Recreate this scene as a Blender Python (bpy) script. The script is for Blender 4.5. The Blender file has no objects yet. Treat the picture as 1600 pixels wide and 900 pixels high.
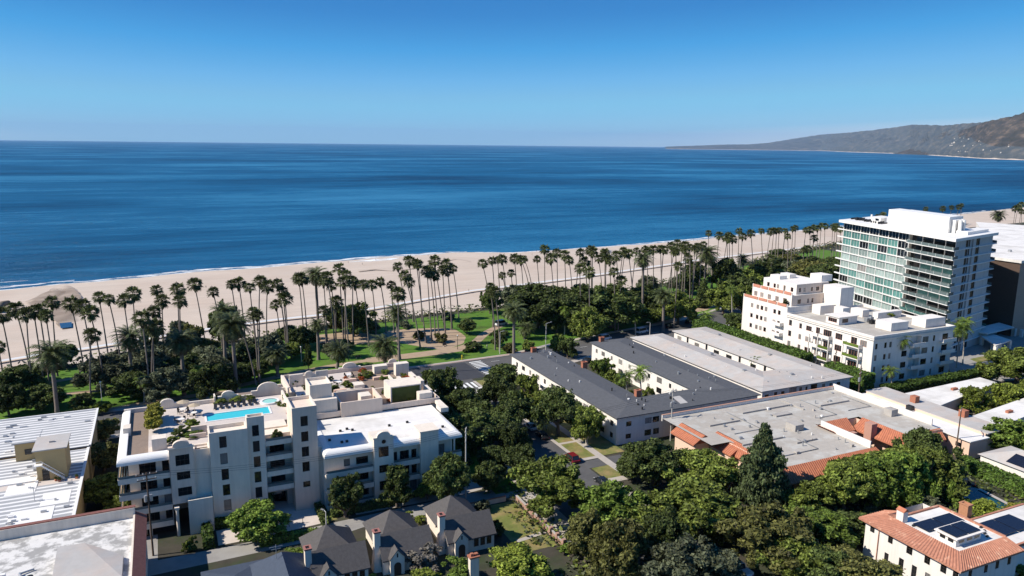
import bpy, math, random
from mathutils import Vector, noise as mnoise
R = random.Random(7)
sc = bpy.context.scene
COL = sc.collection
PI = math.pi

# ------------------------------------------------------------------ camera (metres; X runs along the coast, Y towards the sea)
FPX = 1180.0; CAMH = 70.0; PITCH = math.atan(224 / FPX); ROLL = math.radians(0.62); YAW = math.radians(25)
def ray(px, py):
    x, y = px - 800, 450 - py
    c, s = math.cos(ROLL), math.sin(ROLL)
    x, y = x * c - y * s, x * s + y * c
    dx, dy, dz = x, FPX * math.cos(PITCH) + y * math.sin(PITCH), -FPX * math.sin(PITCH) + y * math.cos(PITCH)
    c, s = math.cos(YAW), math.sin(YAW)
    return Vector((dx * c + dy * s, -dx * s + dy * c, dz))
def at(px, py, z=0.0):
    d = ray(px, py); t = (z - CAMH) / d.z
    return Vector((d.x * t, d.y * t, z))
def fwd(p):                       # ground distance along the view axis
    return p.x * math.sin(YAW) + p.y * math.cos(YAW)
def top_at(px, py, base):         # point seen at (px, py) that is as far away as the base point
    d = ray(px, py); t = fwd(base) / (d.x * math.sin(YAW) + d.y * math.cos(YAW))
    return Vector((d.x * t, d.y * t, CAMH + d.z * t))

cam = bpy.data.cameras.new('camera'); cam_o = bpy.data.objects.new('camera', cam); COL.objects.link(cam_o)
cam.sensor_width = 36; cam.lens = 36 * FPX / 1600; cam.clip_start = 1; cam.clip_end = 200000
cam_o.location = (0, 0, CAMH); cam_o.rotation_mode = 'ZYX'
from mathutils import Matrix
cam_o.rotation_mode = 'QUATERNION'
cam_o.rotation_quaternion = (Matrix.Rotation(-YAW, 4, 'Z') @ Matrix.Rotation(PI / 2 - PITCH, 4, 'X') @ Matrix.Rotation(ROLL, 4, 'Z')).to_quaternion()
sc.camera = cam_o
sc.view_settings.view_transform = 'Standard'; sc.view_settings.look = 'None'
sc.view_settings.exposure = EXPOSURE = 0.4; sc.view_settings.gamma = 1
sc.cycles.max_bounces = 6; sc.cycles.diffuse_bounces = 3; sc.cycles.glossy_bounces = 3; sc.cycles.transparent_max_bounces = 8
sc.cycles.transmission_bounces = 3; sc.cycles.volume_bounces = 0
sc.cycles.caustics_reflective = False; sc.cycles.caustics_refractive = False
sc.cycles.sample_clamp_indirect = 4
sc.cycles.use_denoising = True

# ------------------------------------------------------------------ light
SUN_AZ = math.radians(171); SUN_EL = math.radians(42)
to_sun = Vector((math.cos(SUN_AZ) * math.cos(SUN_EL), math.sin(SUN_AZ) * math.cos(SUN_EL), math.sin(SUN_EL)))
sun = bpy.data.lights.new('sun', 'SUN'); sun.energy = 5.0; sun.angle = math.radians(0.5); sun.color = (1, .93, .82)
sun_o = bpy.data.objects.new('sun', sun); COL.objects.link(sun_o)
sun_o.rotation_mode = 'QUATERNION'; sun_o.rotation_quaternion = to_sun.to_track_quat('Z', 'Y')
world = bpy.data.worlds.new('World'); sc.world = world; world.use_nodes = True
wn = world.node_tree; wn.nodes.clear()
sky = wn.nodes.new('ShaderNodeTexSky'); sky.sky_type = 'NISHITA'; sky.sun_disc = False
sky.sun_elevation = SUN_EL; sky.sun_rotation = math.atan2(to_sun.x, to_sun.y)
sky.altitude = 70; sky.air_density = 1.0; sky.dust_density = 0.1; sky.ozone_density = 3.0
hs = wn.nodes.new('ShaderNodeHueSaturation'); hs.inputs['Saturation'].default_value = 1.12
bg = wn.nodes.new('ShaderNodeBackground'); bg.inputs[1].default_value = 0.104
wo = wn.nodes.new('ShaderNodeOutputWorld')
wn.links.new(sky.outputs[0], hs.inputs['Color']); 
# the clear-air grade of the sky: the sky model's own brightness picks the colour, deep blue above, pale at the horizon, warm white round the sun
sep = wn.nodes.new('ShaderNodeSeparateColor'); wn.links.new(hs.outputs[0], sep.inputs[0])
tv = wn.nodes.new('ShaderNodeMath'); tv.operation = 'DIVIDE'; tv.inputs[1].default_value = 5.1 * 4; wn.links.new(sep.outputs[0], tv.inputs[0])
rp = wn.nodes.new('ShaderNodeValToRGB'); rp.color_ramp.interpolation = 'LINEAR'
STOPS = ((.15, (.010, .09, .30)), (.42, (.025, .178, .46)), (.55, (.044, .268, .575)), (.75, (.115, .36, .63)), (.90, (.155, .405, .62)), (1.0, (.165, .44, .64)), (1.14, (.185, .455, .645)), (1.36, (.25, .49, .64)), (1.9, (1.15, .96, .74)), (3.6, (3.0, 2.45, 1.8)))
while len(rp.color_ramp.elements) < len(STOPS): rp.color_ramp.elements.new(.5)
for e_, (t_, c_) in zip(rp.color_ramp.elements, STOPS): e_.position = t_ / 4; e_.color = (*c_, 1)
wn.links.new(tv.outputs[0], rp.inputs[0]); gn = wn.nodes.new('ShaderNodeVectorMath'); gn.operation = 'SCALE'; gn.inputs['Scale'].default_value = 10.0; wn.links.new(rp.outputs[0], gn.inputs[0])
wn.links.new(gn.outputs[0], bg.inputs[0])
wn.links.new(bg.outputs[0], wo.inputs[0])

# ------------------------------------------------------------------ materials
MATS = {}
def mat(name, col, rough=0.8, var=0.12, scale=0.6, bump=0.0, spec=0.3, metal=0.0, island=0.0, objvar=0.0, trans=0.0, col2=None, c2amt=(0.45, 0.65), detail=5, bscale=None, seam=None, streak=0, drip=0):
    """procedural material: base colour broken up by noise, optional second colour in patches, per-leaf and per-object variation"""
    m = bpy.data.materials.new(name); m.use_nodes = True; t = m.node_tree; N = t.nodes; L = t.links
    b = N['Principled BSDF']; b.inputs['Roughness'].default_value = rough; b.inputs['Specular IOR Level'].default_value = spec; b.inputs['Metallic'].default_value = metal
    tc = N.new('ShaderNodeNewGeometry')
    def nz(sc_, d=detail):
        n = N.new('ShaderNodeTexNoise'); n.inputs['Scale'].default_value = sc_; n.inputs['Detail'].default_value = d; n.inputs['Roughness'].default_value = .62
        L.new(tc.outputs['Position'], n.inputs['Vector']); return n
    rgb = N.new('ShaderNodeRGB'); rgb.outputs[0].default_value = (*col, 1); out = rgb.outputs[0]
    if col2:
        n2 = nz(scale * .45); mr = N.new('ShaderNodeMapRange'); mr.inputs[1].default_value, mr.inputs[2].default_value = c2amt
        L.new(n2.outputs[0], mr.inputs[0]); mx = N.new('ShaderNodeMix'); mx.data_type = 'RGBA'
        L.new(mr.outputs[0], mx.inputs[0]); L.new(out, mx.inputs[6]); mx.inputs[7].default_value = (*col2, 1); out = mx.outputs[2]
    facs = []
    if var:
        n1 = nz(scale); mr = N.new('ShaderNodeMapRange'); mr.inputs[1].default_value = .25; mr.inputs[2].default_value = .75
        mr.inputs[3].default_value = 1 - var; mr.inputs[4].default_value = 1 + var; L.new(n1.outputs[0], mr.inputs[0]); facs.append(mr.outputs[0])
    if island:
        mr = N.new('ShaderNodeMapRange'); mr.inputs[3].default_value = 1 - island; mr.inputs[4].default_value = 1 + island
        L.new(tc.outputs['Random Per Island'], mr.inputs[0]); facs.append(mr.outputs[0])
    if objvar:
        oi = N.new('ShaderNodeObjectInfo'); mr = N.new('ShaderNodeMapRange'); mr.inputs[3].default_value = 1 - objvar; mr.inputs[4].default_value = 1 + objvar
        L.new(oi.outputs['Random'], mr.inputs[0]); facs.append(mr.outputs[0])
    if seam:
        bk = N.new('ShaderNodeTexBrick'); bk.inputs['Scale'].default_value = 1; bk.inputs['Brick Width'].default_value = seam[0]; bk.inputs['Row Height'].default_value = seam[1]; bk.inputs['Mortar Size'].default_value = .06; bk.inputs['Mortar Smooth'].default_value = .4
        bk.inputs['Color1'].default_value = (1, 1, 1, 1); bk.inputs['Color2'].default_value = (.93, .93, .93, 1); bk.inputs['Mortar'].default_value = (seam[2],) * 3 + (1,); L.new(tc.outputs['Position'], bk.inputs['Vector']); facs.append(bk.outputs['Color'])
    if drip:
        mp = N.new('ShaderNodeMapping'); mp.inputs['Scale'].default_value = (1.6, 1.6, .09); L.new(tc.outputs['Position'], mp.inputs[0]); n4 = N.new('ShaderNodeTexNoise'); n4.inputs['Scale'].default_value = 1; n4.inputs['Detail'].default_value = 6; n4.inputs['Roughness'].default_value = .7; L.new(mp.outputs[0], n4.inputs['Vector'])
        mr = N.new('ShaderNodeMapRange'); mr.inputs[1].default_value = .42; mr.inputs[2].default_value = .68; mr.inputs[3].default_value = 1.0; mr.inputs[4].default_value = 1 - drip; L.new(n4.outputs[0], mr.inputs[0]); facs.append(mr.outputs[0])
    if streak:
        mp = N.new('ShaderNodeMapping'); mp.inputs['Scale'].default_value = (.012, .22, 1); mp.inputs['Rotation'].default_value = (0, 0, -.22); L.new(tc.outputs['Position'], mp.inputs[0]); n3 = N.new('ShaderNodeTexNoise'); n3.inputs['Scale'].default_value = 1; n3.inputs['Detail'].default_value = 8; n3.inputs['Roughness'].default_value = .7; L.new(mp.outputs[0], n3.inputs['Vector'])
        mr = N.new('ShaderNodeMapRange'); mr.inputs[1].default_value = .3; mr.inputs[2].default_value = .7; mr.inputs[3].default_value = 1 - streak; mr.inputs[4].default_value = 1 + streak; L.new(n3.outputs[0], mr.inputs[0]); facs.append(mr.outputs[0])
    f = None
    for x in facs:
        if f is None: f = x
        else:
            mm = N.new('ShaderNodeMath'); mm.operation = 'MULTIPLY'; L.new(f, mm.inputs[0]); L.new(x, mm.inputs[1]); f = mm.outputs[0]
    if f is not None:
        vm = N.new('ShaderNodeVectorMath'); vm.operation = 'SCALE'; L.new(out, vm.inputs[0]); L.new(f, vm.inputs['Scale']); out = vm.outputs[0]
    L.new(out, b.inputs['Base Color'])
    if bump:
        nb = nz(bscale or scale * 3); bp = N.new('ShaderNodeBump'); bp.inputs['Strength'].default_value = bump; bp.inputs['Distance'].default_value = .2
        L.new(nb.outputs[0], bp.inputs['Height']); L.new(bp.outputs[0], b.inputs['Normal'])
    if trans:
        td = N.new('ShaderNodeBsdfTranslucent'); ms = N.new('ShaderNodeMixShader'); ms.inputs[0].default_value = trans
        L.new(out, td.inputs['Color']); L.new(b.outputs[0], ms.inputs[1]); L.new(td.outputs[0], ms.inputs[2]); L.new(ms.outputs[0], N['Material Output'].inputs[0])
    MATS[name] = m
    return m
W_STUCCO = mat('white_stucco', (.74, .65, .55), .85, .06, .35, .05, col2=(.62, .56, .49), c2amt=(.55, .8), drip=.11)
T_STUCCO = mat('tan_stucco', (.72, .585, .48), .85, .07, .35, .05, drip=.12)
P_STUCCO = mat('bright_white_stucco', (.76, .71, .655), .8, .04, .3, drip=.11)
SHADE_TONED_WALL = mat('shade_toned_white_wall', (.50, .495, .49), .8, .06, .4, drip=.15)  # glass tower's white wall, darkened in colour for its shaded front
PEACH = mat('peach_stucco', (.72, .50, .38), .85, .06, .4)
OCHRE = mat('ochre_stucco', (.46, .34, .17), .85, .06, .4)
W_PAINT = mat('white_paint', (.76, .74, .71), .5, .03, .5)
W_ROOF = mat('white_membrane_roof', (.74, .71, .67), .8, .08, .25, col2=(.56, .53, .49), c2amt=(.5, .7), seam=(14, 2.2, .88))
GREY_ROOF = mat('charcoal_shingle_roof', (.092, .095, .104), .9, .16, 1.3, .2, bscale=6)
PALE_ROOF = mat('pale_gravel_roof', (.44, .42, .40), .95, .08, .5, .1, col2=(.47, .405, .36), c2amt=(.42, .68), seam=(22, 3.2, .92))
BEIGE_ROOF = mat('beige_gravel_roof', (.41, .375, .33), .95, .09, .5, .1, col2=(.47, .45, .41), c2amt=(.5, .58), seam=(16, 3, .86))
STAIN_ROOF = mat('stained_white_roof', (.66, .64, .61), .9, .06, .8, col2=(.33, .32, .305), c2amt=(.46, .56), seam=(18, 4, .9))
COT_ROOF = mat('brown_grey_shingle', (.084, .078, .077), .9, .2, 2.2, .25, bscale=7)
TERRA = mat('terracotta_tile', (.41, .15, .085), .8, .16, 1.5, .0, col2=(.52, .2, .10), c2amt=(.5, .7))
OLD_TERRA = mat('weathered_terracotta_tile', (.41, .185, .12), .85, .2, 1.8, .0, col2=(.60, .36, .25), c2amt=(.58, .7))
BRICK = mat('red_brick', (.36, .14, .085), .9, .18, 3)
SHADOW_BRICK = mat('shadow_darkened_brick', (.09, .06, .045), .9, .14, 2)  # brick coloured dark for the glass tower's shadow on it
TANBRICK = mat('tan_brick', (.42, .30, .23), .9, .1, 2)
GLASS = mat('dark_window_glass', (.012, .014, .016), .06, .3, .6, spec=.5, objvar=.6)
DEEP_GLASS = mat('deep_balcony_glass', (.008, .009, .011), .06, .3, .6, spec=.5)
CURTAIN_GLASS = mat('curtained_window_glass', (.20, .19, .18), .12, .25, 1.2, spec=.5, objvar=.5)
TEAL = mat('teal_tinted_glass', (.095, .22, .20), .10, .3, .35, spec=.6, objvar=.28)
TEAL_CURT = mat('teal_glass_before_curtains', (.27, .34, .32), .12, .2, .8, spec=.5, objvar=.3)
RAILGLASS = mat('greenish_rail_glass', (.12, .155, .155), .12, .1, .5, spec=.5)
D_FRAME = mat('dark_bronze_frame', (.045, .035, .03), .5, .1)
W_FRAME = mat('white_window_frame', (.72, .72, .70), .5, .04)
R_FRAME = mat('rose_painted_frame', (.48, .22, .17), .6, .08)
METAL = mat('galvanised_metal', (.42, .43, .44), .45, .1, metal=.6)
DARKMETAL = mat('dark_metal', (.03, .03, .032), .5, .1, metal=.3)
CONC = mat('concrete', (.40, .37, .34), .9, .1, .5, .05, col2=(.33, .305, .28))
PAVE = mat('pale_paving', (.56, .49, .44), .85, .08, .5, .0)
DECK = mat('weathered_wood_deck', (.24, .18, .14), .8, .12, 1.5)
WOOD = mat('pole_wood', (.11, .075, .055), .9, .2, 1.5)
PALEWOOD = mat('bleached_pole_wood', (.42, .40, .37), .9, .15, .8)
ASPH = mat('asphalt', (.088, .086, .087), .9, .12, .35, .05, col2=(.105, .102, .10), bscale=8)
DARKASPH = mat('dark_new_asphalt', (.045, .047, .055), .9, .12, .4)
OLDCONC = mat('old_concrete_road', (.30, .285, .265), .9, .12, .3, .05, col2=(.24, .225, .21))
PAINT = mat('road_paint', (.72, .72, .70), .7, .12, 1.5)
WALK = mat('pavement_concrete', (.40, .36, .32), .9, .1, .6)
LAWN = mat('lawn_grass', (.075, .165, .014), .9, .22, .25, .3, col2=(.10, .15, .022), c2amt=(.45, .7), bscale=3)
DRYLAWN = mat('patchy_lawn', (.14, .16, .04), .9, .22, .5, .3, col2=(.25, .19, .08), c2amt=(.42, .62), bscale=3)
SOIL = mat('planting_soil', (.052, .046, .034), .95, .3, .3, .2, col2=(.035, .05, .02))
PATH = mat('decomposed_granite_path', (.36, .265, .18), .95, .12, .4, .0)
SAND = mat('beach_sand', (.52, .435, .36), .95, .06, .03, .12, col2=(.485, .39, .315), c2amt=(.42, .62), bscale=.35, detail=8, streak=.07)
WETSAND = mat('dark_drain_sand', (.32, .25, .195), .9, .25, .12, .1, col2=(.43, .345, .275), c2amt=(.42, .58))
CLIFF = mat('bluff_sandstone', (.20, .16, .12), .95, .25, .12, .3, col2=(.06, .065, .035))
POOLW = mat('pool_water', (.06, .52, .58), .06, .06, 1.2, spec=.5)
SKIN = mat('skin', (.45, .28, .2), .6, 0)
def leaf(name, c, isl=.6, ov=.28, tr=.34, rough=.6): return mat(name, c, rough, .28, .55, island=isl * 1.25, objvar=ov, trans=tr, spec=.25, detail=2)
LEAF_DARK = leaf('dark_evergreen_leaves', (0.083, 0.110, 0.029))
LEAF_MID = leaf('mid_green_leaves', (0.165, 0.205, 0.039))
LEAF_BRIGHT = leaf('fresh_green_leaves', (0.140, 0.201, 0.034))
LEAF_LIME = leaf('lime_green_leaves', (.19, .23, .035))
LEAF_YELLOW = leaf('yellow_green_leaves', (.26, .245, .04))
LEAF_GREY = leaf('grey_green_leaves', (0.128, 0.144, 0.081))
LEAF_OLIVE = leaf('olive_brown_leaves', (0.152, 0.152, 0.044))
LEAF_FIR = leaf('blue_green_needles', (.085, .112, .046))
LEAF_BARE = leaf('bare_silvery_twigs', (.20, .18, .15), .35)
HEDGE = leaf('clipped_hedge_leaves', (.075, .125, .022))
FROND = leaf('palm_fronds', (.080, .095, .030), .5, .25, .15, .5)
FROND_DRY = leaf('dry_palm_skirt', (.125, .095, .055), .4, .15, .1)
DATEF = leaf('date_palm_fronds', (.078, .095, .034), .4, .2, .15, .5)
BARK = mat('palm_bark', (.19, .16, .14), .95, .2, 1.2)
TRUNK = mat('tree_bark', (.13, .105, .085), .95, .2, 1.2)
PALETRUNK = mat('pale_tree_bark', (.42, .38, .33), .9, .15, 1)
FLOWER = leaf('red_orange_flowers', (.45, .12, .04))
PINKF = leaf('pink_flowers', (.55, .22, .22))

# ------------------------------------------------------------------ mesh builder
class MB:
    def __init__(s): s.v = []; s.f = []; s.m = []; s.sm = set()
    def add(s, vs, fs, m=0, smooth=False):
        o = len(s.v); s.v += [tuple(v) for v in vs]
        for f in fs:
            if smooth: s.sm.add(len(s.f))
            s.f.append(tuple(i + o for i in f)); s.m.append(m)
        return s
    def box(s, x0, y0, z0, x1, y1, z1, m=0):
        return s.add([(x0, y0, z0), (x1, y0, z0), (x1, y1, z0), (x0, y1, z0), (x0, y0, z1), (x1, y0, z1), (x1, y1, z1), (x0, y1, z1)],
                     [(0, 3, 2, 1), (4, 5, 6, 7), (0, 1, 5, 4), (1, 2, 6, 5), (2, 3, 7, 6), (3, 0, 4, 7)], m)
    def quad(s, a, b, c, d, m=0): return s.add([a, b, c, d], [(0, 1, 2, 3)], m)
    def tri(s, a, b, c, m=0): return s.add([a, b, c], [(0, 1, 2)], m)
    def prism(s, pts, z0, z1, m=0):
        n = len(pts)
        return s.add([(p[0], p[1], z0) for p in pts] + [(p[0], p[1], z1) for p in pts],
                     [tuple(range(n - 1, -1, -1)), tuple(range(n, 2 * n))] + [(i, (i + 1) % n, n + (i + 1) % n, n + i) for i in range(n)], m)
    def vprism(s, pts, y0, y1, m=0):      # outline in x-z, extruded along y
        n = len(pts)
        return s.add([(p[0], y0, p[1]) for p in pts] + [(p[0], y1, p[1]) for p in pts],
                     [tuple(range(n)), tuple(range(2 * n - 1, n - 1, -1))] + [((i + 1) % n, i, n + i, n + (i + 1) % n) for i in range(n)], m)
    def poly(s, pts, z, m=0): return s.add([(p[0], p[1], z) for p in pts], [tuple(range(len(pts)))], m)
    def path(s, pts, radii, n=6, m=0, cap=True, smooth=True):
        rings = []
        for i, p in enumerate(pts):
            p = Vector(p); a = Vector(pts[max(0, i - 1)]); b = Vector(pts[min(len(pts) - 1, i + 1)])
            d = (b - a).normalized(); x = d.orthogonal().normalized() if abs(d.z) < .95 else Vector((1, 0, 0)); y = d.cross(x).normalized(); x = y.cross(d)
            r = radii[i] if isinstance(radii, (list, tuple)) else radii
            rings.append([p + (x * math.cos(2 * PI * k / n) + y * math.sin(2 * PI * k / n)) * r for k in range(n)])
        vs = [v for r in rings for v in r]; fs = []
        for i in range(len(rings) - 1):
            for k in range(n): fs.append((i * n + k, i * n + (k + 1) % n, (i + 1) * n + (k + 1) % n, (i + 1) * n + k))
        s.add(vs, fs, m, smooth)
        if cap:
            s.add(rings[-1], [tuple(range(n))], m); s.add(rings[0], [tuple(range(n - 1, -1, -1))], m)
        return s
    def cyl(s, x, y, z0, z1, r, n=12, m=0, r2=None):
        return s.path([(x, y, z0), (x, y, z1)], [r, r if r2 is None else r2], n, m, True, False)
    def gable(s, x0, y0, x1, y1, z0, z1, over=0, axis='x', m=0):     # solid gable roof
        x0 -= over; x1 += over; y0 -= over; y1 += over
        if axis == 'x':
            ym = (y0 + y1) / 2
            s.add([(x0, y0, z0), (x1, y0, z0), (x1, y1, z0), (x0, y1, z0), (x0, ym, z1), (x1, ym, z1)], [(0, 3, 2, 1), (0, 1, 5, 4), (2, 3, 4, 5), (1, 2, 5), (3, 0, 4)], m)
        else:
            xm = (x0 + x1) / 2
            s.add([(x0, y0, z0), (x1, y0, z0), (x1, y1, z0), (x0, y1, z0), (xm, y0, z1), (xm, y1, z1)], [(0, 3, 2, 1), (0, 4, 5, 3), (1, 2, 5, 4), (0, 1, 4), (2, 3, 5)], m)
        return s
    def hip(s, x0, y0, x1, y1, z0, z1, m=0):
        w, d = x1 - x0, y1 - y0
        if w >= d: a, b = (x0 + d / 2, (y0 + y1) / 2), (x1 - d / 2, (y0 + y1) / 2)
        else: a, b = ((x0 + x1) / 2, y0 + w / 2), ((x0 + x1) / 2, y1 - w / 2)
        vs = [(x0, y0, z0), (x1, y0, z0), (x1, y1, z0), (x0, y1, z0), (*a, z1), (*b, z1)]
        fs = [(0, 1, 5, 4), (1, 2, 5), (2, 3, 4, 5), (3, 0, 4), (0, 3, 2, 1)] if w >= d else [(0, 1, 4), (1, 2, 5, 4), (2, 3, 5), (3, 0, 4, 5), (0, 3, 2, 1)]
        return s.add(vs, fs, m)
    def facade(s, side, c, a0, a1, z0, z1, ops=(), m=0, rm=None):
        """wall sheet in the plane c with real openings; ops = (a0, a1, z0, z1, depth, closed_back)"""
        sg = {'F': 1, 'B': -1, 'L': 1, 'R': -1}[side]
        P = (lambda a, d, z: (a, c + sg * d, z)) if side in 'FB' else (lambda a, d, z: (c + sg * d, a, z))
        As = sorted({a0, a1, *[o[0] for o in ops], *[o[1] for o in ops]}); Zs = sorted({z0, z1, *[o[2] for o in ops], *[o[3] for o in ops]})
        As = [a for a in As if a0 - 1e-6 <= a <= a1 + 1e-6]; Zs = [z for z in Zs if z0 - 1e-6 <= z <= z1 + 1e-6]
        rm = m if rm is None else rm
        for i in range(len(As) - 1):
            for j in range(len(Zs) - 1):
                am, zm = (As[i] + As[i + 1]) / 2, (Zs[j] + Zs[j + 1]) / 2
                if any(o[0] < am < o[1] and o[2] < zm < o[3] for o in ops): continue
                s.quad(P(As[i], 0, Zs[j]), P(As[i + 1], 0, Zs[j]), P(As[i + 1], 0, Zs[j + 1]), P(As[i], 0, Zs[j + 1]), m)
        for o in ops:
            b0, b1, y0, y1, d = o[:5]
            s.quad(P(b0, 0, y0), P(b0, d, y0), P(b0, d, y1), P(b0, 0, y1), rm); s.quad(P(b1, 0, y0), P(b1, 0, y1), P(b1, d, y1), P(b1, d, y0), rm)
            s.quad(P(b0, 0, y0), P(b1, 0, y0), P(b1, d, y0), P(b0, d, y0), rm); s.quad(P(b0, 0, y1), P(b0, d, y1), P(b1, d, y1), P(b1, 0, y1), rm)
            if len(o) < 6 or o[5]: s.quad(P(b0, d, y0), P(b1, d, y0), P(b1, d, y1), P(b0, d, y1), rm)
        return s
    def mesh(s, name, mats):
        me = bpy.data.meshes.new(name); me.from_pydata(s.v, [], s.f)
        for x in (mats if isinstance(mats, (list, tuple)) else [mats]): me.materials.append(x)
        me.polygons.foreach_set('material_index', s.m)
        if s.sm: me.polygons.foreach_set('use_smooth', [i in s.sm for i in range(len(s.f))])
        me.update(); return me
    def build(s, name, mats, parent=None, label=None, loc=(0, 0, 0), xf=None):
        if xf: s.v = [tuple(xf(*v)) for v in s.v]
        o = bpy.data.objects.new(name, s.mesh(name, mats)); COL.objects.link(o); o.location = loc
        if parent: o.parent = parent
        if label: o['label'] = label
        return o
def tag(o, label, cat, group=None):
    o['label'] = label; o['category'] = cat
    if group: o['group'] = group
    return o
def thing(name, label, cat, loc=(0, 0, 0), rz=0, group=None):
    o = bpy.data.objects.new(name, None); COL.objects.link(o); o.location = loc; o.rotation_euler = (0, 0, rz); o.empty_display_size = .5
    return tag(o, label, cat, group)
def struct(name, mb, m, kind='structure'):
    o = mb.build(name, m); o['kind'] = kind; return o
def inst(name, me, parent, loc=(0, 0, 0), rot=(0, 0, 0), scale=(1, 1, 1), label=None):
    o = bpy.data.objects.new(name, me); COL.objects.link(o); o.parent = parent; o.location = loc; o.rotation_euler = rot; o.scale = scale
    if label: o['label'] = label
    return o
def copy_thing(root, loc, rz=None, label=None, group=None, scale=None):
    r = root.copy(); COL.objects.link(r); r.location = loc
    if rz is not None: r.rotation_euler = (0, 0, rz)
    if scale: r.scale = scale
    if label: r['label'] = label
    if group: r['group'] = group
    for ch in root.children:
        c = ch.copy(); COL.objects.link(c); c.parent = r
        for g in ch.children:
            d = g.copy(); COL.objects.link(d); d.parent = c
    return r

# ------------------------------------------------------------------ windows: a frame mesh with its pane as sub-part
WCACHE = {}
RZ = {'F': 0, 'B': PI, 'L': -PI / 2, 'R': PI / 2}
def window_meshes(w, h, nx, ny, fm, gm):
    k = (round(w, 2), round(h, 2), nx, ny, fm.name, gm.name)
    if k not in WCACHE:
        b = MB(); t = .07; d = .06
        b.box(-w / 2, -d, 0, -w / 2 + t, 0, h); b.box(w / 2 - t, -d, 0, w / 2, 0, h); b.box(-w / 2 + t, -d, 0, w / 2 - t, 0, t); b.box(-w / 2 + t, -d, h - t, w / 2 - t, 0, h)
        for i in range(1, nx): x = -w / 2 + w * i / nx; b.box(x - .025, -d + .01, t, x + .025, -.002, h - t)
        for j in range(1, ny): z = h * j / ny; b.box(-w / 2 + t, -d + .014, z - .025, w / 2 - t, -.003, z + .025)
        g = MB(); g.box(-w / 2 + t * .5, -.03, t * .5, w / 2 - t * .5, -.016, h - t * .5)
        WCACHE[k] = (b.mesh('window', fm), g.mesh('pane', gm))
    return WCACHE[k]
def add_window(parent, side, a, z, w, h, plane, depth=.12, nx=None, ny=1, fm=None, gm=None, name='window', label=None):
    nx = nx or max(1, round(w / .9)); gm = CURTAIN_GLASS if gm is GLASS and R.random() < .14 else gm; f, g = window_meshes(w, h, nx, ny, fm or D_FRAME, gm or (CURTAIN_GLASS if R.random() < .34 else GLASS))
    sg = {'F': 1, 'B': -1, 'L': 1, 'R': -1}[side]; c = plane + sg * (depth - .01)
    loc = (a, c, z) if side in 'FB' else (c, a, z)
    o = inst(name, f, parent, loc, (0, 0, RZ[side]), label=label); inst('pane', g, o); return o
def wall_windows(mb, parent, side, plane, a0, a1, z0, z1, wins, m=0, depth=.15, extra=(), **kw):
    """facade with a window object in every opening; wins = (centre, sill, width, height)"""
    mb.facade(side, plane, a0, a1, z0, z1, [(a - w / 2, a + w / 2, z, z + h, depth) for a, z, w, h in wins] + list(extra), m)
    for a, z, w, h in wins: add_window(parent, side, a, z, w, h, plane, depth, **kw)
# ================================================================== THE SETTING
EDGE = [(-900, 150), (-300, 248), (-120, 258), (-47, 264), (5, 276), (63, 290), (118, 296), (160, 299), (211, 306), (300, 347), (376, 376), (450, 402), (520, 421), (609, 440), (775, 463), (1000, 480), (1500, 700), (2200, 1150)]
SHORE = [(-3000, -600), (-900, 330), (-400, 515), (-101, 598), (0, 624), (109, 642), (245, 662), (296, 639), (447, 647), (647, 679), (776, 700), (1367, 833), (1900, 960), (2600, 1150), (4200, 1500), (5600, 1600)]
def interp(poly, x):
    for (x0, y0), (x1, y1) in zip(poly, poly[1:]):
        if x0 <= x <= x1: return y0 + (y1 - y0) * (x - x0) / (x1 - x0)
    return poly[-1][1]
# bluff-top ground, one sheet, with the bluff face folded down to the beach
g = MB(); xs = [p[0] for p in EDGE]
g.add([(x, -700, 0) for x in xs] + [(x, y, 0) for x, y in EDGE], [(i, i + 1, len(xs) + i + 1, len(xs) + i) for i in range(len(xs) - 1)])
struct('ground', g, SOIL)
c = MB(); N_ = 160; rows = 7
X0, X1 = -900, 2200
vs = []
for i in range(N_ + 1):
    x = X0 + (X1 - X0) * i / N_; y = interp(EDGE, x)
    for j in range(rows + 1):
        t = j / rows; k = mnoise.noise(Vector((x * .06, j * .9, 3))) * 2.5 * math.sin(PI * t)
        vs.append((x + k * .3, y + 17 * t ** .8 + k, 0 - 28.6 * t))
c.add(vs, [(i * (rows + 1) + j, (i + 1) * (rows + 1) + j, (i + 1) * (rows + 1) + j + 1, i * (rows + 1) + j + 1) for i in range(N_) for j in range(rows)])
struct('bluff_slope', c, CLIFF)
# beach: from the foot of the bluff to below the water line
b = MB(); vs = []; XS = [-900 + 20 * i for i in range(176)] + [2700, 3000, 3500, 4200, 5000, 5600]
tt = [0, .08, .25, .5, .75, .9, 1.0, 1.06, 1.3]
for x in XS:
    y0 = interp(EDGE, min(x, 2200)) + 14; y1 = max(interp(SHORE, x), y0 + 30) + 2.5 * mnoise.noise(Vector((x * .02, 0, 0))) * 2
    if x > 2200: y0 = y1 - 60
    for t in tt:
        z = -28.6 + (-30 + 28.6) * t if t <= 1 else -30 - (t - 1) * 9
        zz = mnoise.noise(Vector((x * .015, t * 4, 5))) * .25 * math.sin(PI * min(t, 1))
        vs.append((x, y0 + (y1 - y0) * t, z + zz))
n = len(tt)
b.add(vs, [(i * n + j, (i + 1) * n + j, (i + 1) * n + j + 1, i * n + j + 1) for i in range(len(XS) - 1) for j in range(n - 1)], 0, True)
struct('beach', b, SAND)

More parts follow.
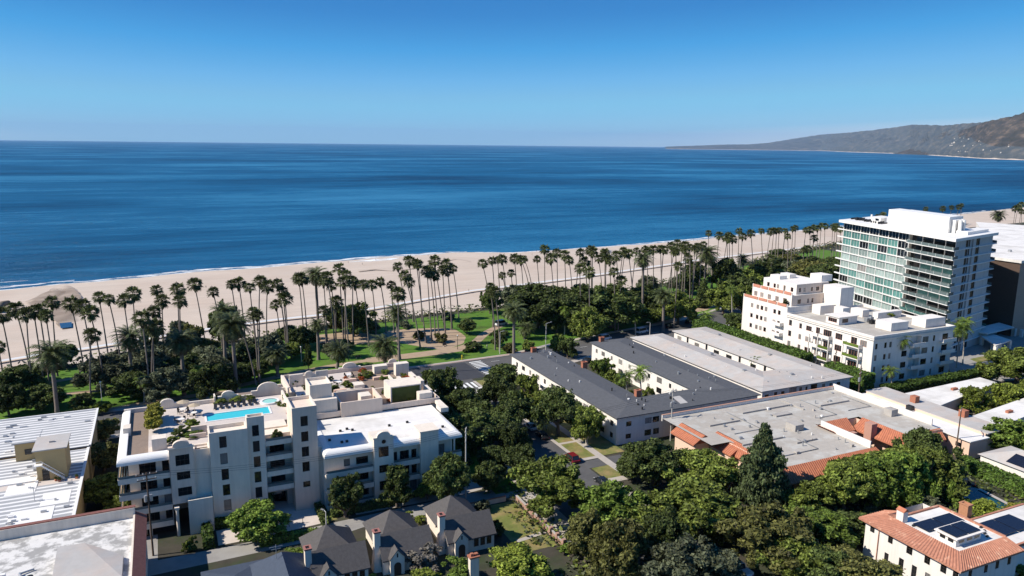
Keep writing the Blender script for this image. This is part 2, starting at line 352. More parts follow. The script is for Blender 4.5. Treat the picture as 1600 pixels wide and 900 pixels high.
# sea
def sea_mat():
    m = bpy.data.materials.new('sea_water'); m.use_nodes = True; t = m.node_tree; N = t.nodes; L = t.links
    N.remove(N['Principled BSDF']); df = N.new('ShaderNodeBsdfDiffuse'); gl = N.new('ShaderNodeBsdfGlossy'); gl.inputs['Roughness'].default_value = .22; ms = N.new('ShaderNodeMixShader'); ms.inputs[0].default_value = .13
    L.new(df.outputs[0], ms.inputs[1]); L.new(gl.outputs[0], ms.inputs[2]); L.new(ms.outputs[0], N['Material Output'].inputs[0])
    geo = N.new('ShaderNodeNewGeometry')
    def mp(sx, sy, rz):
        q = N.new('ShaderNodeMapping'); q.inputs['Scale'].default_value = (sx, sy, 1); q.inputs['Rotation'].default_value = (0, 0, rz); L.new(geo.outputs['Position'], q.inputs[0]); return q
    def nz(src, s, d=6, r=.6):
        q = N.new('ShaderNodeTexNoise'); q.inputs['Scale'].default_value = s; q.inputs['Detail'].default_value = d; q.inputs['Roughness'].default_value = r; L.new(src.outputs[0], q.inputs['Vector']); return q
    # wind slicks: long streaks lying along the coast, and broad patches
    a = nz(mp(.0009, .0018, -.18), 1, 8, .60); a2 = nz(mp(.003, .020, -.12), 1, 6, .65)
    mx = N.new('ShaderNodeMath'); mx.operation = 'MULTIPLY_ADD'; mx.inputs[1].default_value = .34; L.new(a2.outputs[0], mx.inputs[0]); L.new(a.outputs[0], mx.inputs[2])
    cr = N.new('ShaderNodeValToRGB'); cr.color_ramp.elements[0].position = .50; cr.color_ramp.elements[0].color = (.0015, .040, .105, 1)
    cr.color_ramp.elements[1].position = .86; cr.color_ramp.elements[1].color = (.024, .175, .33, 1)
    e = cr.color_ramp.elements.new(.66); e.color = (.006, .092, .205, 1)
    a3 = nz(mp(.010, .055, -.16), 1, 7, .7); m3 = N.new('ShaderNodeMath'); m3.operation = 'MULTIPLY_ADD'; m3.inputs[1].default_value = .36; L.new(a3.outputs[0], m3.inputs[0]); m4 = N.new('ShaderNodeMath'); m4.operation = 'SUBTRACT'; m4.inputs[1].default_value = .18; L.new(mx.outputs[0], m4.inputs[0]); L.new(m4.outputs[0], m3.inputs[2]); mx = m3
    L.new(mx.outputs[0], cr.inputs[0]); L.new(cr.outputs[0], df.inputs['Color'])
    rr = N.new('ShaderNodeMapRange'); rr.inputs[1].default_value = .5; rr.inputs[2].default_value = .95; rr.inputs[3].default_value = .16; rr.inputs[4].default_value = .38
    L.new(mx.outputs[0], rr.inputs[0]); L.new(rr.outputs[0], gl.inputs['Roughness'])
    # swell and chop
    sw = N.new('ShaderNodeTexWave'); sw.wave_type = 'BANDS'; sw.bands_direction = 'Y'; sw.inputs['Scale'].default_value = .011; sw.inputs['Distortion'].default_value = 9; sw.inputs['Detail'].default_value = 3; sw.inputs['Detail Scale'].default_value = .6
    L.new(mp(.35, 1, -.16).outputs[0], sw.inputs['Vector'])
    ch = nz(mp(.10, .28, -.1), 1, 7, .65)
    ad = N.new('ShaderNodeMath'); ad.operation = 'MULTIPLY_ADD'; ad.inputs[1].default_value = 2.2; L.new(ch.outputs[0], ad.inputs[0]); L.new(sw.outputs['Fac'], ad.inputs[2])
    bp = N.new('ShaderNodeBump'); bp.inputs['Strength'].default_value = .9; bp.inputs['Distance'].default_value = 1.4
    L.new(ad.outputs[0], bp.inputs['Height']); L.new(bp.outputs[0], df.inputs['Normal']); L.new(bp.outputs[0], gl.inputs['Normal'])
    MATS['sea_water'] = m; return m
SEA = sea_mat()
s = MB(); s.add([(-60000, 250, -30), (60000, 250, -30), (60000, 80000, -30), (-60000, 80000, -30)], [(0, 1, 2, 3)]); 
struct('sea', s, SEA)
# surf: broken strips of white water along the water line
def foam_mat():
    m = bpy.data.materials.new('white_surf_foam'); m.use_nodes = True; t = m.node_tree; N = t.nodes; L = t.links
    p = N['Principled BSDF']; p.inputs['Base Color'].default_value = (.80, .82, .82, 1); p.inputs['Roughness'].default_value = .7
    geo = N.new('ShaderNodeNewGeometry'); q = N.new('ShaderNodeMapping'); q.inputs['Scale'].default_value = (.07, .3, 1); q.inputs['Rotation'].default_value = (0, 0, -.25); L.new(geo.outputs['Position'], q.inputs[0])
    n = N.new('ShaderNodeTexNoise'); n.inputs['Scale'].default_value = 1; n.inputs['Detail'].default_value = 8; n.inputs['Roughness'].default_value = .7; L.new(q.outputs[0], n.inputs['Vector'])
    r = N.new('ShaderNodeMapRange'); r.inputs[1].default_value = .42; r.inputs[2].default_value = .55; L.new(n.outputs[0], r.inputs[0]); L.new(r.outputs[0], p.inputs['Alpha'])
    return m
FOAM = foam_mat()
f = MB()
def strip(x0, x1, off, w, z=-29.93):
    n = max(2, int((x1 - x0) / 8)); P = []
    for i in range(n + 1):
        x = x0 + (x1 - x0) * i / n; y = interp(SHORE, x) + off + 2.5 * mnoise.noise(Vector((x * .02, 0, 0))) * 2 + 3 * mnoise.noise(Vector((x * .05, off, 9)))
        ww = w * (.35 + .65 * math.sin(PI * i / n)) * (.7 + .6 * mnoise.noise(Vector((x * .03, off, 2))))
        P += [(x, y, z), (x, y + max(ww, .3), z)]
    f.add(P, [(2 * i, 2 * i + 2, 2 * i + 3, 2 * i + 1) for i in range(n)])
strip(-420, 1500, -2, 5); strip(-420, -60, 8, 20, -29.90); strip(-420, -90, 32, 7, -29.87); strip(-300, -150, 44, 5, -29.86); strip(-60, 140, 3, 12, -29.91); strip(80, 260, 2, 9, -29.89); wv_ = [at(*q_, -29.9) for q_ in ((545, 409.5), (566, 408), (590, 406), (608, 404.6), (624, 402.8))]; f.add([(q_.x, q_.y + k_ * s_, -29.88) for q_, s_ in zip(wv_, (.5, 4, 7, 6, .5)) for k_ in (-1, 1)], [(2 * i_, 2 * i_ + 2, 2 * i_ + 3, 2 * i_ + 1) for i_ in range(4)]); strip(420, 700, 3, 8, -29.9); strip(750, 1250, 3, 12, -29.9)
struct('surf_foam', f, FOAM, 'stuff')
# coast highway at the foot of the bluff, beach bike path, car park by the sand
r = MB(); bp_ = MB(); XS = [-500 + 25 * i for i in range(100)]
r.add([(x, interp(EDGE, min(x, 2200)) + d, -28.3) for x in XS for d in (20, 42)], [(2 * i, 2 * i + 2, 2 * i + 3, 2 * i + 1) for i in range(len(XS) - 1)])
struct('coast_highway', r, ASPH)
BIKE = [at(-80, 583, -28.6), at(0, 566, -28.6), at(60, 556, -28.6), at(140, 545, -28.6), at(300, 519, -28.6), at(430, 501, -28.6), at(560, 487, -28.6), at(640, 473, -28.6), at(740, 455, -28.6), at(900, 435, -28.6), at(1100, 406, -28.6), at(1310, 381, -28.6)]
n = len(BIKE)
bp_.add([(p.x, p.y + d, -27.95) for p in BIKE for d in (-1.7, 1.7)], [(2 * i, 2 * i + 2, 2 * i + 3, 2 * i + 1) for i in range(n - 1)])
struct('beach_bike_path', bp_, mat('pale_path_concrete', (.60, .60, .60), .85, .06, .5))
k = MB(); k.poly([at(340, 585, -28.2), at(336, 566, -28.2), at(410, 555, -28.2), at(530, 533, -28.2), at(534, 552, -28.2), at(420, 575, -28.2)], -28.2); struct('beach_car_park', k, ASPH)

# storm-drain scour on the sand: stained sand, the pool of dark water and the old jetty
d = MB()
def blob(pts, z, amp=2.5, n=60, seed=0):
    P = [Vector((p.x, p.y)) for p in pts]; out = []
    per = len(P)
    for i in range(n):
        t = i / n * per; a = int(t); f_ = t - a; p0, p1, p2, p3 = P[(a - 1) % per], P[a], P[(a + 1) % per], P[(a + 2) % per]
        q = .5 * ((2 * p1) + (p2 - p0) * f_ + (2 * p0 - 5 * p1 + 4 * p2 - p3) * f_ ** 2 + (3 * p1 - p0 - 3 * p2 + p3) * f_ ** 3)
        out.append((q.x + amp * mnoise.noise(Vector((q.x * .1, q.y * .1, seed))), q.y + amp * mnoise.noise(Vector((q.x * .1, q.y * .1, seed + 5)))))
    return out
def stain_mat(name, c0, c1):
    m = bpy.data.materials.new(name); m.use_nodes = True; t = m.node_tree; N = t.nodes; L = t.links; b_ = N['Principled BSDF']; b_.inputs['Roughness'].default_value = .9
    tc = N.new('ShaderNodeTexCoord'); geo = N.new('ShaderNodeNewGeometry'); n1 = N.new('ShaderNodeTexNoise'); n1.inputs['Scale'].default_value = .11; n1.inputs['Detail'].default_value = 7; L.new(geo.outputs['Position'], n1.inputs['Vector'])
    cr = N.new('ShaderNodeValToRGB'); cr.color_ramp.elements[0].position = .38; cr.color_ramp.elements[0].color = (*c0, 1); cr.color_ramp.elements[1].position = .62; cr.color_ramp.elements[1].color = (*c1, 1); L.new(n1.outputs[0], cr.inputs[0]); L.new(cr.outputs[0], b_.inputs['Base Color'])
    ds = N.new('ShaderNodeVectorMath'); ds.operation = 'DISTANCE'; ds.inputs[1].default_value = (.5, .5, 0); fl = N.new('ShaderNodeVectorMath'); fl.operation = 'MULTIPLY'; fl.inputs[1].default_value = (1, 1, 0); L.new(tc.outputs['Generated'], fl.inputs[0]); L.new(fl.outputs[0], ds.inputs[0])
    ad = N.new('ShaderNodeMath'); ad.operation = 'MULTIPLY_ADD'; ad.inputs[1].default_value = .35; L.new(n1.outputs[0], ad.inputs[0]); L.new(ds.outputs['Value'], ad.inputs[2])
    mr = N.new('ShaderNodeMapRange'); mr.inputs[1].default_value = .66; mr.inputs[2].default_value = .42; L.new(ad.outputs[0], mr.inputs[0]); L.new(mr.outputs[0], b_.inputs['Alpha']); return m
STAIN = stain_mat('damp_sand_stain', (.24, .18, .135), (.36, .285, .22)); zb = -28.7
for nm_, pts_, dz_ in (('drain_scour', [(80, 446), (100, 443), (122, 456), (130, 480), (126, 502), (118, 516), (100, 518), (88, 508), (80, 490), (74, 466)], 0), ('drain_scour', [(20, 478), (58, 463), (85, 449), (102, 448), (100, 460), (84, 470), (50, 477)], .06)):
    e_ = MB(); e_.poly(blob([at(*q_, zb + dz_) for q_ in pts_], zb + dz_, 2), zb + dz_); struct(nm_, e_, STAIN)
ribbon_pts = [at(*q_, -29.2) for q_ in ((560, 424), (585, 421), (612, 423), (650, 419), (690, 409), (712, 404), (735, 408))]
d.add([(q_.x, q_.y + s_ * (1.2 + .8 * math.sin(i_ * 2.1)), -29.12) for i_, q_ in enumerate(ribbon_pts) for s_ in (-1, 1)], [(2 * i_, 2 * i_ + 2, 2 * i_ + 3, 2 * i_ + 1) for i_ in range(len(ribbon_pts) - 1)])
struct('damp_sand_patches', d, WETSAND)
w = MB(); w.poly([at(93, 505, -28.65), at(95, 513, -28.65), at(112, 511, -28.65), at(112, 503, -28.65)], -28.65); struct('drain_pool_water', w, mat('dark_drain_water', (.02, .05, .10), .1, .1))
j = MB(); pj = [at(*p, -28.6) for p in [(-4, 487), (3, 478), (14, 475)]]
j.path([(p.x, p.y, -27.6) for p in pj], [2.2, 2, 1.4], 6); tag(j.build('rock_jetty', CLIFF), 'dark stone drain outlet jetty at the far left edge of the sand', 'jetty')

# ------------------------------------------------------------------ park, road, pavements
PK = MB()
lawn_pts = [(-300, 216), (-60, 216), (-26, 215), (38, 219.5), (64, 223.2), (81, 223.4), (106, 225), (127, 230), (152, 236), (195, 244.5), (300, 286), (420, 345)]
back = [(420, 388), (376, 370), (300, 341), (211, 301), (160, 294), (118, 291), (63, 285), (5, 271), (-47, 259), (-120, 253), (-300, 243)]
PK.poly(lawn_pts + back, .02); struct('park_lawn', PK, LAWN)
def ribbon(mb, pts, w, z, m=0):
    P = []
    for i, p in enumerate(pts):
        a = Vector(pts[max(0, i - 1)][:2]); b_ = Vector(pts[min(len(pts) - 1, i + 1)][:2]); t = (b_ - a).normalized(); nrm = Vector((-t.y, t.x)); ww = w[i] if isinstance(w, list) else w
        q = Vector(p[:2]); P += [tuple(q - nrm * ww / 2) + (z,), tuple(q + nrm * ww / 2) + (z,)]
    mb.add(P, [(2 * i, 2 * i + 2, 2 * i + 3, 2 * i + 1) for i in range(len(pts) - 1)], m)
def smooth_line(pts, n=8):
    P = [Vector(p[:2]) for p in pts]; P = [P[0] * 2 - P[1]] + P + [P[-1] * 2 - P[-2]]; out = []
    for i in range(1, len(P) - 2):
        for k in range(n):
            f_ = k / n; p0, p1, p2, p3 = P[i - 1:i + 3]
            out.append(.5 * ((2 * p1) + (p2 - p0) * f_ + (2 * p0 - 5 * p1 + 4 * p2 - p3) * f_ ** 2 + (3 * p1 - p0 - 3 * p2 + p3) * f_ ** 3))
    return out + [P[-2]]
PT = MB()
ribbon(PT, smooth_line([at(*p) for p in [(-60, 690), (60, 662), (150, 645), (240, 628), (330, 615), (430, 605)]]), 3.2, .035)
ribbon(PT, smooth_line([at(*p) for p in [(360, 606), (420, 592), (500, 575), (570, 564), (640, 556), (700, 548), (735, 540), (760, 520), (790, 505)]]), [3] * 25 + [6] * 25 + [3.5] * 15, .04)
ribbon(PT, smooth_line([at(*p) for p in [(40, 604), (110, 592), (165, 583), (230, 574)]]), 2.6, .045)
ribbon(PT, smooth_line([at(*p) for p in [(60, 622), (110, 615), (150, 611), (165, 606)]]), 2.4, .05)
ribbon(PT, smooth_line([at(*p) for p in [(990, 516), (1025, 506), (1060, 498), (1100, 490)]]), 2.6, .05)
PT.poly(blob([at(*p) for p in [(600, 520), (640, 514), (690, 513), (720, 520), (725, 535), (690, 545), (650, 541), (610, 531)]], .03, 1.5), .03)
PT.poly(blob([at(*p) for p in [(1075, 470), (1110, 466), (1118, 478), (1090, 488), (1072, 482)]], .03, 1), .03)
PT.poly(blob([at(*p) for p in [(475, 528), (540, 520), (600, 524), (590, 534), (520, 540)]], .03, 1), .03)
struct('park_path', PT, PATH)
# Ocean front avenue: follows the park
AX = [(-300, 203), (-60, 204), (38, 208), (64, 213), (82, 213.3), (106, 214.8), (125, 221), (152, 227.3), (195, 235.5), (300, 277), (420, 336), (700, 480)]
AV = MB(); ribbon(AV, AX, 17.5, .012); struct('ocean_avenue', AV, ASPH)
DK = MB(); DK.poly([(64.5, 204.7), (87.2, 204.7), (86.6, 221.6), (64.5, 221.3)], .018); struct('avenue_new_asphalt', DK, DARKASPH)
ST = MB(); ST.poly([(66.3, 60), (81.5, 60), (82.2, 204.4), (66.3, 204.4)], .014); struct('side_street', ST, ASPH)
KB = MB()
for dd, side in ((8.9, 1), (-8.9, -1)):
    P = []
    for i, p in enumerate(AX):
        a = Vector(AX[max(0, i - 1)]); b_ = Vector(AX[min(len(AX) - 1, i + 1)]); t = (b_ - a).normalized(); nn = Vector((-t.y, t.x)); q = Vector(p) + nn * dd; q2 = q + nn * side * (1.9 if side > 0 else 2.4); P.append((q, q2))
    for (a, b_), (c_, e_) in zip(P, P[1:]):
        if side < 0 and a.x > 60 and a.x < 85: continue
        KB.add([(*a, 0), (*c_, 0), (*e_, 0), (*b_, 0), (*a, .13), (*c_, .13), (*e_, .13), (*b_, .13)], [(4, 5, 6, 7), (0, 1, 5, 4), (2, 3, 7, 6), (1, 2, 6, 5), (3, 0, 4, 7)])
KB.box(63.6, 60, 0, 66.3, 203, .13); KB.box(81.6, 143, 0, 82.4, 202, .13); KB.box(86.6, 128, 0, 88.4, 202, .13); KB.box(82.4, 126, 0, 86.6, 128, .12); KB.box(82.0, 60, 0, 84, 124, .13)
KB.box(82.4, 138.2, 0, 86.6, 139.4, .12); KB.box(82.4, 148.4, 0, 86.6, 149.4, .12)
struct('pavement', KB, WALK)
VG = MB(); 
for y0, y1 in ((149.4, 202), (139.4, 148.4)): VG.box(82.4, y0, 0, 86.6, y1, .1)
VG.box(88.4, 139, 0, 94.2, 202, .09); VG.box(82.4, 128, 0, 86.6, 134, .1)
struct('verge_grass', VG, DRYLAWN)
SG = MB(); SG.box(56, 140, 0, 63.6, 200, .08); SG.box(58, 131, 0, 63.6, 139, .07); struct('shaded_verge_lawn', SG, LAWN)
DV = MB(); DV.poly([(86.6, 134.2), (86.6, 138), (94, 138), (94, 134.2)], .03); DV.poly([(81.6, 134.2), (81.6, 138), (86.6, 138), (86.6, 134.2)], .028); struct('driveway_asphalt', DV, ASPH)
ZB = MB()
for i in range(11):
    y = 205.6 + i * 1.5; ZB.poly([(87.9, y), (92.2, y + .35), (92.2, y + 1.0), (87.9, y + .65)], .026)
for i in range(9):
    x = 68 + i * 1.55; ZB.poly([(x, 196.5), (x + .8, 196.5), (x + .8, 201.5), (x, 201.5)], .026)
for i in range(9): ZB.poly([(95 + i * 9, 219.2 + i * .2 + (max(0, i - 2)) * 1.7), (98 + i * 9, 219.35 + i * .2 + (max(0, i - 2)) * 1.7), (98 + i * 9, 219.5 + i * .2 + (max(0, i - 2)) * 1.7), (95 + i * 9, 219.35 + i * .2 + (max(0, i - 2)) * 1.7)], .027)
for y in range(20): ZB.poly([(73.9, 100 + y * 5), (74.05, 100 + y * 5), (74.05, 102.5 + y * 5), (73.9, 102.5 + y * 5)], .026)
struct('road_markings', ZB, PAINT)
RC = MB()
P = [(60, 222.5), (81, 222.75), (92, 223.2), (112, 225.5)]
ribbon(RC, P, .25, .145); struct('red_kerb_paint', RC, mat('red_kerb', (.32, .07, .05), .8, .2))
# rear lane behind the white block, and its forecourt
LN = MB(); LN.poly([(-40, 126), (26, 127.6), (30, 128.6), (66.2, 128.6), (66.2, 133.6), (50, 133.4), (26, 132.6), (12, 131.5), (-4.5, 131.5), (-4.5, 141), (-9, 141), (-9, 131.4), (-40, 131)], .01); struct('rear_lane', LN, OLDCONC)
CT = MB(); CT.poly([(13.6, 132.4), (23.6, 133.2), (24, 139), (21, 144), (15.5, 146.3), (14.6, 143)], .02); CT.poly([(5.2, 132.4), (13.4, 132.4), (13.4, 138.2), (5.2, 138.0)], .018); struct('forecourt_paving', CT, PAVE)
SD = MB(); SD.poly([(30, 133.8), (52, 133.6), (57.5, 134.5), (57.5, 200), (54.6, 200), (54.6, 136.6), (30, 136)], .009); struct('service_path', SD, CONC)
GL = MB(); GL.poly([(53, 108.5), (60, 108.5), (60, 127), (53, 127)], .02); GL.poly([(24.2, 133.4), (26.4, 133.4), (24.9, 140), (24, 140)], .03); struct('garden_lawn', GL, DRYLAWN)
WK = MB(); WK.poly([(61, 105), (63.6, 105), (63.6, 128.5), (61, 128.5)], .03); WK.poly([(54, 112), (60.2, 113), (60.2, 114), (54, 113)], .035); struct('garden_walk', WK, WALK)
RL = MB(); RL.poly([(100, 88), (150, 98), (150, 92), (142, 88), (122, 84)], .02); RL.poly([(82, 128), (106, 133), (106, 120), (82, 112)], .008); struct('garden_ground', RL, SOIL)
VL = MB(); VL.poly([(114, 85.5), (124, 84.5), (128, 92), (116, 94)], .03); struct('villa_lawn', VL, DRYLAWN)
CY = MB(); CY.poly([(222, 140), (262, 134), (310, 150), (310, 176), (262, 180), (226, 172)], .02); struct('parking_yard', CY, OLDCONC)
YG = MB(); YG.poly([at(1515, 561), at(1540, 556), at(1552, 562), at(1528, 567)], .03); struct('yard_grass', YG, DRYLAWN)

# far hills: two ranges rising from the shore, each one terrain sheet
def hills(prof, n, rows, dep, amp, x0, x1, far=30000):
    vs = []
    for i in range(n + 1):
        px = x0 + (x1 - x0) * i / n
        for (a, b, c_), (a2, b2, c2) in zip(prof, prof[1:]):
            if a <= px <= a2: f_ = (px - a) / (a2 - a); py = b + (b2 - b) * f_; ty = c_ + (c2 - c_) * f_; break
        p = at(px, max(py, 228.6 + .0108 * (px - 1040) + .55), -30); D = p.length
        if D > far: p = p * (far / D); D = far
        dirv = Vector((p.x, p.y)).normalized(); depth = dep[0] + D * dep[1]
        ridge = top_at(px, ty, Vector((*(dirv * (D + depth)), 0)))
        hz = max(ridge.z + 30, 6)
        for j in range(rows + 1):
            t = j / rows; q = dirv * (D + depth * 1.45 * t - 5)
            env = min(1, t * 1.45); sh = (env ** .7) if t < .69 else max(0, 1 - ((t - .69) / .31) ** 1.5 * .5)
            v3 = Vector((q.x * .0012, q.y * .0012, 0))
            rg = min(1, 1.5 * abs(mnoise.noise(v3 * .9))) * .5 + min(1, 1.6 * abs(mnoise.noise(v3 * 2.0 + Vector((5, 2, 1))))) * .34 + min(1, 1.6 * abs(mnoise.noise(v3 * 4.4 + Vector((1, 7, 3))))) * .2
            mask = 4 * env * (1 - env) if t < .69 else .2
            h = hz * max(.04 if j > 1 else 0, sh * (1.06 - rg * amp * mask)) + (14 * min(1, j) * (.6 + mnoise.noise(v3 * 9)) if hz > 40 else 0)
            vs.append((q.x, q.y, -33 + (3 if j else 0) + (0 if j == 0 else max(0, h))))
    m_ = MB(); m_.add(vs, [(i * (rows + 1) + j, (i + 1) * (rows + 1) + j, (i + 1) * (rows + 1) + j + 1, i * (rows + 1) + j + 1) for i in range(n) for j in range(rows)], 0, True)
    return m_
def hill_mat(name, c0, c1, c2):
    m = bpy.data.materials.new(name); m.use_nodes = True; t = m.node_tree; N = t.nodes; L = t.links; p = N['Principled BSDF']; p.inputs['Roughness'].default_value = .95; p.inputs['Specular IOR Level'].default_value = .1
    geo = N.new('ShaderNodeNewGeometry'); mp = N.new('ShaderNodeMapping'); mp.inputs['Scale'].default_value = (1, 1, 3.5); L.new(geo.outputs['Position'], mp.inputs[0])
    def nz(sc_, d=8): q = N.new('ShaderNodeTexNoise'); q.inputs['Scale'].default_value = sc_; q.inputs['Detail'].default_value = d; q.inputs['Roughness'].default_value = .68; L.new(mp.outputs[0], q.inputs['Vector']); return q
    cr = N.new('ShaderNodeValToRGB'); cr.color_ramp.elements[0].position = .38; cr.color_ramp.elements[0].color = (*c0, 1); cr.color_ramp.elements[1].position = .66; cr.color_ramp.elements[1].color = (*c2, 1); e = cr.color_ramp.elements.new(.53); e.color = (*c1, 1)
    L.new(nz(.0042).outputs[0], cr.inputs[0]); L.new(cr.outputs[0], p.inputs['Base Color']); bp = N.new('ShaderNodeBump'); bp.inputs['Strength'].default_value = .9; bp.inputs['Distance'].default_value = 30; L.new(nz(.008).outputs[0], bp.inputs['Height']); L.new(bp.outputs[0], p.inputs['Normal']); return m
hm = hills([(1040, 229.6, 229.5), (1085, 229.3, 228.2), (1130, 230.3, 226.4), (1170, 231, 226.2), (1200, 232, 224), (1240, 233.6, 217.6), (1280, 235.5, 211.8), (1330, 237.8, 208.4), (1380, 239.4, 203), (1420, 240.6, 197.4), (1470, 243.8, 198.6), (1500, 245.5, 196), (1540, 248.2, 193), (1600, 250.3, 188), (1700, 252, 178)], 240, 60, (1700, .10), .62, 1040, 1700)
HV = hm.v; struct('hills', hm, hill_mat('haze_tinted_hillside', (.058, .070, .078), (.085, .092, .092), (.155, .14, .12)))  # distance haze is mixed into the hillside colour, paler and bluer
hm2 = hills([(1395, 240.4, 239.6), (1440, 242, 226), (1470, 243.6, 214), (1500, 245.2, 205), (1540, 247.9, 192), (1600, 250, 178.5), (1680, 252, 158), (1780, 254, 138), (1900, 256, 120)], 180, 60, (900, .07), .66, 1395, 1900)
struct('near_hills', hm2, hill_mat('chaparral_hillside', (.040, .038, .030), (.070, .058, .044), (.17, .125, .09)))
fs = MB(); P_ = []
for k in range(0, len(HV), 61):
    v = Vector(HV[k]); u_ = Vector((v.x, v.y, 0)).normalized(); w_ = 14 * (.4 + .8 * abs(mnoise.noise(v * .004))); P_ += [tuple(v - u_ * 30 + Vector((0, 0, 3.2))), tuple(v + u_ * 25 + Vector((0, 0, 5 + w_)))]
fs.add(P_, [(2 * i_, 2 * i_ + 2, 2 * i_ + 3, 2 * i_ + 1) for i_ in range(len(P_) // 2 - 1)]); struct('far_shore', fs, SAND)
# pale houses dotted over the far hillside
HH = R.sample([v for v in HV if 20 < v[2] < 260 and 6500 < math.hypot(v[0], v[1]) < 14000], 60) + R.sample([v for v in hm2.v if 20 < v[2] < 260 and math.hypot(v[0], v[1]) < 9500], 20)
hm0 = MB(); hm0.box(-13, -9, -8, 13, 9, 9); hm0.hip(-14.5, -10.5, 14.5, 10.5, 9, 13.5, 1); HMESH = hm0.mesh('hillside_house', [W_STUCCO, PALE_ROOF])
for v in HH:
    o = bpy.data.objects.new('hillside_house', HMESH); COL.objects.link(o); o.location = (v[0], v[1], v[2] + 3); o.rotation_euler = (0, 0, R.uniform(0, 6)); o.scale = [R.uniform(.3, .85)] * 3
    tag(o, 'tiny pale house among those scattered over the far coastal hillside', 'house', 'pale houses on the far hills')
# ================================================================== VEGETATION
def rhomb(mb, c, nrm, s, m=0, asp=.6, rnd=R):
    nrm = nrm.normalized(); t = nrm.orthogonal(); a = rnd.uniform(0, 2 * PI); b = nrm.cross(t); u = t * math.cos(a) + b * math.sin(a); w = nrm.cross(u)
    k = rnd.uniform(-.25, .25) * s
    mb.add([c - u * s, c - w * s * asp + nrm * k, c + u * s, c + w * s * asp + nrm * k], [(0, 1, 2, 3)], m)
def crown(seed, kind, n, leaf, zb=.28):
    """crown in units of its radius (x, y) and of the tree height (z): leaf clumps on many overlapping lobes, thinner inside"""
    r = random.Random(seed); L = []; mb = MB()
    if kind == 'broad':
        for i in range(24):
            a = r.uniform(0, 2 * PI); d = r.uniform(.15, .80) ; z = r.uniform(zb + .08, .90 - d * .30); q = r.uniform(.15, .33); L.append((d * math.cos(a), d * math.sin(a), z, q, q * r.uniform(.42, .6)))
        L.append((0, 0, .76, .42, .22)); L.append((.05, -.05, .55, .6, .26))
    elif kind == 'round':
        for i in range(20):
            a = r.uniform(0, 2 * PI); d = r.uniform(.1, .70); z = r.uniform(zb + .08, .92 - d * .3); q = r.uniform(.18, .36); L.append((d * math.cos(a), d * math.sin(a), z, q, q * r.uniform(.4, .55)))
        L.append((0, 0, .58, .65, .34))
    elif kind == 'column':
        for i in range(15):
            a = r.uniform(0, 2 * PI); z = r.uniform(zb + .08, .92); w = 1 - abs(z - .5) * 1.0; d = r.uniform(.05, .6) * w; q = r.uniform(.3, .46) * (.55 + .45 * w); L.append((d * math.cos(a), d * math.sin(a), z, q, q * .3))
    elif kind == 'cone':
        for i in range(46):
            z = zb + (1 - zb) * (i / 46) ** .9; w = (1 - (z - zb) / (1 - zb)) ** .8; a = i * 2.4 + r.uniform(-.5, .5); d = w * r.uniform(.35, .92); q = .08 + .22 * w * r.uniform(.6, 1.2); L.append((d * math.cos(a), d * math.sin(a), z, q, q * .22))
        for i in range(8): z = zb + .1 + i * .1; L.append((0, 0, z, .55 * (1 - (z - zb) / (1 - zb)) + .05, .07))
    elif kind == 'shrub':
        for i in range(10):
            a = r.uniform(0, 2 * PI); d = r.uniform(.1, .62); z = r.uniform(.2, .72 - d * .2); q = r.uniform(.28, .42); L.append((d * math.cos(a), d * math.sin(a), z, q, q * r.uniform(.5, .7)))
        L.append((0, 0, .4, .6, .4))
    BIG = L
    if kind != 'cone':
        L = []; wt = [l[3] ** 2 for l in BIG]
        for i in range({'shrub': 46, 'column': 90}.get(kind, 120)):
            b = r.choices(BIG, wt)[0]; d = Vector((r.gauss(0, 1), r.gauss(0, 1), r.gauss(.25, 1))).normalized(); k = r.uniform(.75, 1.1); q = r.uniform(.085, .175) * (1.15 if kind == 'shrub' else 1)
            L.append((b[0] + d.x * b[3] * k, b[1] + d.y * b[3] * k, b[2] + d.z * b[4] * k, q, q * r.uniform(.45, .7)))
        L = [l for l in L if sum(((l[0] - o[0]) / o[3]) ** 2 + ((l[1] - o[1]) / o[3]) ** 2 + ((l[2] - o[2]) / o[4]) ** 2 < .45 for o in BIG) < 2]
    area = [l[3] ** 2 for l in L]; T = sum(area)
    for i in range(n):
        l = r.choices(L, area)[0]
        d = Vector((r.gauss(0, 1), r.gauss(0, 1), r.gauss(.18, 1))).normalized(); k = r.uniform(.55, 1.12) if r.random() < .92 else r.uniform(1.1, 1.5)
        k *= 1 + .34 * mnoise.noise(Vector((d.x * 2.6 + l[0] * 9, d.y * 2.6 + l[1] * 9, d.z * 2.6 + seed)))
        c = Vector((l[0] + d.x * l[3] * k, l[1] + d.y * l[3] * k, l[2] + d.z * l[4] * k))
        if c.z < zb * .8: continue
        deep = any(o is not l and ((c.x - o[0]) / o[3]) ** 2 + ((c.y - o[1]) / o[3]) ** 2 + ((c.z - o[2]) / o[4]) ** 2 < .5 for o in L)
        if deep and r.random() < .8: continue
        nr = Vector((d.x, d.y, d.z * .9 + .25)) + Vector((r.gauss(0, .8), r.gauss(0, .8), r.gauss(0, .8)))
        s = leaf * r.uniform(.6, 1.35)
        o = len(mb.v); rhomb(mb, Vector((0, 0, 0)), nr, s, 0, .62, r)
        for j in range(o, len(mb.v)): v = mb.v[j]; mb.v[j] = (v[0] + c.x, v[1] + c.y, v[2] * .62 + c.z)
    return mb
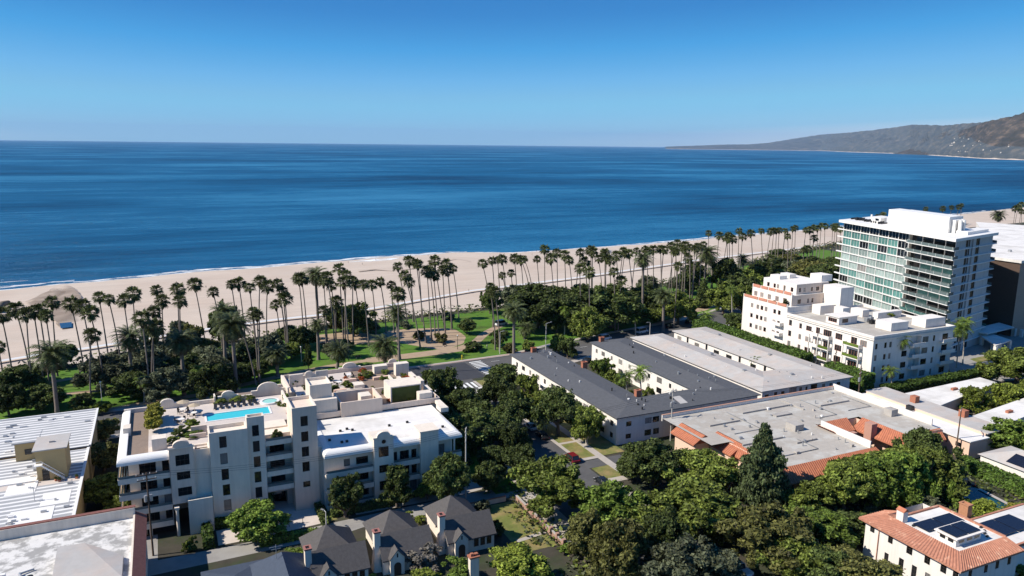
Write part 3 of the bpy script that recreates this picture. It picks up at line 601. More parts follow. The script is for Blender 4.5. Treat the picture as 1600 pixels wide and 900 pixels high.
def trunk(seed, zb, r0=.06, limbs=5, top=.72):
    r = random.Random(seed); mb = MB(); pts = [(0, 0, -.02)]; x = y = 0
    for k in range(1, 5): x += r.uniform(-.04, .04); y += r.uniform(-.04, .04); pts.append((x, y, top * k / 4))
    mb.path(pts, [r0 * 1.25, r0, r0 * .8, r0 * .5, r0 * .25], 7)
    for i in range(limbs):
        a = 2 * PI * i / limbs + r.uniform(-.4, .4); z = zb * r.uniform(.75, 1.15); d = r.uniform(.4, .62)
        mb.path([(0, 0, z), (d * .5 * math.cos(a), d * .5 * math.sin(a), z + .12), (d * math.cos(a), d * math.sin(a), z + r.uniform(.22, .36))], [r0 * .55, r0 * .35, r0 * .14], 5)
    return mb
CR = {}
def crown_mesh(kind, v, m, n, leaf, zb):
    k = (kind, v, m.name, n)
    if k not in CR:
        g_ = (kind, v, n)
        if g_ not in CR: CR[g_] = (crown(v * 17 + len(kind), kind, n, leaf, zb).mesh(kind + '_crown', m),); CR[k] = CR[g_]
        else: me = CR[g_][0].copy(); me.materials[0] = m; CR[k] = (me,)
    return CR[k][0]
TK = {}
def trunk_mesh(v, zb, m, r0):
    k = (v, zb, m.name, r0)
    if k not in TK: TK[k] = trunk(v, zb, r0).mesh('trunk', m)
    return TK[k]
KINDS = {'broad': (11000, .050, .24), 'round': (9000, .056, .22), 'column': (8500, .070, .14), 'cone': (14000, .050, .06), 'shrub': (4200, .070, .0)}
def tree(bx, by, ty, w, kind, m, label, cat='tree', name=None, tm=None, big=False, group=None, v=None, z0=0, r0=.055):
    """base pixel on the ground, top pixel row, crown width in pixels -> a tree of real size standing there"""
    p = at(bx, by, z0); tp = top_at(bx, ty, p); h = max(tp.z - z0, .8); D = (p - Vector((0, 0, CAMH))).length
    rad = w / 2 * D / FPX / 1.0
    if tp.z: h = max(h - rad * .22, h * .6)        # the row seen on top of a crown lies behind its axis
    n, lf, zb = KINDS[kind]; v = R.randrange(3) if v is None else v
    if big: n = int(n * 2.1); lf *= .70
    nm = name or {'shrub': 'shrub', 'cone': 'conifer_tree'}.get(kind, 'broadleaf_tree')
    t = thing(nm, label, cat, (p.x, p.y, z0), R.uniform(0, 6.28), group)
    inst('foliage' if kind == 'shrub' else 'crown', crown_mesh(kind, v, m, n, lf, zb), t, scale=(rad, rad, h))
    if kind != 'shrub': inst('trunk', trunk_mesh(v, zb, tm or TRUNK, r0), t, scale=(rad, rad, h))
    return t

# --- palms
def fan_palm_crown(seed):
    r = random.Random(seed); mb = MB()
    for i in range(60):
        el = r.uniform(-.8, 1.1) if i > 5 else r.uniform(.8, 1.3); az = i * 2.399 + r.uniform(-.3, .3); L = r.uniform(.75, 1.15)
        d = Vector((math.cos(az) * math.cos(el), math.sin(az) * math.cos(el), math.sin(el))); side = Vector((-math.sin(az), math.cos(az), 0)); up = d.cross(side) * -1
        o = d * .1; e = d * L - Vector((0, 0, .12 * L)); w = .022
        mb.add([o - side * w, o + side * w, e + side * w, e - side * w], [(0, 1, 2, 3)], 0)
        R_ = r.uniform(.9, 1.2); nb = 7
        for k in range(nb):
            a0 = -1.25 + 2.5 * k / nb; a1 = -1.25 + 2.5 * (k + 1) / nb; am = (a0 + a1) / 2
            tip = e + (d * math.cos(am) + side * math.sin(am)) * R_ * r.uniform(.85, 1.1) - Vector((0, 0, R_ * (.18 + .3 * abs(math.sin(am)))))
            q0 = e + (d * math.cos(a0) + side * math.sin(a0)) * R_ * .55 + up * .05; q1 = e + (d * math.cos(a1) + side * math.sin(a1)) * R_ * .55 - up * .05
            mb.add([e, q0, tip, q1], [(0, 1, 2, 3)], 0)
    for i in range(26):      # dry hanging skirt
        az = i * 2.4; z = -r.uniform(.25, 1.5); q = r.uniform(.25, .55) * (1.15 + z * .35); c, s_ = math.cos(az), math.sin(az)
        mb.add([(c * .12, s_ * .12, z + .3), (c * q - s_ * .22, s_ * q + c * .22, z - .15), (c * q * .8, s_ * q * .8, z - .75), (c * q + s_ * .22, s_ * q - c * .22, z - .15)], [(0, 1, 2, 3)], 1)
    return mb
def feather_crown(seed, nf=52, L0=4.6, droop=1.0, lw=.62, dry=8):
    r = random.Random(seed); mb = MB()
    for i in range(nf):
        u = i / nf; el = 1.35 - 1.95 * u + r.uniform(-.15, .15); az = i * 2.399 + r.uniform(-.2, .2); L = L0 * r.uniform(.85, 1.08) * (.8 + .3 * math.sin(PI * min(1, u + .25)))
        m = 1 if i >= nf - dry else 0
        hd = Vector((math.cos(az), math.sin(az), 0)); side = Vector((-math.sin(az), math.cos(az), 0)); p = Vector((0, 0, 0)); prev = None; ns = 9
        for k in range(ns + 1):
            t = k / ns; e = el - droop * 1.35 * t ** 1.5; d = hd * math.cos(e) + Vector((0, 0, math.sin(e)))
            if k: p = p + d * (L / ns)
            nrm = d.cross(side) * -1
            if nrm.z < 0: nrm = -nrm
            if prev and k > 1:
                q, d0 = prev; w = lw * math.sin(PI * min(.97, .12 + .88 * t)) ** .6 * (1 if k < ns else .6)
                for sgn in (1, -1):
                    for h_ in (0, .5):
                        a = q.lerp(p, h_); b = q.lerp(p, h_ + .42); tip = a + side * sgn * w + d * w * .65 - Vector((0, 0, w * r.uniform(.15, .5)))
                        mb.add([a, b, tip], [(0, 1, 2)], m)
            if prev: q = prev[0]; mb.add([q - side * .03, q + side * .03, p + side * .02, p - side * .02], [(0, 1, 2, 3)], m)
            prev = (p.copy(), d)
    return mb
FANC = [fan_palm_crown(s).mesh('fan_palm_crown', [FROND, FROND_DRY]) for s in (1, 2, 3, 4)]
DATEC = [feather_crown(s, 84, 4.2, 1.1, .8, 12).mesh('date_palm_crown', [DATEF, FROND_DRY]) for s in (5, 6, 7)]
ROYALC = [feather_crown(s, 26, 3.2, 1.35, .75, 3).mesh('feather_palm_crown', [LEAF_BRIGHT, FROND_DRY]) for s in (8, 9)]
def palm_trunk(r0, r1, bend, flare=1.35):
    mb = MB(); n = 7; vs = []
    for k in range(9):
        t = k / 8; r = (r0 + (r1 - r0) * t) * (flare if k == 0 else 1); vs += [(bend * t * t + r * math.cos(2 * PI * a / n), r * math.sin(2 * PI * a / n), t) for a in range(n)]
    return mb.add(vs, [(k * n + a, k * n + (a + 1) % n, (k + 1) * n + (a + 1) % n, (k + 1) * n + a) for k in range(8) for a in range(n)], 0, True)
BENDS = (0, .5, 1.1, 1.8)
FANT = [palm_trunk(.25, .15, b).mesh('trunk', BARK) for b in BENDS]
DATET = palm_trunk(.55, .46, 0, 1.3).mesh('trunk', BARK)
ROYALT = palm_trunk(.22, .15, .2).mesh('trunk', PALETRUNK)
def palm(tx, ty, bx=None, by=None, h=24.0, kind='fan', label='', group=None, s=1.0, z0=0.0, dx=None):
    if bx is not None and by is not None:
        p = at(bx, by, z0); t = top_at(tx, ty, p)
    else:
        t = at(tx, ty, z0 + h); p = Vector((t.x - (dx if dx is not None else R.uniform(-1.6, .8)), t.y, z0))
    H_ = t.z - z0 - .3 * s
    if kind == 'date': cm, tm, b, nm = R.choice(DATEC), DATET, 0, 'date_palm'
    elif kind == 'royal': cm, tm, b, nm = R.choice(ROYALC), ROYALT, .2, 'feather_palm'
    else: k = R.randrange(4); cm, tm, b, nm = R.choice(FANC), FANT[k], BENDS[k], 'fan_palm'
    lean = t - p; L = math.hypot(lean.x, lean.y)
    az = math.atan2(lean.y, lean.x); tilt = math.atan2(max(L - b, 0), H_)
    # bend towards the lean
    root = thing(nm, label, 'palm tree', (p.x, p.y, z0), 0, group)
    root.rotation_mode = 'QUATERNION'; root.rotation_quaternion = (Matrix.Rotation(az, 4, 'Z') @ Matrix.Rotation(tilt, 4, 'Y')).to_quaternion()
    ln = math.hypot(H_, max(L - b, 0))
    inst('trunk', tm, root, scale=((1, 1, ln)))
    inst('crown', cm, root, (b, 0, ln), (0, -tilt * .7, R.uniform(0, 6.28)), [s * (1.3 if kind == 'fan' else 1.35 if kind == 'date' else 1.15) * R.uniform(.82, 1.16)] * 3)
    return root
ORD = ['first from left', 'second from left', 'third from left', 'fourth from left', 'fifth from left', 'sixth from left', 'seventh from left', 'eighth from left', 'ninth from left', 'tenth from left', 'eleventh from left', 'twelfth from left', 'thirteenth from left', 'fourteenth from left', 'fifteenth from left', 'sixteenth from left', 'seventeenth from left', 'eighteenth from left', 'nineteenth from left', 'twentieth from left']
GROUP = 'tall slender fan palms along the bluff'
def cluster(z, where, items, h=24.0, s=1.0):
    ox, oy, k = z; it = []
    for e in items:
        q = [ox + e[0] * k, oy + e[1] * k] + ([ox + e[2] * k, oy + e[3] * k] if len(e) >= 4 and e[2] is not None else [None, None]); it.append((q, e[4] if len(e) > 4 else (e[2] if len(e) == 3 else h)))
    it.sort(key=lambda q: q[0][0])
    for i, (q, hh) in enumerate(it):
        palm(*q, h=hh, label='%s fan palm from the left %s' % (ORD[i].replace(' from left', ''), where), group=GROUP, s=s)
ZA = (0, 430, .2557); ZB_ = (220, 400, .2557); ZC = (460, 380, .2557); ZD = (700, 360, .2557); ZE = (940, 340, .2557); ZF = (1100, 320, .189)
cluster(ZA, 'at the far left edge of the sand', [(5, 230, 85, 670), (-12, 430, 15, 595), (95, 200, 200, 700), (150, 230)], 23)
cluster(ZA, 'before the stained drain sand', [(205, 215), (245, 210), (290, 235), (315, 160), (432, 165, 525, 650)], 23)
cluster(ZA, 'right of the dark drain pool', [(500, 180), (555, 220), (530, 355, 560, 800), (603, 125), (670, 140)], 24)
cluster(ZA, 'above the pale car park', [(755, 145), (810, 105)], 24)
cluster(ZB_, 'in the tangle left of the bare sand', [(95, 200, 140, 570), (125, 265, 145, 590), (65, 335), (40, 425, 75, 870), (15, 370)], 24, 1.1)
cluster(ZB_, 'before the low scrub and open sand', [(220, 200), (237, 270), (327, 165, 395, 540)], 23)
cluster(ZB_, 'behind the umbrella-shaped pine', [(465, 210), (560, 165), (603, 160), (665, 187), (712, 150), (753, 178)], 23)
cluster(ZB_, 'rising beside the curved rooftop arch', [(690, 340, 720, 770), (710, 355, 730, 780), (600, 400, 705, 790)])
cluster(ZB_, 'of the shaggy group beside the tallest date palm', [(840, 165), (866, 215, 900, 590), (825, 290, 855, 520), (880, 250, 905, 600), (965, 130, 995, 480)], 24, 1.1)
cluster(ZC, 'between tallest date palm and round tree', [(60, 210, 78, 590), (185, 230, 200, 600), (230, 200), (240, 250, 255, 600), (272, 150, 300, 600), (310, 185, 312, 610), (180, 405, 195, 630), (255, 350, 255, 600), (300, 230)], 25)
cluster(ZC, 'in front of the dark round tree', [(355, 220, 360, 620), (370, 245, 400, 520), (420, 245, 455, 630), (478, 245, 498, 555), (538, 230, 560, 550), (592, 250, 610, 545)])
cluster(ZC, 'leaning left above the sandy clearing', [(632, 300), (630, 135, 690, 500), (675, 190, 770, 640), (701, 100, 727, 480), (715, 230, 730, 480), (745, 115, 805, 610), (762, 125, 778, 480)], 26)
cluster(ZC, 'in the close stand left of the bright lawn', [(810, 165, 840, 600), (835, 165, 860, 580), (850, 190, 885, 570), (855, 100, 920, 530), (905, 155, 922, 550), (930, 120, 960, 530), (935, 165, 965, 520), (968, 145, 1005, 460)], 27)
cluster(ZD, 'before the sand left of the grove', [(210, 195, 250, 420), (270, 180, 282, 420), (303, 175, 318, 400), (348, 170, 352, 430), (345, 270, 354, 435), (385, 255, 398, 430), (405, 165, 420, 420)])
cluster(ZD, 'of three trunks behind the zebra crossing', [(262, 340, 275, 590), (290, 360, 288, 730), (310, 370, 315, 740)])
cluster(ZD, 'above the left end of the dark grove', [(445, 180, 465, 500), (440, 160, 492, 330), (465, 165, 512, 345), (543, 170, 565, 420), (590, 110), (628, 165, 665, 590), (665, 130)], 25)
cluster(ZD, 'above the right end of the dark grove', [(715, 145), (740, 175, 765, 570), (788, 130), (835, 185, 853, 470), (804, 225), (862, 250), (872, 115), (884, 125), (920, 165, 945, 510), (958, 135), (968, 165)], 25)
cluster(ZE, 'left of the feathery mid-park date palm', [(20, 210), (60, 255), (75, 325, 82, 690), (118, 380, 100, 690), (104, 225), (118, 200), (128, 215), (165, 215, 200, 560), (200, 200)], 25)
cluster(ZE, 'right of the feathery mid-park date palm', [(265, 190), (278, 200), (315, 190), (360, 185), (378, 190), (425, 165), (428, 200)], 25)
cluster(ZE, 'in the dense clump before the mid beach', [(462, 150), (466, 200), (490, 180), (510, 165), (515, 200), (540, 175), (540, 245, 540, 440), (570, 185), (578, 175), (615, 160), (467, 290)], 25)
cluster(ZE, 'with wide gaps before the open beach', [(655, 90), (718, 105), (755, 130), (775, 115), (790, 105), (800, 125), (840, 78), (862, 110), (912, 90, 925, 380), (975, 78, 988, 350)], 24)
cluster(ZF, 'in the line left of the terraced building', [(535, 215), (575, 205), (600, 210), (622, 205), (672, 210), (697, 255), (735, 195), (757, 185), (560, 440, 13.)], 23)
cluster(ZF, 'in the line left of the glass tower', [(843, 205), (880, 200), (905, 180), (945, 190), (972, 165), (1000, 170), (912, 270, 17.), (1065, 175), (1085, 190), (1110, 170), (825, 370, 14.), (855, 358, 14.), (1130, 200)], 22)
cluster((1440, 300, .1555), 'peeping over the white tower penthouse', [(222, 160, 24.), (300, 150, 24.), (365, 145, 24.), (405, 128, 24.), (40, 165, 24.)], 24)
cluster((1280, 310, .2), 'peeping over the flat tower roof', [(458, 140, 25.), (496, 118, 25.), (503, 128, 25.)], 25)
cluster((1440, 300, .1555), 'over the pale roof at the far right', [(965, 150), (1005, 120), (1012, 190), (945, 160)], 20, 1.3)
def dates(items):
    for tx, ty, bx, by, s, lab in items: palm(tx, ty, bx, by, h=14, kind='date', label=lab, s=s)
dates([(80, 553, 90, 647, 1.2, 'big date palm rising behind the striped white roof'), (202, 527, 206, 610, .95, 'date palm left of the grey-green scrub thicket'),
       (283, 533, 288, 618, 1.0, 'date palm with thick trunk behind the left rooftop arch'), (362, 508, 370, 613, 1.1, 'tall date palm behind the pool terrace, green crown'),
       (349, 487, 353, 590, .85, 'date palm with browning crown under the umbrella pine'), (493, 430, 498, 520, 1.0, 'tallest date palm, standing above the other palms left of centre'),
       (496, 507, 498, 562, .72, 'slim date palm directly below the tallest date palm'), (530, 548, 527, 575, .95, 'low spreading date palm behind the rooftop garden'),
       (601, 541, 602, 574, 1.1, 'squat spreading date palm on the lawn beside the granite path'), (620, 488, 624, 562, .95, 'date palm standing at the edge of the granite path'),
       (803, 486, 803, 558, 1.0, 'date palm on the avenue kerb left of the charcoal roof'), (822, 514, 820, 530, .85, 'short spreading date palm on the lawn beside the dark grove'),
       (1005, 405, 1004, 500, 1.0, 'tall date palm with feathery crown in mid park'), (1037, 462, 1036, 518, .95, 'date palm rising behind the pale gravel roof'),
       (1104, 396, 1100, 455, 1.35, 'broad shaggy date palm among park trees'), (1161, 404, 1160, 434, .9, 'date palm beside the path right of the park trees'),
       (1113, 408, 1112, 450, .9, 'smaller date palm tucked behind the broad shaggy one'), (432, 553, 434, 588, .85, 'low date palm on the lawn behind the curved arch'),
       (1560, 336, 1559, 347, 2.0, 'lone round palm on the pale roof horizon at far right')])
def royals(items):
    for tx, ty, bx, by, s, lab in items: palm(tx, ty, bx, by, kind='royal', label=lab, s=s)
royals([(224, 595, 226, 628, .8, 'short feather palm beside the left rooftop arch'), (314, 577, 316, 618, .9, 'bright feather palm behind the terrace wall'),
        (883, 483, 882, 523, 1.1, 'bright feather palm before the dark grove'), (992, 497, 993, 524, .9, 'shaggy green palm at the avenue beside the white van'),
        (1103, 493, 1104, 513, 1.1, 'feather palm on the avenue verge at the hedge end'), (1143, 452, 1144, 505, 1.0, 'palm with brown skirt before the terraced building'),
        (1185, 483, 1184, 520, .8, 'dark feather palm at the corner of the terraced building'),
        (1408, 531, 1402, 600, 1.15, 'feather palm before the shaded end of the terraced building'), (1470, 526, 1463, 585, 1.15, 'feather palm at the right end of the terraced building'),
        (1392, 579, 1394, 612, .85, 'short feather palm at the foot of the terraced building'), (1500, 513, 1494, 575, 1.35, 'tall feather palm by the parking yard entrance'),
        (1508, 503, 1504, 570, 1.2, 'second feather palm by the yard, leaning right of its neighbour'), (1399, 477, 1399, 500, .9, 'feather palm before the teal glass facade'),
        (978, 588, 980, 640, 1.0, 'small palm in the courtyard of the charcoal-roofed building'), (1000, 580, 1003, 640, 1.15, 'larger palm in the courtyard of the charcoal-roofed building'),
        (1180, 562, 1181, 590, .7, 'palm in the narrow court between pale roofs'), (416, 775, 420, 800, .6, 'small palm beside the white block entrance'),
        (1198, 563, 1198, 590, .5, 'dark slim palm in the narrow court between pale roofs')])

# --- broadleaf trees and shrubs: base x, base y, top y, width (pixels), kind, leaves, label
for a in [
    # foreground mass
    (862, 800, 706, 128, 'broad', LEAF_MID, 'large rounded street tree in front of the driveway, foreground', 1),
    (955, 835, 745, 120, 'broad', LEAF_BRIGHT, 'broad tree just right of the large rounded street tree', 1),
    (915, 880, 792, 80, 'round', LEAF_OLIVE, 'olive-brown tree right of the garden gate walk', 1),
    (965, 910, 800, 110, 'round', LEAF_OLIVE, 'upright olive-green tree at the bottom edge, centre right', 1),
    (1018, 760, 678, 100, 'broad', LEAF_DARK, 'dark tree against the corner of the charcoal-roofed building', 1),
    (1095, 765, 690, 115, 'broad', LEAF_MID, 'green tree in front of the small orange roofs', 1),
    (1090, 835, 740, 150, 'broad', LEAF_MID, 'wide tree below the small orange roofs', 1),
    (1187, 790, 652, 92, 'cone', LEAF_FIR, 'tall conifer with pointed top standing before the flat tiled-edge building', 1),
    (1065, 935, 830, 130, 'broad', LEAF_GREY, 'grey-green tree at the bottom edge left of the white pickup', 1),
    (1195, 880, 775, 140, 'broad', LEAF_OLIVE, 'spreading tree above the white pickup', 1),
    (1280, 850, 790, 100, 'round', LEAF_BRIGHT, 'mid-green tree left of the villa, beyond the dark lane', 1),
    (1340, 935, 855, 125, 'broad', LEAF_OLIVE, 'olive tree in front of the villa at the bottom edge', 1),
    (1245, 800, 765, 60, 'round', LEAF_BRIGHT, 'small fresh-green tree behind the shaded lane', 0),
    (1130, 850, 826, 40, 'round', LEAF_YELLOW, 'small yellow-green tree just above the white pickup', 0),
    (1440, 740, 657, 75, 'broad', LEAF_DARK, 'dark spreading tree in front of the peach row', 1),
    (1450, 775, 690, 85, 'round', LEAF_MID, 'tall green tree at the right end of the big hedge', 1),
    (1372, 790, 705, 90, 'round', LEAF_BRIGHT, 'bright rounded tree in the middle of the big hedge', 1),
    (1318, 795, 715, 85, 'round', LEAF_MID, 'green tree at the tiled corner of the flat building', 1),
    (1406, 785, 697, 80, 'round', LEAF_BRIGHT, 'fresh green tree between two rounded hedge trees', 1),
    (1270, 800, 745, 70, 'round', LEAF_MID, 'lower green tree at the left end of the big hedge', 0),
    (1522, 648, 601, 48, 'round', LEAF_LIME, 'lime-green round tree between the pale roofs, left one', 0),
    (1567, 640, 593, 46, 'round', LEAF_LIME, 'lime-green round tree between the pale roofs, middle one', 0),
    (1606, 636, 590, 42, 'round', LEAF_LIME, 'lime-green round tree cut by the right edge', 0),
    (1590, 605, 532, 100, 'broad', LEAF_MID, 'large green tree at the right edge beyond the pale roofs', 1),
    (1588, 710, 648, 90, 'broad', LEAF_BRIGHT, 'bright tree at the right edge behind the white house', 0),
    (1545, 700, 668, 60, 'round', LEAF_BRIGHT, 'fresh green tree left of the white house', 0),
    (1600, 715, 682, 50, 'round', LEAF_MID, 'darker tree at the right edge above the white house', 0),
    (1594, 512, 485, 44, 'round', LEAF_DARK, 'dark tree beside the brown brick tower', 0),
    (1537, 815, 775, 44, 'round', LEAF_LIME, 'small leafy tree by the garden pool', 0),
    (1588, 820, 783, 44, 'round', LEAF_YELLOW, 'yellow-green tree at the right edge above the villa', 0),
    (1482, 790, 750, 22, 'column', LEAF_BRIGHT, 'slim upright green tree by the garden pool wall', 0),
    (1438, 800, 768, 60, 'round', LEAF_GREY, 'grey-green garden tree behind the villa', 0),
    (1590, 905, 872, 60, 'shrub', LEAF_MID, 'green bush at the villa side, bottom right corner', 0),
    # street and block
    (748, 705, 630, 105, 'broad', LEAF_DARK, 'dark street tree beside the right corner of the white block', 1),
    (690, 640, 567, 68, 'round', LEAF_DARK, 'dark tree at the avenue end of the side street', 1),
    (720, 650, 600, 80, 'broad', LEAF_DARK, 'dark street tree between the avenue corner and the white block', 1),
    (800, 715, 655, 60, 'round', LEAF_DARK, 'dark street tree shading the side street', 1),
    (788, 612, 560, 62, 'round', LEAF_DARK, 'dark street tree at the far corner of the charcoal-roofed building', 0),
    (825, 630, 580, 45, 'round', LEAF_MID, 'green tree against the long white wall of the charcoal-roofed building', 0),
    (872, 680, 598, 90, 'broad', LEAF_DARK, 'dark street tree above the parked white car', 1),
    (845, 640, 605, 40, 'round', LEAF_MID, 'small green tree by the long white wall', 0),
    (917, 695, 625, 60, 'round', LEAF_MID, 'green tree with white trunk by the red car', 1),
    (700, 790, 700, 85, 'round', LEAF_DARK, 'dark tree at the right end of the white block rear', 1),
    (540, 808, 732, 72, 'column', LEAF_DARK, 'dark upright tree before the white block, beside the forecourt', 1),
    (620, 792, 724, 66, 'column', LEAF_DARK, 'dark upright tree before the white block, next to the round window', 1),
    (403, 842, 776, 96, 'round', LEAF_BRIGHT, 'bushy tree in the forecourt of the white block', 1),
    (487, 785, 757, 34, 'shrub', LEAF_LIME, 'lime bush beside the white block entrance', 0),
    (165, 790, 735, 70, 'round', LEAF_MID, 'olive-green tree in the gap left of the white block, nearest', 0),
    (162, 735, 683, 60, 'round', LEAF_OLIVE, 'brownish tree in the gap left of the white block, middle one', 0),
    (165, 690, 650, 46, 'round', LEAF_OLIVE, 'brownish tree in the gap left of the white block, farthest', 0),
    (195, 810, 770, 50, 'round', LEAF_MID, 'green tree under the left balconies of the white block', 0),
    (160, 645, 620, 40, 'shrub', LEAF_LIME, 'lime shrub behind the gap left of the white block', 0),
    (1000, 850, 780, 90, 'broad', LEAF_MID, 'mid-green tree over the dark street below the driveway', 1),
    (1040, 890, 790, 90, 'round', LEAF_DARK, 'dark tree between olive and wide green trees, bottom centre', 1),
    (1120, 920, 850, 90, 'round', LEAF_GREY, 'grey-green treetop left of the white pickup', 1),
    (1240, 905, 820, 110, 'broad', LEAF_MID, 'dense tree right of the white pickup', 1),
    (1290, 930, 850, 90, 'round', LEAF_DARK, 'dark tree at the bottom edge left of the olive villa tree', 1),
    (985, 745, 700, 50, 'round', LEAF_DARK, 'small dark tree by the patchy verge at the driveway', 0),
    (1230, 845, 785, 80, 'round', LEAF_MID, 'mid-green tree behind the dense tree by the pickup', 1),
    (1330, 840, 795, 70, 'round', LEAF_DARK, 'dark tree just left of the villa gable', 0),
    (205, 622, 575, 60, 'broad', LEAF_DARK, 'dark low tree in front of the left scrub thicket', 1),
    (300, 600, 545, 70, 'broad', LEAF_DARK, 'dark tree in the heart of the scrub thicket', 1),
    (185, 585, 540, 60, 'broad', LEAF_GREY, 'grey tree on the bluff side of the thicket', 0),
    (265, 575, 525, 60, 'broad', LEAF_GREY, 'grey tree at the back of the thicket', 0),
    (310, 565, 520, 60, 'broad', LEAF_OLIVE, 'olive tree at the back right of the thicket', 0),
    (375, 600, 560, 60, 'broad', LEAF_DARK, 'dark tree right of the pool terrace palms', 0),
    (395, 560, 520, 50, 'broad', LEAF_GREY, 'grey tree before the umbrella-shaped pine', 0),
    (1085, 440, 405, 40, 'broad', LEAF_DARK, 'dark bluff tree left of the open beach palms', 0),
    (1215, 425, 398, 46, 'broad', LEAF_DARK, 'dark bluff tree behind the stepped building, right one', 0),
    (1165, 455, 415, 50, 'broad', LEAF_MID, 'mid-green bluff tree left of the stepped building', 0),
    (1140, 440, 410, 44, 'broad', LEAF_GREY, 'grey bluff tree between two palms', 0),
    (1275, 430, 402, 50, 'broad', LEAF_OLIVE, 'olive bluff tree left of the glass tower', 0),
    (785, 700, 640, 70, 'broad', LEAF_DARK, 'dark street tree hiding the left kerb, farther one', 1),
    (765, 770, 715, 60, 'round', LEAF_DARK, 'dark tree over the service path near the lane end', 0),
    (740, 665, 615, 70, 'broad', LEAF_DARK, 'dark street tree behind the white block corner', 1),
    (800, 676, 600, 84, 'broad', LEAF_DARK, 'dark street tree leaning over the left side of the street, middle', 1),
    (775, 640, 578, 70, 'broad', LEAF_DARK, 'dark street tree near the loaded truck', 1),
    (815, 752, 690, 66, 'broad', LEAF_DARK, 'dark street tree at the shaded left kerb lamp', 1),
    (655, 530, 512, 26, 'shrub', LEAF_OLIVE, 'brownish shrub in the sandy clearing, left', 0),
    (690, 535, 515, 28, 'shrub', LEAF_OLIVE, 'brownish shrub in the sandy clearing, right', 0),
    (630, 512, 496, 30, 'shrub', LEAF_GREY, 'grey shrub behind the sandy clearing', 0),
    (580, 520, 498, 34, 'round', LEAF_GREY, 'small grey tree right of the round dark tree', 0),
    (700, 500, 484, 30, 'shrub', LEAF_GREY, 'grey shrub on the bluff above the bright lawn', 0),
    (405, 590, 555, 44, 'round', LEAF_DARK, 'small dark tree on the lawn behind the curved arch', 0),
    (455, 560, 530, 40, 'round', LEAF_MID, 'small green tree on the left of the path', 0),
    (540, 545, 525, 30, 'shrub', LEAF_DARK, 'dark shrub behind the squat date palm', 0),
    (825, 548, 526, 30, 'shrub', LEAF_MID, 'green shrub right of the avenue date palm', 0),
    (780, 540, 512, 30, 'round', LEAF_DARK, 'small dark tree by the three trunks', 0),
    (1035, 500, 462, 50, 'broad', LEAF_DARK, 'dark tree left of the rounded park tree', 0),
    (1010, 505, 478, 40, 'round', LEAF_MID, 'green tree right of the feathery palm foot', 0),
    (1268, 420, 394, 56, 'broad', LEAF_DARK, 'dark tree left of the glass tower, behind palms', 0),
    (1302, 428, 396, 56, 'broad', LEAF_DARK, 'dark tree close against the left end of the glass tower', 0),
    (1236, 414, 392, 44, 'broad', LEAF_OLIVE, 'olive bluff tree among the tower-side palms', 0),
    (1215, 405, 385, 36, 'broad', LEAF_DARK, 'small dark bluff tree behind the terraced roof palms', 0),
    (475, 545, 505, 50, 'broad', LEAF_DARK, 'dark tree under the tallest date palm', 0),
    (520, 555, 530, 40, 'round', LEAF_GREY, 'grey-green tree behind the rooftop garden palms', 0),
    (385, 575, 530, 60, 'broad', LEAF_DARK, 'dark tree left of the leaning trunks behind the arch', 0),
    (60, 600, 560, 60, 'broad', LEAF_DARK, 'dark tree behind the left park path', 0),
    (340, 600, 550, 60, 'broad', LEAF_GREY, 'grey-green tree at the right flank of the scrub thicket', 0),
    (975, 505, 455, 60, 'broad', LEAF_DARK, 'dark tree filling the right front of the grove', 1),
    (870, 520, 470, 60, 'broad', LEAF_DARK, 'dark tree filling the left front of the grove', 1),
    # cottages' garden
    # cottages' garden
    (812, 915, 848, 110, 'round', LEAF_LIME, 'lime-green tree at the bottom edge, left of centre', 1),
    (720, 905, 865, 60, 'shrub', LEAF_BRIGHT, 'bright bush in front of the third cottage', 0),
    (660, 920, 880, 70, 'shrub', LEAF_LIME, 'lime bush at the bottom edge under the bare tree', 0),
    (655, 885, 838, 74, 'shrub', LEAF_BARE, 'bare silvery shrub in front of the middle cottage', 0),
    (560, 905, 884, 60, 'shrub', LEAF_BRIGHT, 'clipped green bush below the first cottage', 0),
    (465, 872, 852, 40, 'shrub', LEAF_BRIGHT, 'leafy bush between the slate roof and the first cottage', 0),
    (635, 815, 796, 24, 'shrub', LEAF_LIME, 'small round lime shrub behind the middle cottage', 0),
    (655, 818, 802, 20, 'shrub', LEAF_LIME, 'bright lime shrub between the middle and third cottage', 0),
    (755, 800, 775, 30, 'shrub', LEAF_GREY, 'pale silvery shrub right of the third cottage roof', 0),
    (775, 838, 806, 34, 'shrub', LEAF_DARK, 'dark bush on the shaded side of the third cottage', 0),
    (668, 780, 748, 40, 'round', LEAF_BRIGHT, 'small bright tree at the foot of the blank white pier', 0),
    (890, 865, 845, 40, 'shrub', LEAF_BRIGHT, 'green bush right of the garden gate', 0),
    (298, 862, 835, 24, 'shrub', LEAF_MID, 'potted bush at the carport left of the white block', 0),
    (490, 905, 880, 26, 'shrub', LEAF_MID, 'thin bush by the first cottage chimney', 0),
    # park
    (25, 625, 565, 70, 'broad', LEAF_DARK, 'dark tree at the left edge of the park', 0),
    (15, 650, 590, 50, 'broad', LEAF_DARK, 'dark tree at the left edge above the striped roof', 0),
    (65, 640, 595, 60, 'broad', LEAF_DARK, 'dark low tree left of the big date palm', 0),
    (130, 640, 612, 34, 'round', LEAF_DARK, 'small dark tree alone on the lawn', 0),
    (100, 575, 530, 45, 'round', LEAF_DARK, 'dark tree on the bluff behind the big date palm', 0),
    (165, 610, 548, 76, 'broad', LEAF_GREY, 'grey-green tree left of the scrub thicket', 1),
    (225, 600, 535, 90, 'broad', LEAF_GREY, 'grey-green tree in the middle of the scrub thicket', 1),
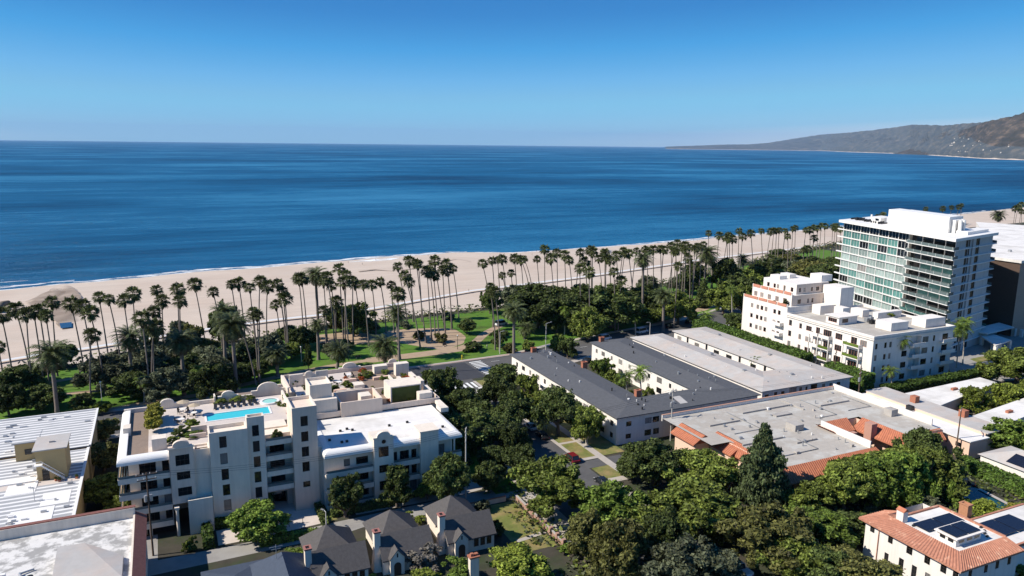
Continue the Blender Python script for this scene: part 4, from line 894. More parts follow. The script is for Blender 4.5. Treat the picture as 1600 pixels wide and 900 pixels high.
    (262, 625, 565, 80, 'broad', LEAF_GREY, 'grey-green tree in front of the scrub thicket', 1),
    (325, 590, 535, 80, 'broad', LEAF_GREY, 'grey-green tree at the right of the scrub thicket', 1),
    (335, 625, 560, 70, 'broad', LEAF_DARK, 'dark tree behind the pool terrace', 0),
    (240, 560, 500, 36, 'round', LEAF_GREY, 'thin grey tree on the bluff edge before the sand', 0),
    (282, 555, 493, 40, 'round', LEAF_GREY, 'thin brown-grey tree on the bluff edge right of its twin', 0),
    (302, 560, 502, 40, 'round', LEAF_OLIVE, 'brownish bluff-edge tree before the bare sand', 0),
    (356, 545, 462, 52, 'broad', LEAF_DARK, 'umbrella-shaped pine on the bluff edge', 0),
    (425, 570, 515, 56, 'round', LEAF_GREY, 'grey tree left of the granite path', 0),
    (450, 540, 503, 40, 'round', LEAF_DARK, 'dark tree on the bluff left of the round dark tree', 0),
    (482, 577, 537, 18, 'column', LEAF_DARK, 'narrow dark cypress behind the rooftop garden', 0),
    (553, 526, 466, 66, 'round', LEAF_DARK, 'dense dark round tree on the bluff edge', 1),
    (525, 520, 472, 40, 'round', LEAF_DARK, 'dark tree adjoining the dense round tree on its left', 0),
    (730, 522, 494, 36, 'round', LEAF_DARK, 'dark rounded tree on the bright lawn', 0),
    (740, 548, 527, 40, 'shrub', LEAF_DARK, 'dark hedge-like bush beside the granite path', 0),
    (795, 553, 530, 26, 'shrub', LEAF_OLIVE, 'bush at the date palm foot near the avenue', 0),
    (765, 490, 448, 36, 'broad', LEAF_DARK, 'dark tree at the left tip of the grove', 0),
    (840, 512, 430, 130, 'broad', LEAF_DARK, 'big dark tree at the left of the grove', 1),
    (900, 512, 428, 130, 'broad', LEAF_DARK, 'big dark tree in the middle of the grove', 1),
    (955, 512, 432, 125, 'broad', LEAF_DARK, 'big dark tree at the right of the grove', 1),
    (1005, 492, 434, 85, 'broad', LEAF_DARK, 'big dark tree at the far right end of the grove', 1),
    (800, 485, 440, 50, 'broad', LEAF_GREY, 'grey-green tree behind the left of the grove', 0),
    (917, 532, 472, 64, 'round', LEAF_MID, 'green rounded tree in front of the grove by the avenue', 1),
    (872, 552, 518, 34, 'round', LEAF_MID, 'small tree beside the lamp on the avenue lawn', 0),
    (887, 560, 525, 34, 'round', LEAF_DARK, 'small dark street tree at the charcoal roof end', 0),
    (1058, 508, 448, 68, 'broad', LEAF_MID, 'rounded grey-green tree on the park lawn', 1),
    (1098, 480, 432, 36, 'cone', LEAF_DARK, 'dark pointed conifer in the park', 0),
    (1010, 470, 425, 46, 'round', LEAF_GREY, 'grey-green tree before the mid beach', 0),
    (1075, 460, 418, 46, 'round', LEAF_DARK, 'dark tree among palms left of the shaggy date palm', 0),
    (1060, 458, 428, 40, 'broad', LEAF_GREY, 'low grey tree on the bluff left of the shaggy date palm', 0),
    (1130, 455, 398, 50, 'broad', LEAF_DARK, 'dark tree behind the shaggy date palm', 0),
    (1150, 470, 420, 60, 'broad', LEAF_DARK, 'dark tree in the right part of the park', 0),
    (1130, 490, 435, 56, 'broad', LEAF_MID, 'green tree at the right end of the park lawn', 0),
    (1160, 500, 440, 50, 'broad', LEAF_MID, 'green tree close to the terraced building', 0),
    (1187, 440, 404, 42, 'broad', LEAF_DARK, 'dark tree near the bluff left of the terraced building', 0),
    (1205, 440, 412, 40, 'broad', LEAF_DARK, 'dark tree behind the terraced roof', 0),
    (1150, 520, 485, 50, 'round', LEAF_DARK, 'dark tree at the top end of the tall hedge', 0),
    (1175, 528, 500, 50, 'round', LEAF_MID, 'green tree over the tall hedge', 0),
    (1290, 450, 404, 70, 'broad', LEAF_DARK, 'dark low tree at the left foot of the glass tower', 1),
    (1255, 440, 398, 50, 'broad', LEAF_OLIVE, 'olive tree between palms left of the glass tower', 0),
    (1240, 430, 400, 40, 'broad', LEAF_GREY, 'grey-green tree on the bluff behind the terraced roof', 0),
    (1318, 452, 412, 40, 'broad', LEAF_DARK, 'dark tree touching the glass tower base', 0),
    # courtyard and garden greenery
    (940, 594, 556, 38, 'round', LEAF_BRIGHT, 'bright tree at the mouth of the charcoal-roofed courtyard', 0),
    (955, 604, 574, 28, 'round', LEAF_MID, 'small tree in the charcoal-roofed courtyard', 0),
    (967, 622, 588, 28, 'shrub', LEAF_BRIGHT, 'leafy shrub beside the courtyard palms', 0),
    (1014, 630, 598, 26, 'shrub', LEAF_MID, 'shrub at the inner end of the courtyard', 0),
    (930, 578, 560, 16, 'shrub', LEAF_MID, 'low shrub at the avenue end of the courtyard', 0),
    (985, 636, 604, 26, 'shrub', LEAF_LIME, 'lime shrub deep in the courtyard', 0),
    (1395, 795, 775, 26, 'shrub', LEAF_BRIGHT, 'rounded shrub on the villa lawn, left', 0),
    (1420, 798, 772, 40, 'shrub', LEAF_MID, 'big shrub at the back of the villa lawn', 0),
    (1445, 805, 786, 24, 'shrub', LEAF_LIME, 'small lime shrub on the villa lawn', 0),
    (1362, 803, 785, 24, 'shrub', LEAF_GREY, 'grey shrub left of the villa lawn', 0),
    (1500, 795, 768, 34, 'shrub', LEAF_BRIGHT, 'green shrub before the garden pool wall', 0),
    (1475, 585, 572, 20, 'shrub', LEAF_MID, 'shrub at the right foot of the terraced building', 0),
    (1549, 556, 548, 20, 'shrub', LEAF_MID, 'small shrub in the parking yard', 0),
    (700, 765, 748, 40, 'shrub', LEAF_DARK, 'dark bush by the service path', 0),
    (765, 760, 745, 34, 'shrub', LEAF_GREY, 'greyish bush in the shade of the street trees', 0),
    (1090, 690, 672, 22, 'shrub', LEAF_YELLOW, 'yellowish shrub at the utility pole foot', 0),
    (715, 745, 700, 60, 'round', LEAF_DARK, 'dark tree behind the bleached utility pole', 0),
    (770, 740, 690, 60, 'round', LEAF_DARK, 'dark tree shading the pavement by the white block', 1),
    (690, 690, 640, 60, 'round', LEAF_DARK, 'dark tree pressed against the white block side', 1),
]:
    tree(*a[:7], big=bool(a[7]), tm=PALETRUNK if 'white trunk' in a[6] else None)
# bluff-edge scrub: nobody could count it
rs = random.Random(3); mb = MB()
for i in range(24000):
    x = rs.uniform(-330, 640); e = interp(EDGE, x); off = rs.gauss(0, 3.6); k = .5 + .5 * mnoise.noise(Vector((x * .04, off * .1, 1)))
    if rs.random() > k + .15: continue
    hgt_ = (rs.random() ** 2) * (1.4 + 3.2 * k); y = e + off; z = (0 if off < 0 else -off * 1.1)
    rhomb(mb, Vector((x, y, z + hgt_)), Vector((rs.gauss(0, .6), rs.gauss(0, .6), 1)), rs.uniform(.3, .75), rs.choice((0, 0, 1)), .7, rs)
struct('bluff_scrub', mb, [LEAF_GREY, LEAF_OLIVE], 'stuff')
mb = MB()      # low planting and weeds over the open garden soil in the foreground
for i in range(16000):
    x = rs.uniform(56, 160); y = rs.uniform(64, 134)
    if 64 < x < 88.5: continue
    k = mnoise.noise(Vector((x * .09, y * .09, 7)))
    if k < -.12: continue
    rhomb(mb, Vector((x, y, .1 + rs.random() ** 2 * (.6 + k * 2))), Vector((rs.gauss(0, .6), rs.gauss(0, .6), 1)), rs.uniform(.2, .45), rs.choice((0, 1, 1)), .7, rs)
struct('garden_ground_cover', mb, [LEAF_GREY, LEAF_MID], 'stuff')
# clipped hedges: one leafy block each
def hedge(x0, y0, x1, y1, h, label, m=None, dens=22, z0=0, s=.20):
    r = random.Random(int(abs(x0) * 7 + y0)); mb = MB(); mb.box(x0 + .15, y0 + .15, z0, x1 - .15, y1 - .15, z0 + h - .15)
    w, d = x1 - x0, y1 - y0; A = w * d + 2 * h * (w + d)
    for i in range(int(A * dens)):
        k = r.uniform(0, A)
        if k < w * d: c = Vector((r.uniform(x0, x1), r.uniform(y0, y1), z0 + h)); nn = Vector((0, 0, 1))
        elif k < w * d + 2 * h * w: q = r.random() < .5; c = Vector((r.uniform(x0, x1), y0 if q else y1, z0 + r.uniform(0, h))); nn = Vector((0, -1 if q else 1, .3))
        else: q = r.random() < .5; c = Vector((x0 if q else x1, r.uniform(y0, y1), z0 + r.uniform(0, h))); nn = Vector((-1 if q else 1, 0, .3))
        c += Vector((r.gauss(0, .08), r.gauss(0, .08), r.gauss(0, .09) + .35 * mnoise.noise(c * .35) * (c.z > z0 + h * .5)))
        rhomb(mb, c, nn + Vector((r.gauss(0, .5), r.gauss(0, .5), r.gauss(0, .5))), s * r.uniform(.7, 1.4), 0, .65, r)
    return tag(mb.build('hedge', m or HEDGE), label, 'hedge')
hedge(177.8, 168, 183.2, 221, 6.4, 'tall green hedge between the pale gravel roof and the terraced building', dens=12, s=.32)
hedge(186, 141.6, 230, 145.4, 2.6, 'long clipped hedge in front of the terraced building end', dens=14, s=.28)
hedge(179.4, 145.8, 184.0, 160, 6.0, 'hedge block at the near corner of the terraced building', dens=14, s=.28)
hedge(156.6, 78, 159.4, 101, 2.8, 'sloping green hedge along the white house', dens=16, s=.26)
hedge(274, 150, 300, 156, 5.5, 'bright hedge at the right edge below the brick tower', LEAF_LIME, dens=10, s=.34)
hedge(4.3, 138.6, 14.0, 141.0, 1.9, 'clipped hedge along the foot of the white block towers')
hedge(2.9, 131.8, 4.4, 141, 1.7, 'clipped hedge between the carport and the forecourt')
hedge(23.3, 131.5, 24.3, 140.5, 1.0, 'low dark hedge right of the forecourt', LEAF_DARK)
hedge(25.6, 134.4, 38, 135.8, 1.3, 'dark hedge strip before the white block right wing', LEAF_DARK)
hedge(12.0, 128.6, 22, 130, 1.2, 'rough hedge between the lane and the slate roof', LEAF_BRIGHT)
hedge(22, 131, 23.6, 139, .25, 'thin hedge line edging the pale forecourt', LEAF_DARK) if False else None
hedge(120, 99, 148, 104, 7.0, 'tall rounded hedge wall below the flat tiled building', LEAF_MID, dens=12, s=.34)
hedge(62.0, 138.2, 63.4, 160, .5, 'low clipped border along the pavement by the white block', LEAF_MID)
# ================================================================== BUILDINGS
def seat(root, x, y, z=0):
    root.location = (x, y, z)
    for ch in root.children: ch.matrix_parent_inverse = Matrix.Translation((-x, -y, -z))
    return root
def sweep(mb, line, prof, m=0):
    """profile (inward offset, z) swept along a plan polyline whose inside lies to its left"""
    P = [Vector(p) for p in line]; rings = []
    for i, p in enumerate(P):
        def nrm(a, b): t = (b - a).normalized(); return Vector((-t.y, t.x))
        if i == 0: n = nrm(P[0], P[1])
        elif i == len(P) - 1: n = nrm(P[-2], P[-1])
        else:
            n1, n2 = nrm(P[i - 1], p), nrm(p, P[i + 1]); n = (n1 + n2) / (1 + n1.dot(n2))
        rings.append([(p.x + n.x * d, p.y + n.y * d, z) for d, z in prof])
    k = len(prof); vs = [v for r in rings for v in r]
    mb.add(vs, [(i * k + j, (i + 1) * k + j, (i + 1) * k + (j + 1) % k, i * k + (j + 1) % k) for i in range(len(P) - 1) for j in range(k)], m)
    mb.add(rings[0], [tuple(range(k))], m); mb.add(rings[-1], [tuple(range(k - 1, -1, -1))], m)
    return mb
def rim(mb, x0, y0, x1, y1, z0, z1, t=.25, m=0):
    mb.box(x0, y0, z0, x1, y0 + t, z1, m); mb.box(x0, y1 - t, z0, x1, y1, z1, m); mb.box(x0, y0 + t, z0, x0 + t, y1 - t, z1, m); mb.box(x1 - t, y0 + t, z0, x1, y1 - t, z1, m)
def sheet(mb, x0, y0, x1, y1, z, m=0): mb.quad((x0, y0, z), (x1, y0, z), (x1, y1, z), (x0, y1, z), m)
def arch_wall(mb, x0, x1, y0, y1, z0, z1, rise, m=0):
    pts = [(x0, z0), (x1, z0), (x1, z1)]; w = x1 - x0; s = .18 * w; pts += [(x1 - s, z1)]
    for k in range(11): a = PI * k / 10; pts.append(((x0 + x1) / 2 + (w / 2 - s) * math.cos(a), z1 + .12 + rise * math.sin(a)))
    pts += [(x0 + s, z1), (x0, z1)]
    mb.vprism(pts, y0, y1, m)
def solid(mb, x0, y0, x1, y1, z0, z1, skip='', m=0):
    """box sides (not the ones in skip, which get a facade) and top"""
    if 'F' not in skip: mb.quad((x0, y0, z0), (x1, y0, z0), (x1, y0, z1), (x0, y0, z1), m)
    if 'B' not in skip: mb.quad((x1, y1, z0), (x0, y1, z0), (x0, y1, z1), (x1, y1, z1), m)
    if 'L' not in skip: mb.quad((x0, y1, z0), (x0, y0, z0), (x0, y0, z1), (x0, y1, z1), m)
    if 'R' not in skip: mb.quad((x1, y0, z0), (x1, y1, z0), (x1, y1, z1), (x1, y0, z1), m)
    if 'T' not in skip: sheet(mb, x0, y0, x1, y1, z1, m)

# ------------------------------------------------------------------ the white apartment block with the rooftop pool
B1 = thing('apartment_block', 'large white stucco apartment block with turquoise pool on its roof terrace', 'apartment building')
w = MB()      # white walls (0), warm tan walls (1)
FL = (11.25, 8.2, 5.15, 2.1)
solid(w, -8.3, 141.8, -1.6, 167.0, 2.0, 14.9, 'FT')
w.facade('F', 141.8, -8.3, -1.6, 2.0, 14.9, [q for f in FL for q in ((-6.6, -3.9, f + .1, f + 2.3, .15), (-2.9, -1.75, f + .1, f + 2.3, .15))])
for f in FL:
    add_window(B1, 'F', -5.25, f + .1, 2.7, 2.2, 141.8, .15, gm=GLASS); add_window(B1, 'F', -2.32, f + .1, 1.15, 2.2, 141.8, .15, gm=GLASS)
w.box(-9.8, 140.1, 1.7, -8.31, 167, 1.95); w.box(-8.31, 140.1, 1.7, -1.6, 141.79, 1.95)
# tan bay with arched top
wall_windows(w, B1, 'F', 139.6, -1.6, 2.4, 5.8, 16.3, [(.5, 13.0, 2.3, 2.0), (.5, 10.3, 2.2, 1.5), (.55, 7.2, 2.3, 1.6)], 1, .15, ny=2)
w.quad((-1.6, 141.79, 5.8), (-1.6, 139.6, 5.8), (-1.6, 139.6, 16.3), (-1.6, 141.79, 16.3), 1); w.quad((2.4, 139.6, 5.8), (2.4, 141, 5.8), (2.4, 141, 16.3), (2.4, 139.6, 16.3), 1); sheet(w, -1.6, 139.6, 2.4, 142, 5.8, 1)
arch_wall(w, -1.75, 2.55, 139.45, 140.2, 16.3, 16.65, .95, 1)
w.box(-1.85, 139.35, 16.3, 2.65, 139.44, 16.5)
# blank bays and window towers
w.box(2.41, 140.3, 0, 5.09, 150, 14.6); rim(w, 2.41, 140.3, 5.09, 143, 14.6, 15.3)
w.box(.9, 138.4, 0, 5.0, 140.29, 6.0); rim(w, .9, 138.4, 5.0, 140.29, 6.0, 6.6)
T1 = [(7.4, 15.2, 1.25, 2.2), (7.4, 12.05, 1.25, 2.1), (7.45, 8.95, 1.25, 2.15), (7.5, 5.9, 1.25, 2.15), (7.55, 2.9, 1.25, 2.15)]
wall_windows(w, B1, 'F', 139.5, 5.1, 11.7, 0, 18.3, T1, 0, .18, nx=1, gm=GLASS); solid(w, 5.1, 139.5, 11.7, 143.6, 0, 17.6, 'F'); w.box(5.1, 143.61, 0, 11.7, 150, 14.9); rim(w, 5.1, 139.51, 11.7, 143.6, 17.6, 18.3)
T2 = [(13.2, z, 1.2, 2.15) for z in (16.2, 13.1, 10.05, 7.0, 3.9)]
wall_windows(w, B1, 'F', 140.4, 11.71, 14.8, 0, 20.0, T2, 0, .18, nx=1, gm=GLASS); solid(w, 11.71, 140.4, 14.8, 142.2, 0, 19.5, 'F'); w.box(14.8, 146.6, 0, 19.8, 150, 14.9); w.box(14.8, 143.61, 14.1, 19.79, 146.59, 14.9); w.box(11.71, 142.21, 0, 14.79, 150, 14.88); rim(w, 11.71, 140.41, 14.8, 142.2, 19.5, 20.0)
T3 = [(22.0, z, 1.35, 2.0) for z in (17.0, 13.9, 10.85, 7.8)] + [(22.0, 4.6, 1.35, 1.2)]
wall_windows(w, B1, 'F', 139.9, 19.8, 24.4, 0, 20.8, T3, 1, .18, gm=GLASS); solid(w, 19.8, 139.9, 24.4, 146.8, 0, 20.1, 'F', 1); rim(w, 19.8, 139.91, 24.4, 146.8, 20.1, 20.8)
# recessed balconies between the towers
w.facade('F', 143.6, 14.81, 19.79, 0, 14.1, [(15.9, 18.6, z + .1, z + 2.35, .2) for z in (11.1, 8.0, 4.95)] + [(15.4, 18.8, 0, 2.9, 2.5)], 1)
for z in (11.1, 8.0, 4.95): add_window(B1, 'F', 17.25, z + .1, 2.7, 2.25, 143.6, .2, gm=DEEP_GLASS)
w.box(24.41, 140.6, 0, 25.2, 155.4, 12.2)
# right wing
wall_windows(w, B1, 'F', 138.8, 25.2, 34.5, 0, 11.5, [(29.6, 8.0, 1.2, 1.5), (32.6, 8.0, 2.4, 1.5), (32.6, 4.6, 2.4, 1.6), (32.6, 1.3, 2.4, 1.6), (28.0, 4.0, 2.6, 2.2), (28.0, .9, 2.6, 2.2)], 0, .15, gm=GLASS)
wall_windows(w, B1, 'F', 136.7, 34.5, 38.4, 0, 13.5, [(36.4, 9.6, 2.0, 2.1), (36.4, 6.3, 1.9, 1.6), (36.4, 2.6, 1.9, 2.0)], 0, .16, gm=GLASS); solid(w, 34.5, 136.7, 38.4, 141, 0, 13.5, 'F')
arch_wall(w, 34.35, 38.55, 136.55, 137.2, 13.5, 13.75, .95)
wall_windows(w, B1, 'F', 138.8, 38.4, 44.0, 0, 11.5, [(39.2, 7.2, 1.0, 2.1), (41.2, 7.2, 1.9, 2.1), (43.2, 7.2, 1.1, 2.1), (39.2, 3.9, 1.0, 2.1), (41.2, 3.9, 1.9, 2.1), (43.2, 3.9, 1.1, 2.1), (43.0, .7, 1.4, 2.1)], 0, .15, gm=GLASS)
w.box(44.0, 136.9, 0, 47.8, 141, 13.3); w.box(43.85, 136.75, 13.3, 47.95, 141, 13.5)
wall_windows(w, B1, 'F', 138.8, 47.8, 51.4, 0, 11.5, [(49.0, 7.3, 1.5, 2.1), (49.0, 4.0, 1.5, 2.1)], 0, .15, gm=GLASS)
w.quad((51.4, 138.8, 0), (51.4, 155.5, 0), (51.4, 155.5, 11.5), (51.4, 138.8, 11.5)); w.quad((25.2, 155.5, 0), (25.2, 138.8, 0), (25.2, 138.8, 11.5), (25.2, 155.5, 11.5))
w.box(51.2, 137.2, 0, 51.5, 137.5, 11.4); w.box(50.6, 137.2, 7.3, 50.75, 137.4, 10.6)
# rear block under the roof gardens
solid(w, 24.6, 155.5, 54.8, 187, 0, 12.2, 'T', 1); solid(w, -8.3, 150, 24.59, 167.6, 0, 14.9, 'T'); solid(w, 10, 167.61, 24.59, 180, 0, 12.2, 'T')
w.box(25.2, 155.5, 12.0, 54.5, 155.8, 13.4, 1); w.box(24.6, 155.81, 12.2, 24.9, 187, 13.2, 1); w.box(54.5, 155.81, 12.2, 54.8, 187, 13.2, 1); w.box(24.9, 186.7, 12.2, 54.49, 187, 13.2, 1)
# roof-top rooms and garden walls
w.box(26.2, 157.4, 12.25, 30.8, 163, 18.6); rim(w, 26.2, 157.4, 30.8, 163, 18.6, 19.2, .2); w.box(26.6, 155.9, 12.25, 31.6, 157.39, 16.2); w.box(25.0, 155.9, 12.25, 26.4, 157, 15)
rim(w, 32.2, 155.2, 41.3, 163, 11.9, 15.2, .35, 1); w.box(37.4, 158.6, 12.3, 39.8, 161.6, 14.9)
for x0, y0, x1, y1, z1 in ((44.3, 159.2, 44.6, 165, 15.7), (51.2, 159.2, 51.5, 165, 15.7), (44.6, 164.7, 51.2, 165, 15.7), (50.0, 155.9, 53.0, 158, 14.7), (52.6, 149, 54.4, 152, 13.2), (53.4, 152.4, 54.6, 155.2, 13.0), (53.6, 160, 54.49, 164, 13.8), (53.6, 166, 54.49, 170, 14.3), (53.6, 172, 54.49, 176, 13.7), (42.2, 166, 46, 166.3, 13.8), (34, 168, 40, 168.3, 13.7), (48.4, 167, 48.7, 176, 13.6), (51, 178, 54.4, 180, 15.4), (30, 168, 30.3, 180, 13.6)):
    w.box(x0, y0, 12.25, x1, y1, z1)
w.box(44.3, 159.2, 15.7, 51.5, 165, 15.95)
for x0, y0, x1, y1, z1 in ((25.2, 179.6, 28.4, 180, 15.2), (31.6, 180.6, 34.6, 181, 15.2), (46.5, 182, 50, 184, 14.2), (20.4, 176.5, 24, 177, 14.2), (39, 172, 41.5, 174.5, 13.2)): w.box(x0, y0, 12.25, x1, y1, z1)
arch_wall(w, 28.4, 31.6, 180.2, 180.6, 12.2, 14.6, .8); arch_wall(w, 38.6, 44.2, 186.9, 187.4, 12.2, 13.4, 1.0); arch_wall(w, 51, 54.6, 187.2, 187.6, 9, 13.2, .8)
# walls on the sea side of the pool terrace
w.box(-9.6, 166.7, 14.9, -3.6, 167.1, 15.8); arch_wall(w, -3.6, .6, 166.6, 167.2, 14.6, 16.0, .9); w.box(.6, 166.7, 14.9, 7.6, 167.1, 15.8); w.box(7.6, 166, 14.9, 7.9, 168, 16.6); arch_wall(w, 8.4, 12.6, 166.6, 167.2, 14.6, 16.2, .9)
arch_wall(w, 15.4, 22.6, 168.6, 169.1, 13, 15.9, 1.5); w.box(22.8, 166, 14.9, 23.1, 176, 16.6); w.box(12.6, 166.7, 14.9, 15.4, 167.1, 15.8)
w.box(-9.3, 153.2, 14.9, -8.0, 155.6, 16.5); w.box(-4.3, 143.4, 14.9, -1.9, 145.6, 17.2); w.box(2.4, 149.0, 14.9, 5.2, 149.4, 16.6, 1); w.box(2.0, 146.8, 14.9, 5.0, 147.1, 15.9, 1)
w.box(5.3, 146.6, 14.9, 19.7, 150.4, 15.2); w.box(21.4, 152, 14.9, 21.8, 166, 16.2); w.box(22.4, 152.6, 14.9, 24.5, 153, 16.4)
w.build('wall', [W_STUCCO, T_STUCCO], B1)
# rounded white eaves
def eave(line, z): 
    pr = [(0, z)] + [(1.15 - 1.15 * math.cos(a), z + .25 + 1.0 * math.sin(a)) for a in [PI / 2 * k / 6 for k in range(7)]] + [(1.6, z + 1.25), (1.6, z + .6), (1.2, z)]
    sweep(MB_, line, pr)
for ln_, z_ in (([(-10, 166.9), (-10, 140), (-1.65, 140)], 14.3), ([(25.0, 155.4), (25.0, 137), (34.45, 137)], 10.9), ([(38.45, 137), (43.95, 137)], 10.9), ([(47.85, 137), (53, 137), (53, 149)], 10.9)):
    MB_ = MB(); eave(ln_, z_); MB_.build('rounded_eave', W_PAINT, B1)
r = MB(); sheet(r, 25.2, 138.3, 52.6, 155.49, 11.95); r.build('white_roof', W_ROOF, B1)
r = MB(); 
for x, y in ((30, 147), (31.5, 147.6), (32.4, 146.6), (27, 143), (30, 141), (40, 146), (44, 146.4), (50, 141), (29, 141)): r.box(x, y, 11.96, x + .5, y + .4, 12.35)
r.build('roof_drain', DARKMETAL, B1)
for b_ in ((-8.35, 141.6, -5.0, 166.6, 14.95), (10, 167.7, 24.5, 179.8, 12.25), (41.4, 155.9, 54.4, 186.6, 12.25)): d = MB(); sheet(d, *b_); d.build('wood_deck', DECK, B1)
d = MB(); sheet(d, -5.0, 141.9, 5.2, 166.6, 14.96); sheet(d, 5.2, 150.4, 21.4, 155.3, 14.97)
for x0, y0, x1, y1 in ((5.2, 155.3, 5.6, 159.5), (17.8, 155.3, 21.4, 159.5), (5.2, 159.5, 21.4, 166.6)): sheet(d, x0, y0, x1, y1, 14.97)
sheet(d, 24.9, 155.9, 41.39, 186.6, 12.26); d.build('terrace_paving', PAVE, B1)
p = MB(); rim(p, 5.25, 155.0, 18.1, 159.8, 14.9, 15.06, .35); po = p.build('pool', W_PAINT, B1); q = MB(); sheet(q, 5.6, 155.3, 17.8, 159.5, 14.92); q.build('pool_water', POOLW, po)
p = MB()
for k in range(24):
    a, b_ = 2 * PI * k / 24, 2 * PI * (k + 1) / 24; cx, cy = 18.5, 162.4
    for r0, r1, z in ((1.5, 2.0, 15.35),): p.quad((cx + r0 * math.cos(a), cy + r0 * math.sin(a), z), (cx + r1 * math.cos(a), cy + r1 * math.sin(a), z), (cx + r1 * math.cos(b_), cy + r1 * math.sin(b_), z), (cx + r0 * math.cos(b_), cy + r0 * math.sin(b_), z))
    p.quad((cx + 2 * math.cos(a), cy + 2 * math.sin(a), 14.9), (cx + 2 * math.cos(b_), cy + 2 * math.sin(b_), 14.9), (cx + 2 * math.cos(b_), cy + 2 * math.sin(b_), 15.35), (cx + 2 * math.cos(a), cy + 2 * math.sin(a), 15.35))
so = p.build('spa', W_PAINT, B1); q = MB(); q.prism([(18.5 + 1.5 * math.cos(2 * PI * k / 24), 162.4 + 1.5 * math.sin(2 * PI * k / 24)) for k in range(24)], 15.0, 15.25); q.build('spa_water', mat('spa_water', (.30, .62, .56), .08, .05), so)
def balcony(x0, x1, y0, y1, z, ends='', gy=True, left=False):
    m_ = MB(); m_.box(x0, y0 + .16, z - .25, x1, y1, z); m_.box(x0, y0, z - .35, x1, y0 + .15, z + .62)
    if left: m_.box(x0, y0 + .16, z - .35, x0 + .15, left, z + .62)
    o = m_.build('balcony', W_STUCCO, B1); g_ = MB(); g_.box(x0 + .1, y0 + .06, z + .63, x1 - .1, y0 + .10, z + 1.1)
    if left: g_.box(x0 + .06, y0 + .11, z + .63, x0 + .1, left, z + 1.1)
    g_.build('glass_rail', RAILGLASS, o)
for f in FL: balcony(-10, -1.65, 140, 141.75, f, left=166)
for z in (14.15, 11.1, 8.0, 4.95): balcony(14.85, 20.6 if z < 0 else 19.75, 140.6, 143.55, z)
for z in (7.15, 3.85, .55): balcony(25.2, 34.45, 137.1, 138.75, z); balcony(38.45, 43.95, 137.1, 138.75, z)
for z in (7.15, 3.85): balcony(47.85, 52.9, 137.1, 138.75, z)
for x in (-1.0, 1.9): m_ = MB(); m_.cyl(x, 138.9, 0, 5.2, .28, 10); m_.box(x - .4, 138.5, 5.2, x + .4, 139.3, 5.6); m_.build('column', W_STUCCO, B1)
for x in (-9.2, -5.5): m_ = MB(); m_.box(x - .25, 140.6, 0, x + .25, 141.1, 1.7); m_.build('carport_post', W_STUCCO, B1)
m_ = MB(); sheet(m_, -8.2, 166.9, -1.7, 141.9, .06); m_.box(-8.3, 150, 0, -1.6, 150.3, 2); m_.build('carport_floor', DARKASPH, B1)
m_ = MB(); n_ = 20; m_.add([(36.45 + .42 * math.cos(2 * PI * k / n_), 136.66, 12.75 + .42 * math.sin(2 * PI * k / n_)) for k in range(n_)], [tuple(range(n_))]); m_.build('round_window', GLASS, B1)
m_ = MB(); m_.box(44.6, 159.3, 12.3, 51.2, 159.8, 15.6); m_.build('green_trellis', LEAF_DARK, B1)
m_ = MB()
for x in (15.9, 17.3, 18.6): m_.box(x, 145.8, .1, x + .12, 145.9, 2.8)
m_.box(15.5, 145.95, 0, 18.7, 146.0, 2.9, 1); m_.box(16.2, 145.7, 1.5, 18, 145.75, 2.4, 2); m_.build('entrance_door', [D_FRAME, GLASS, T_STUCCO], B1)
seat(B1, 22, 139)

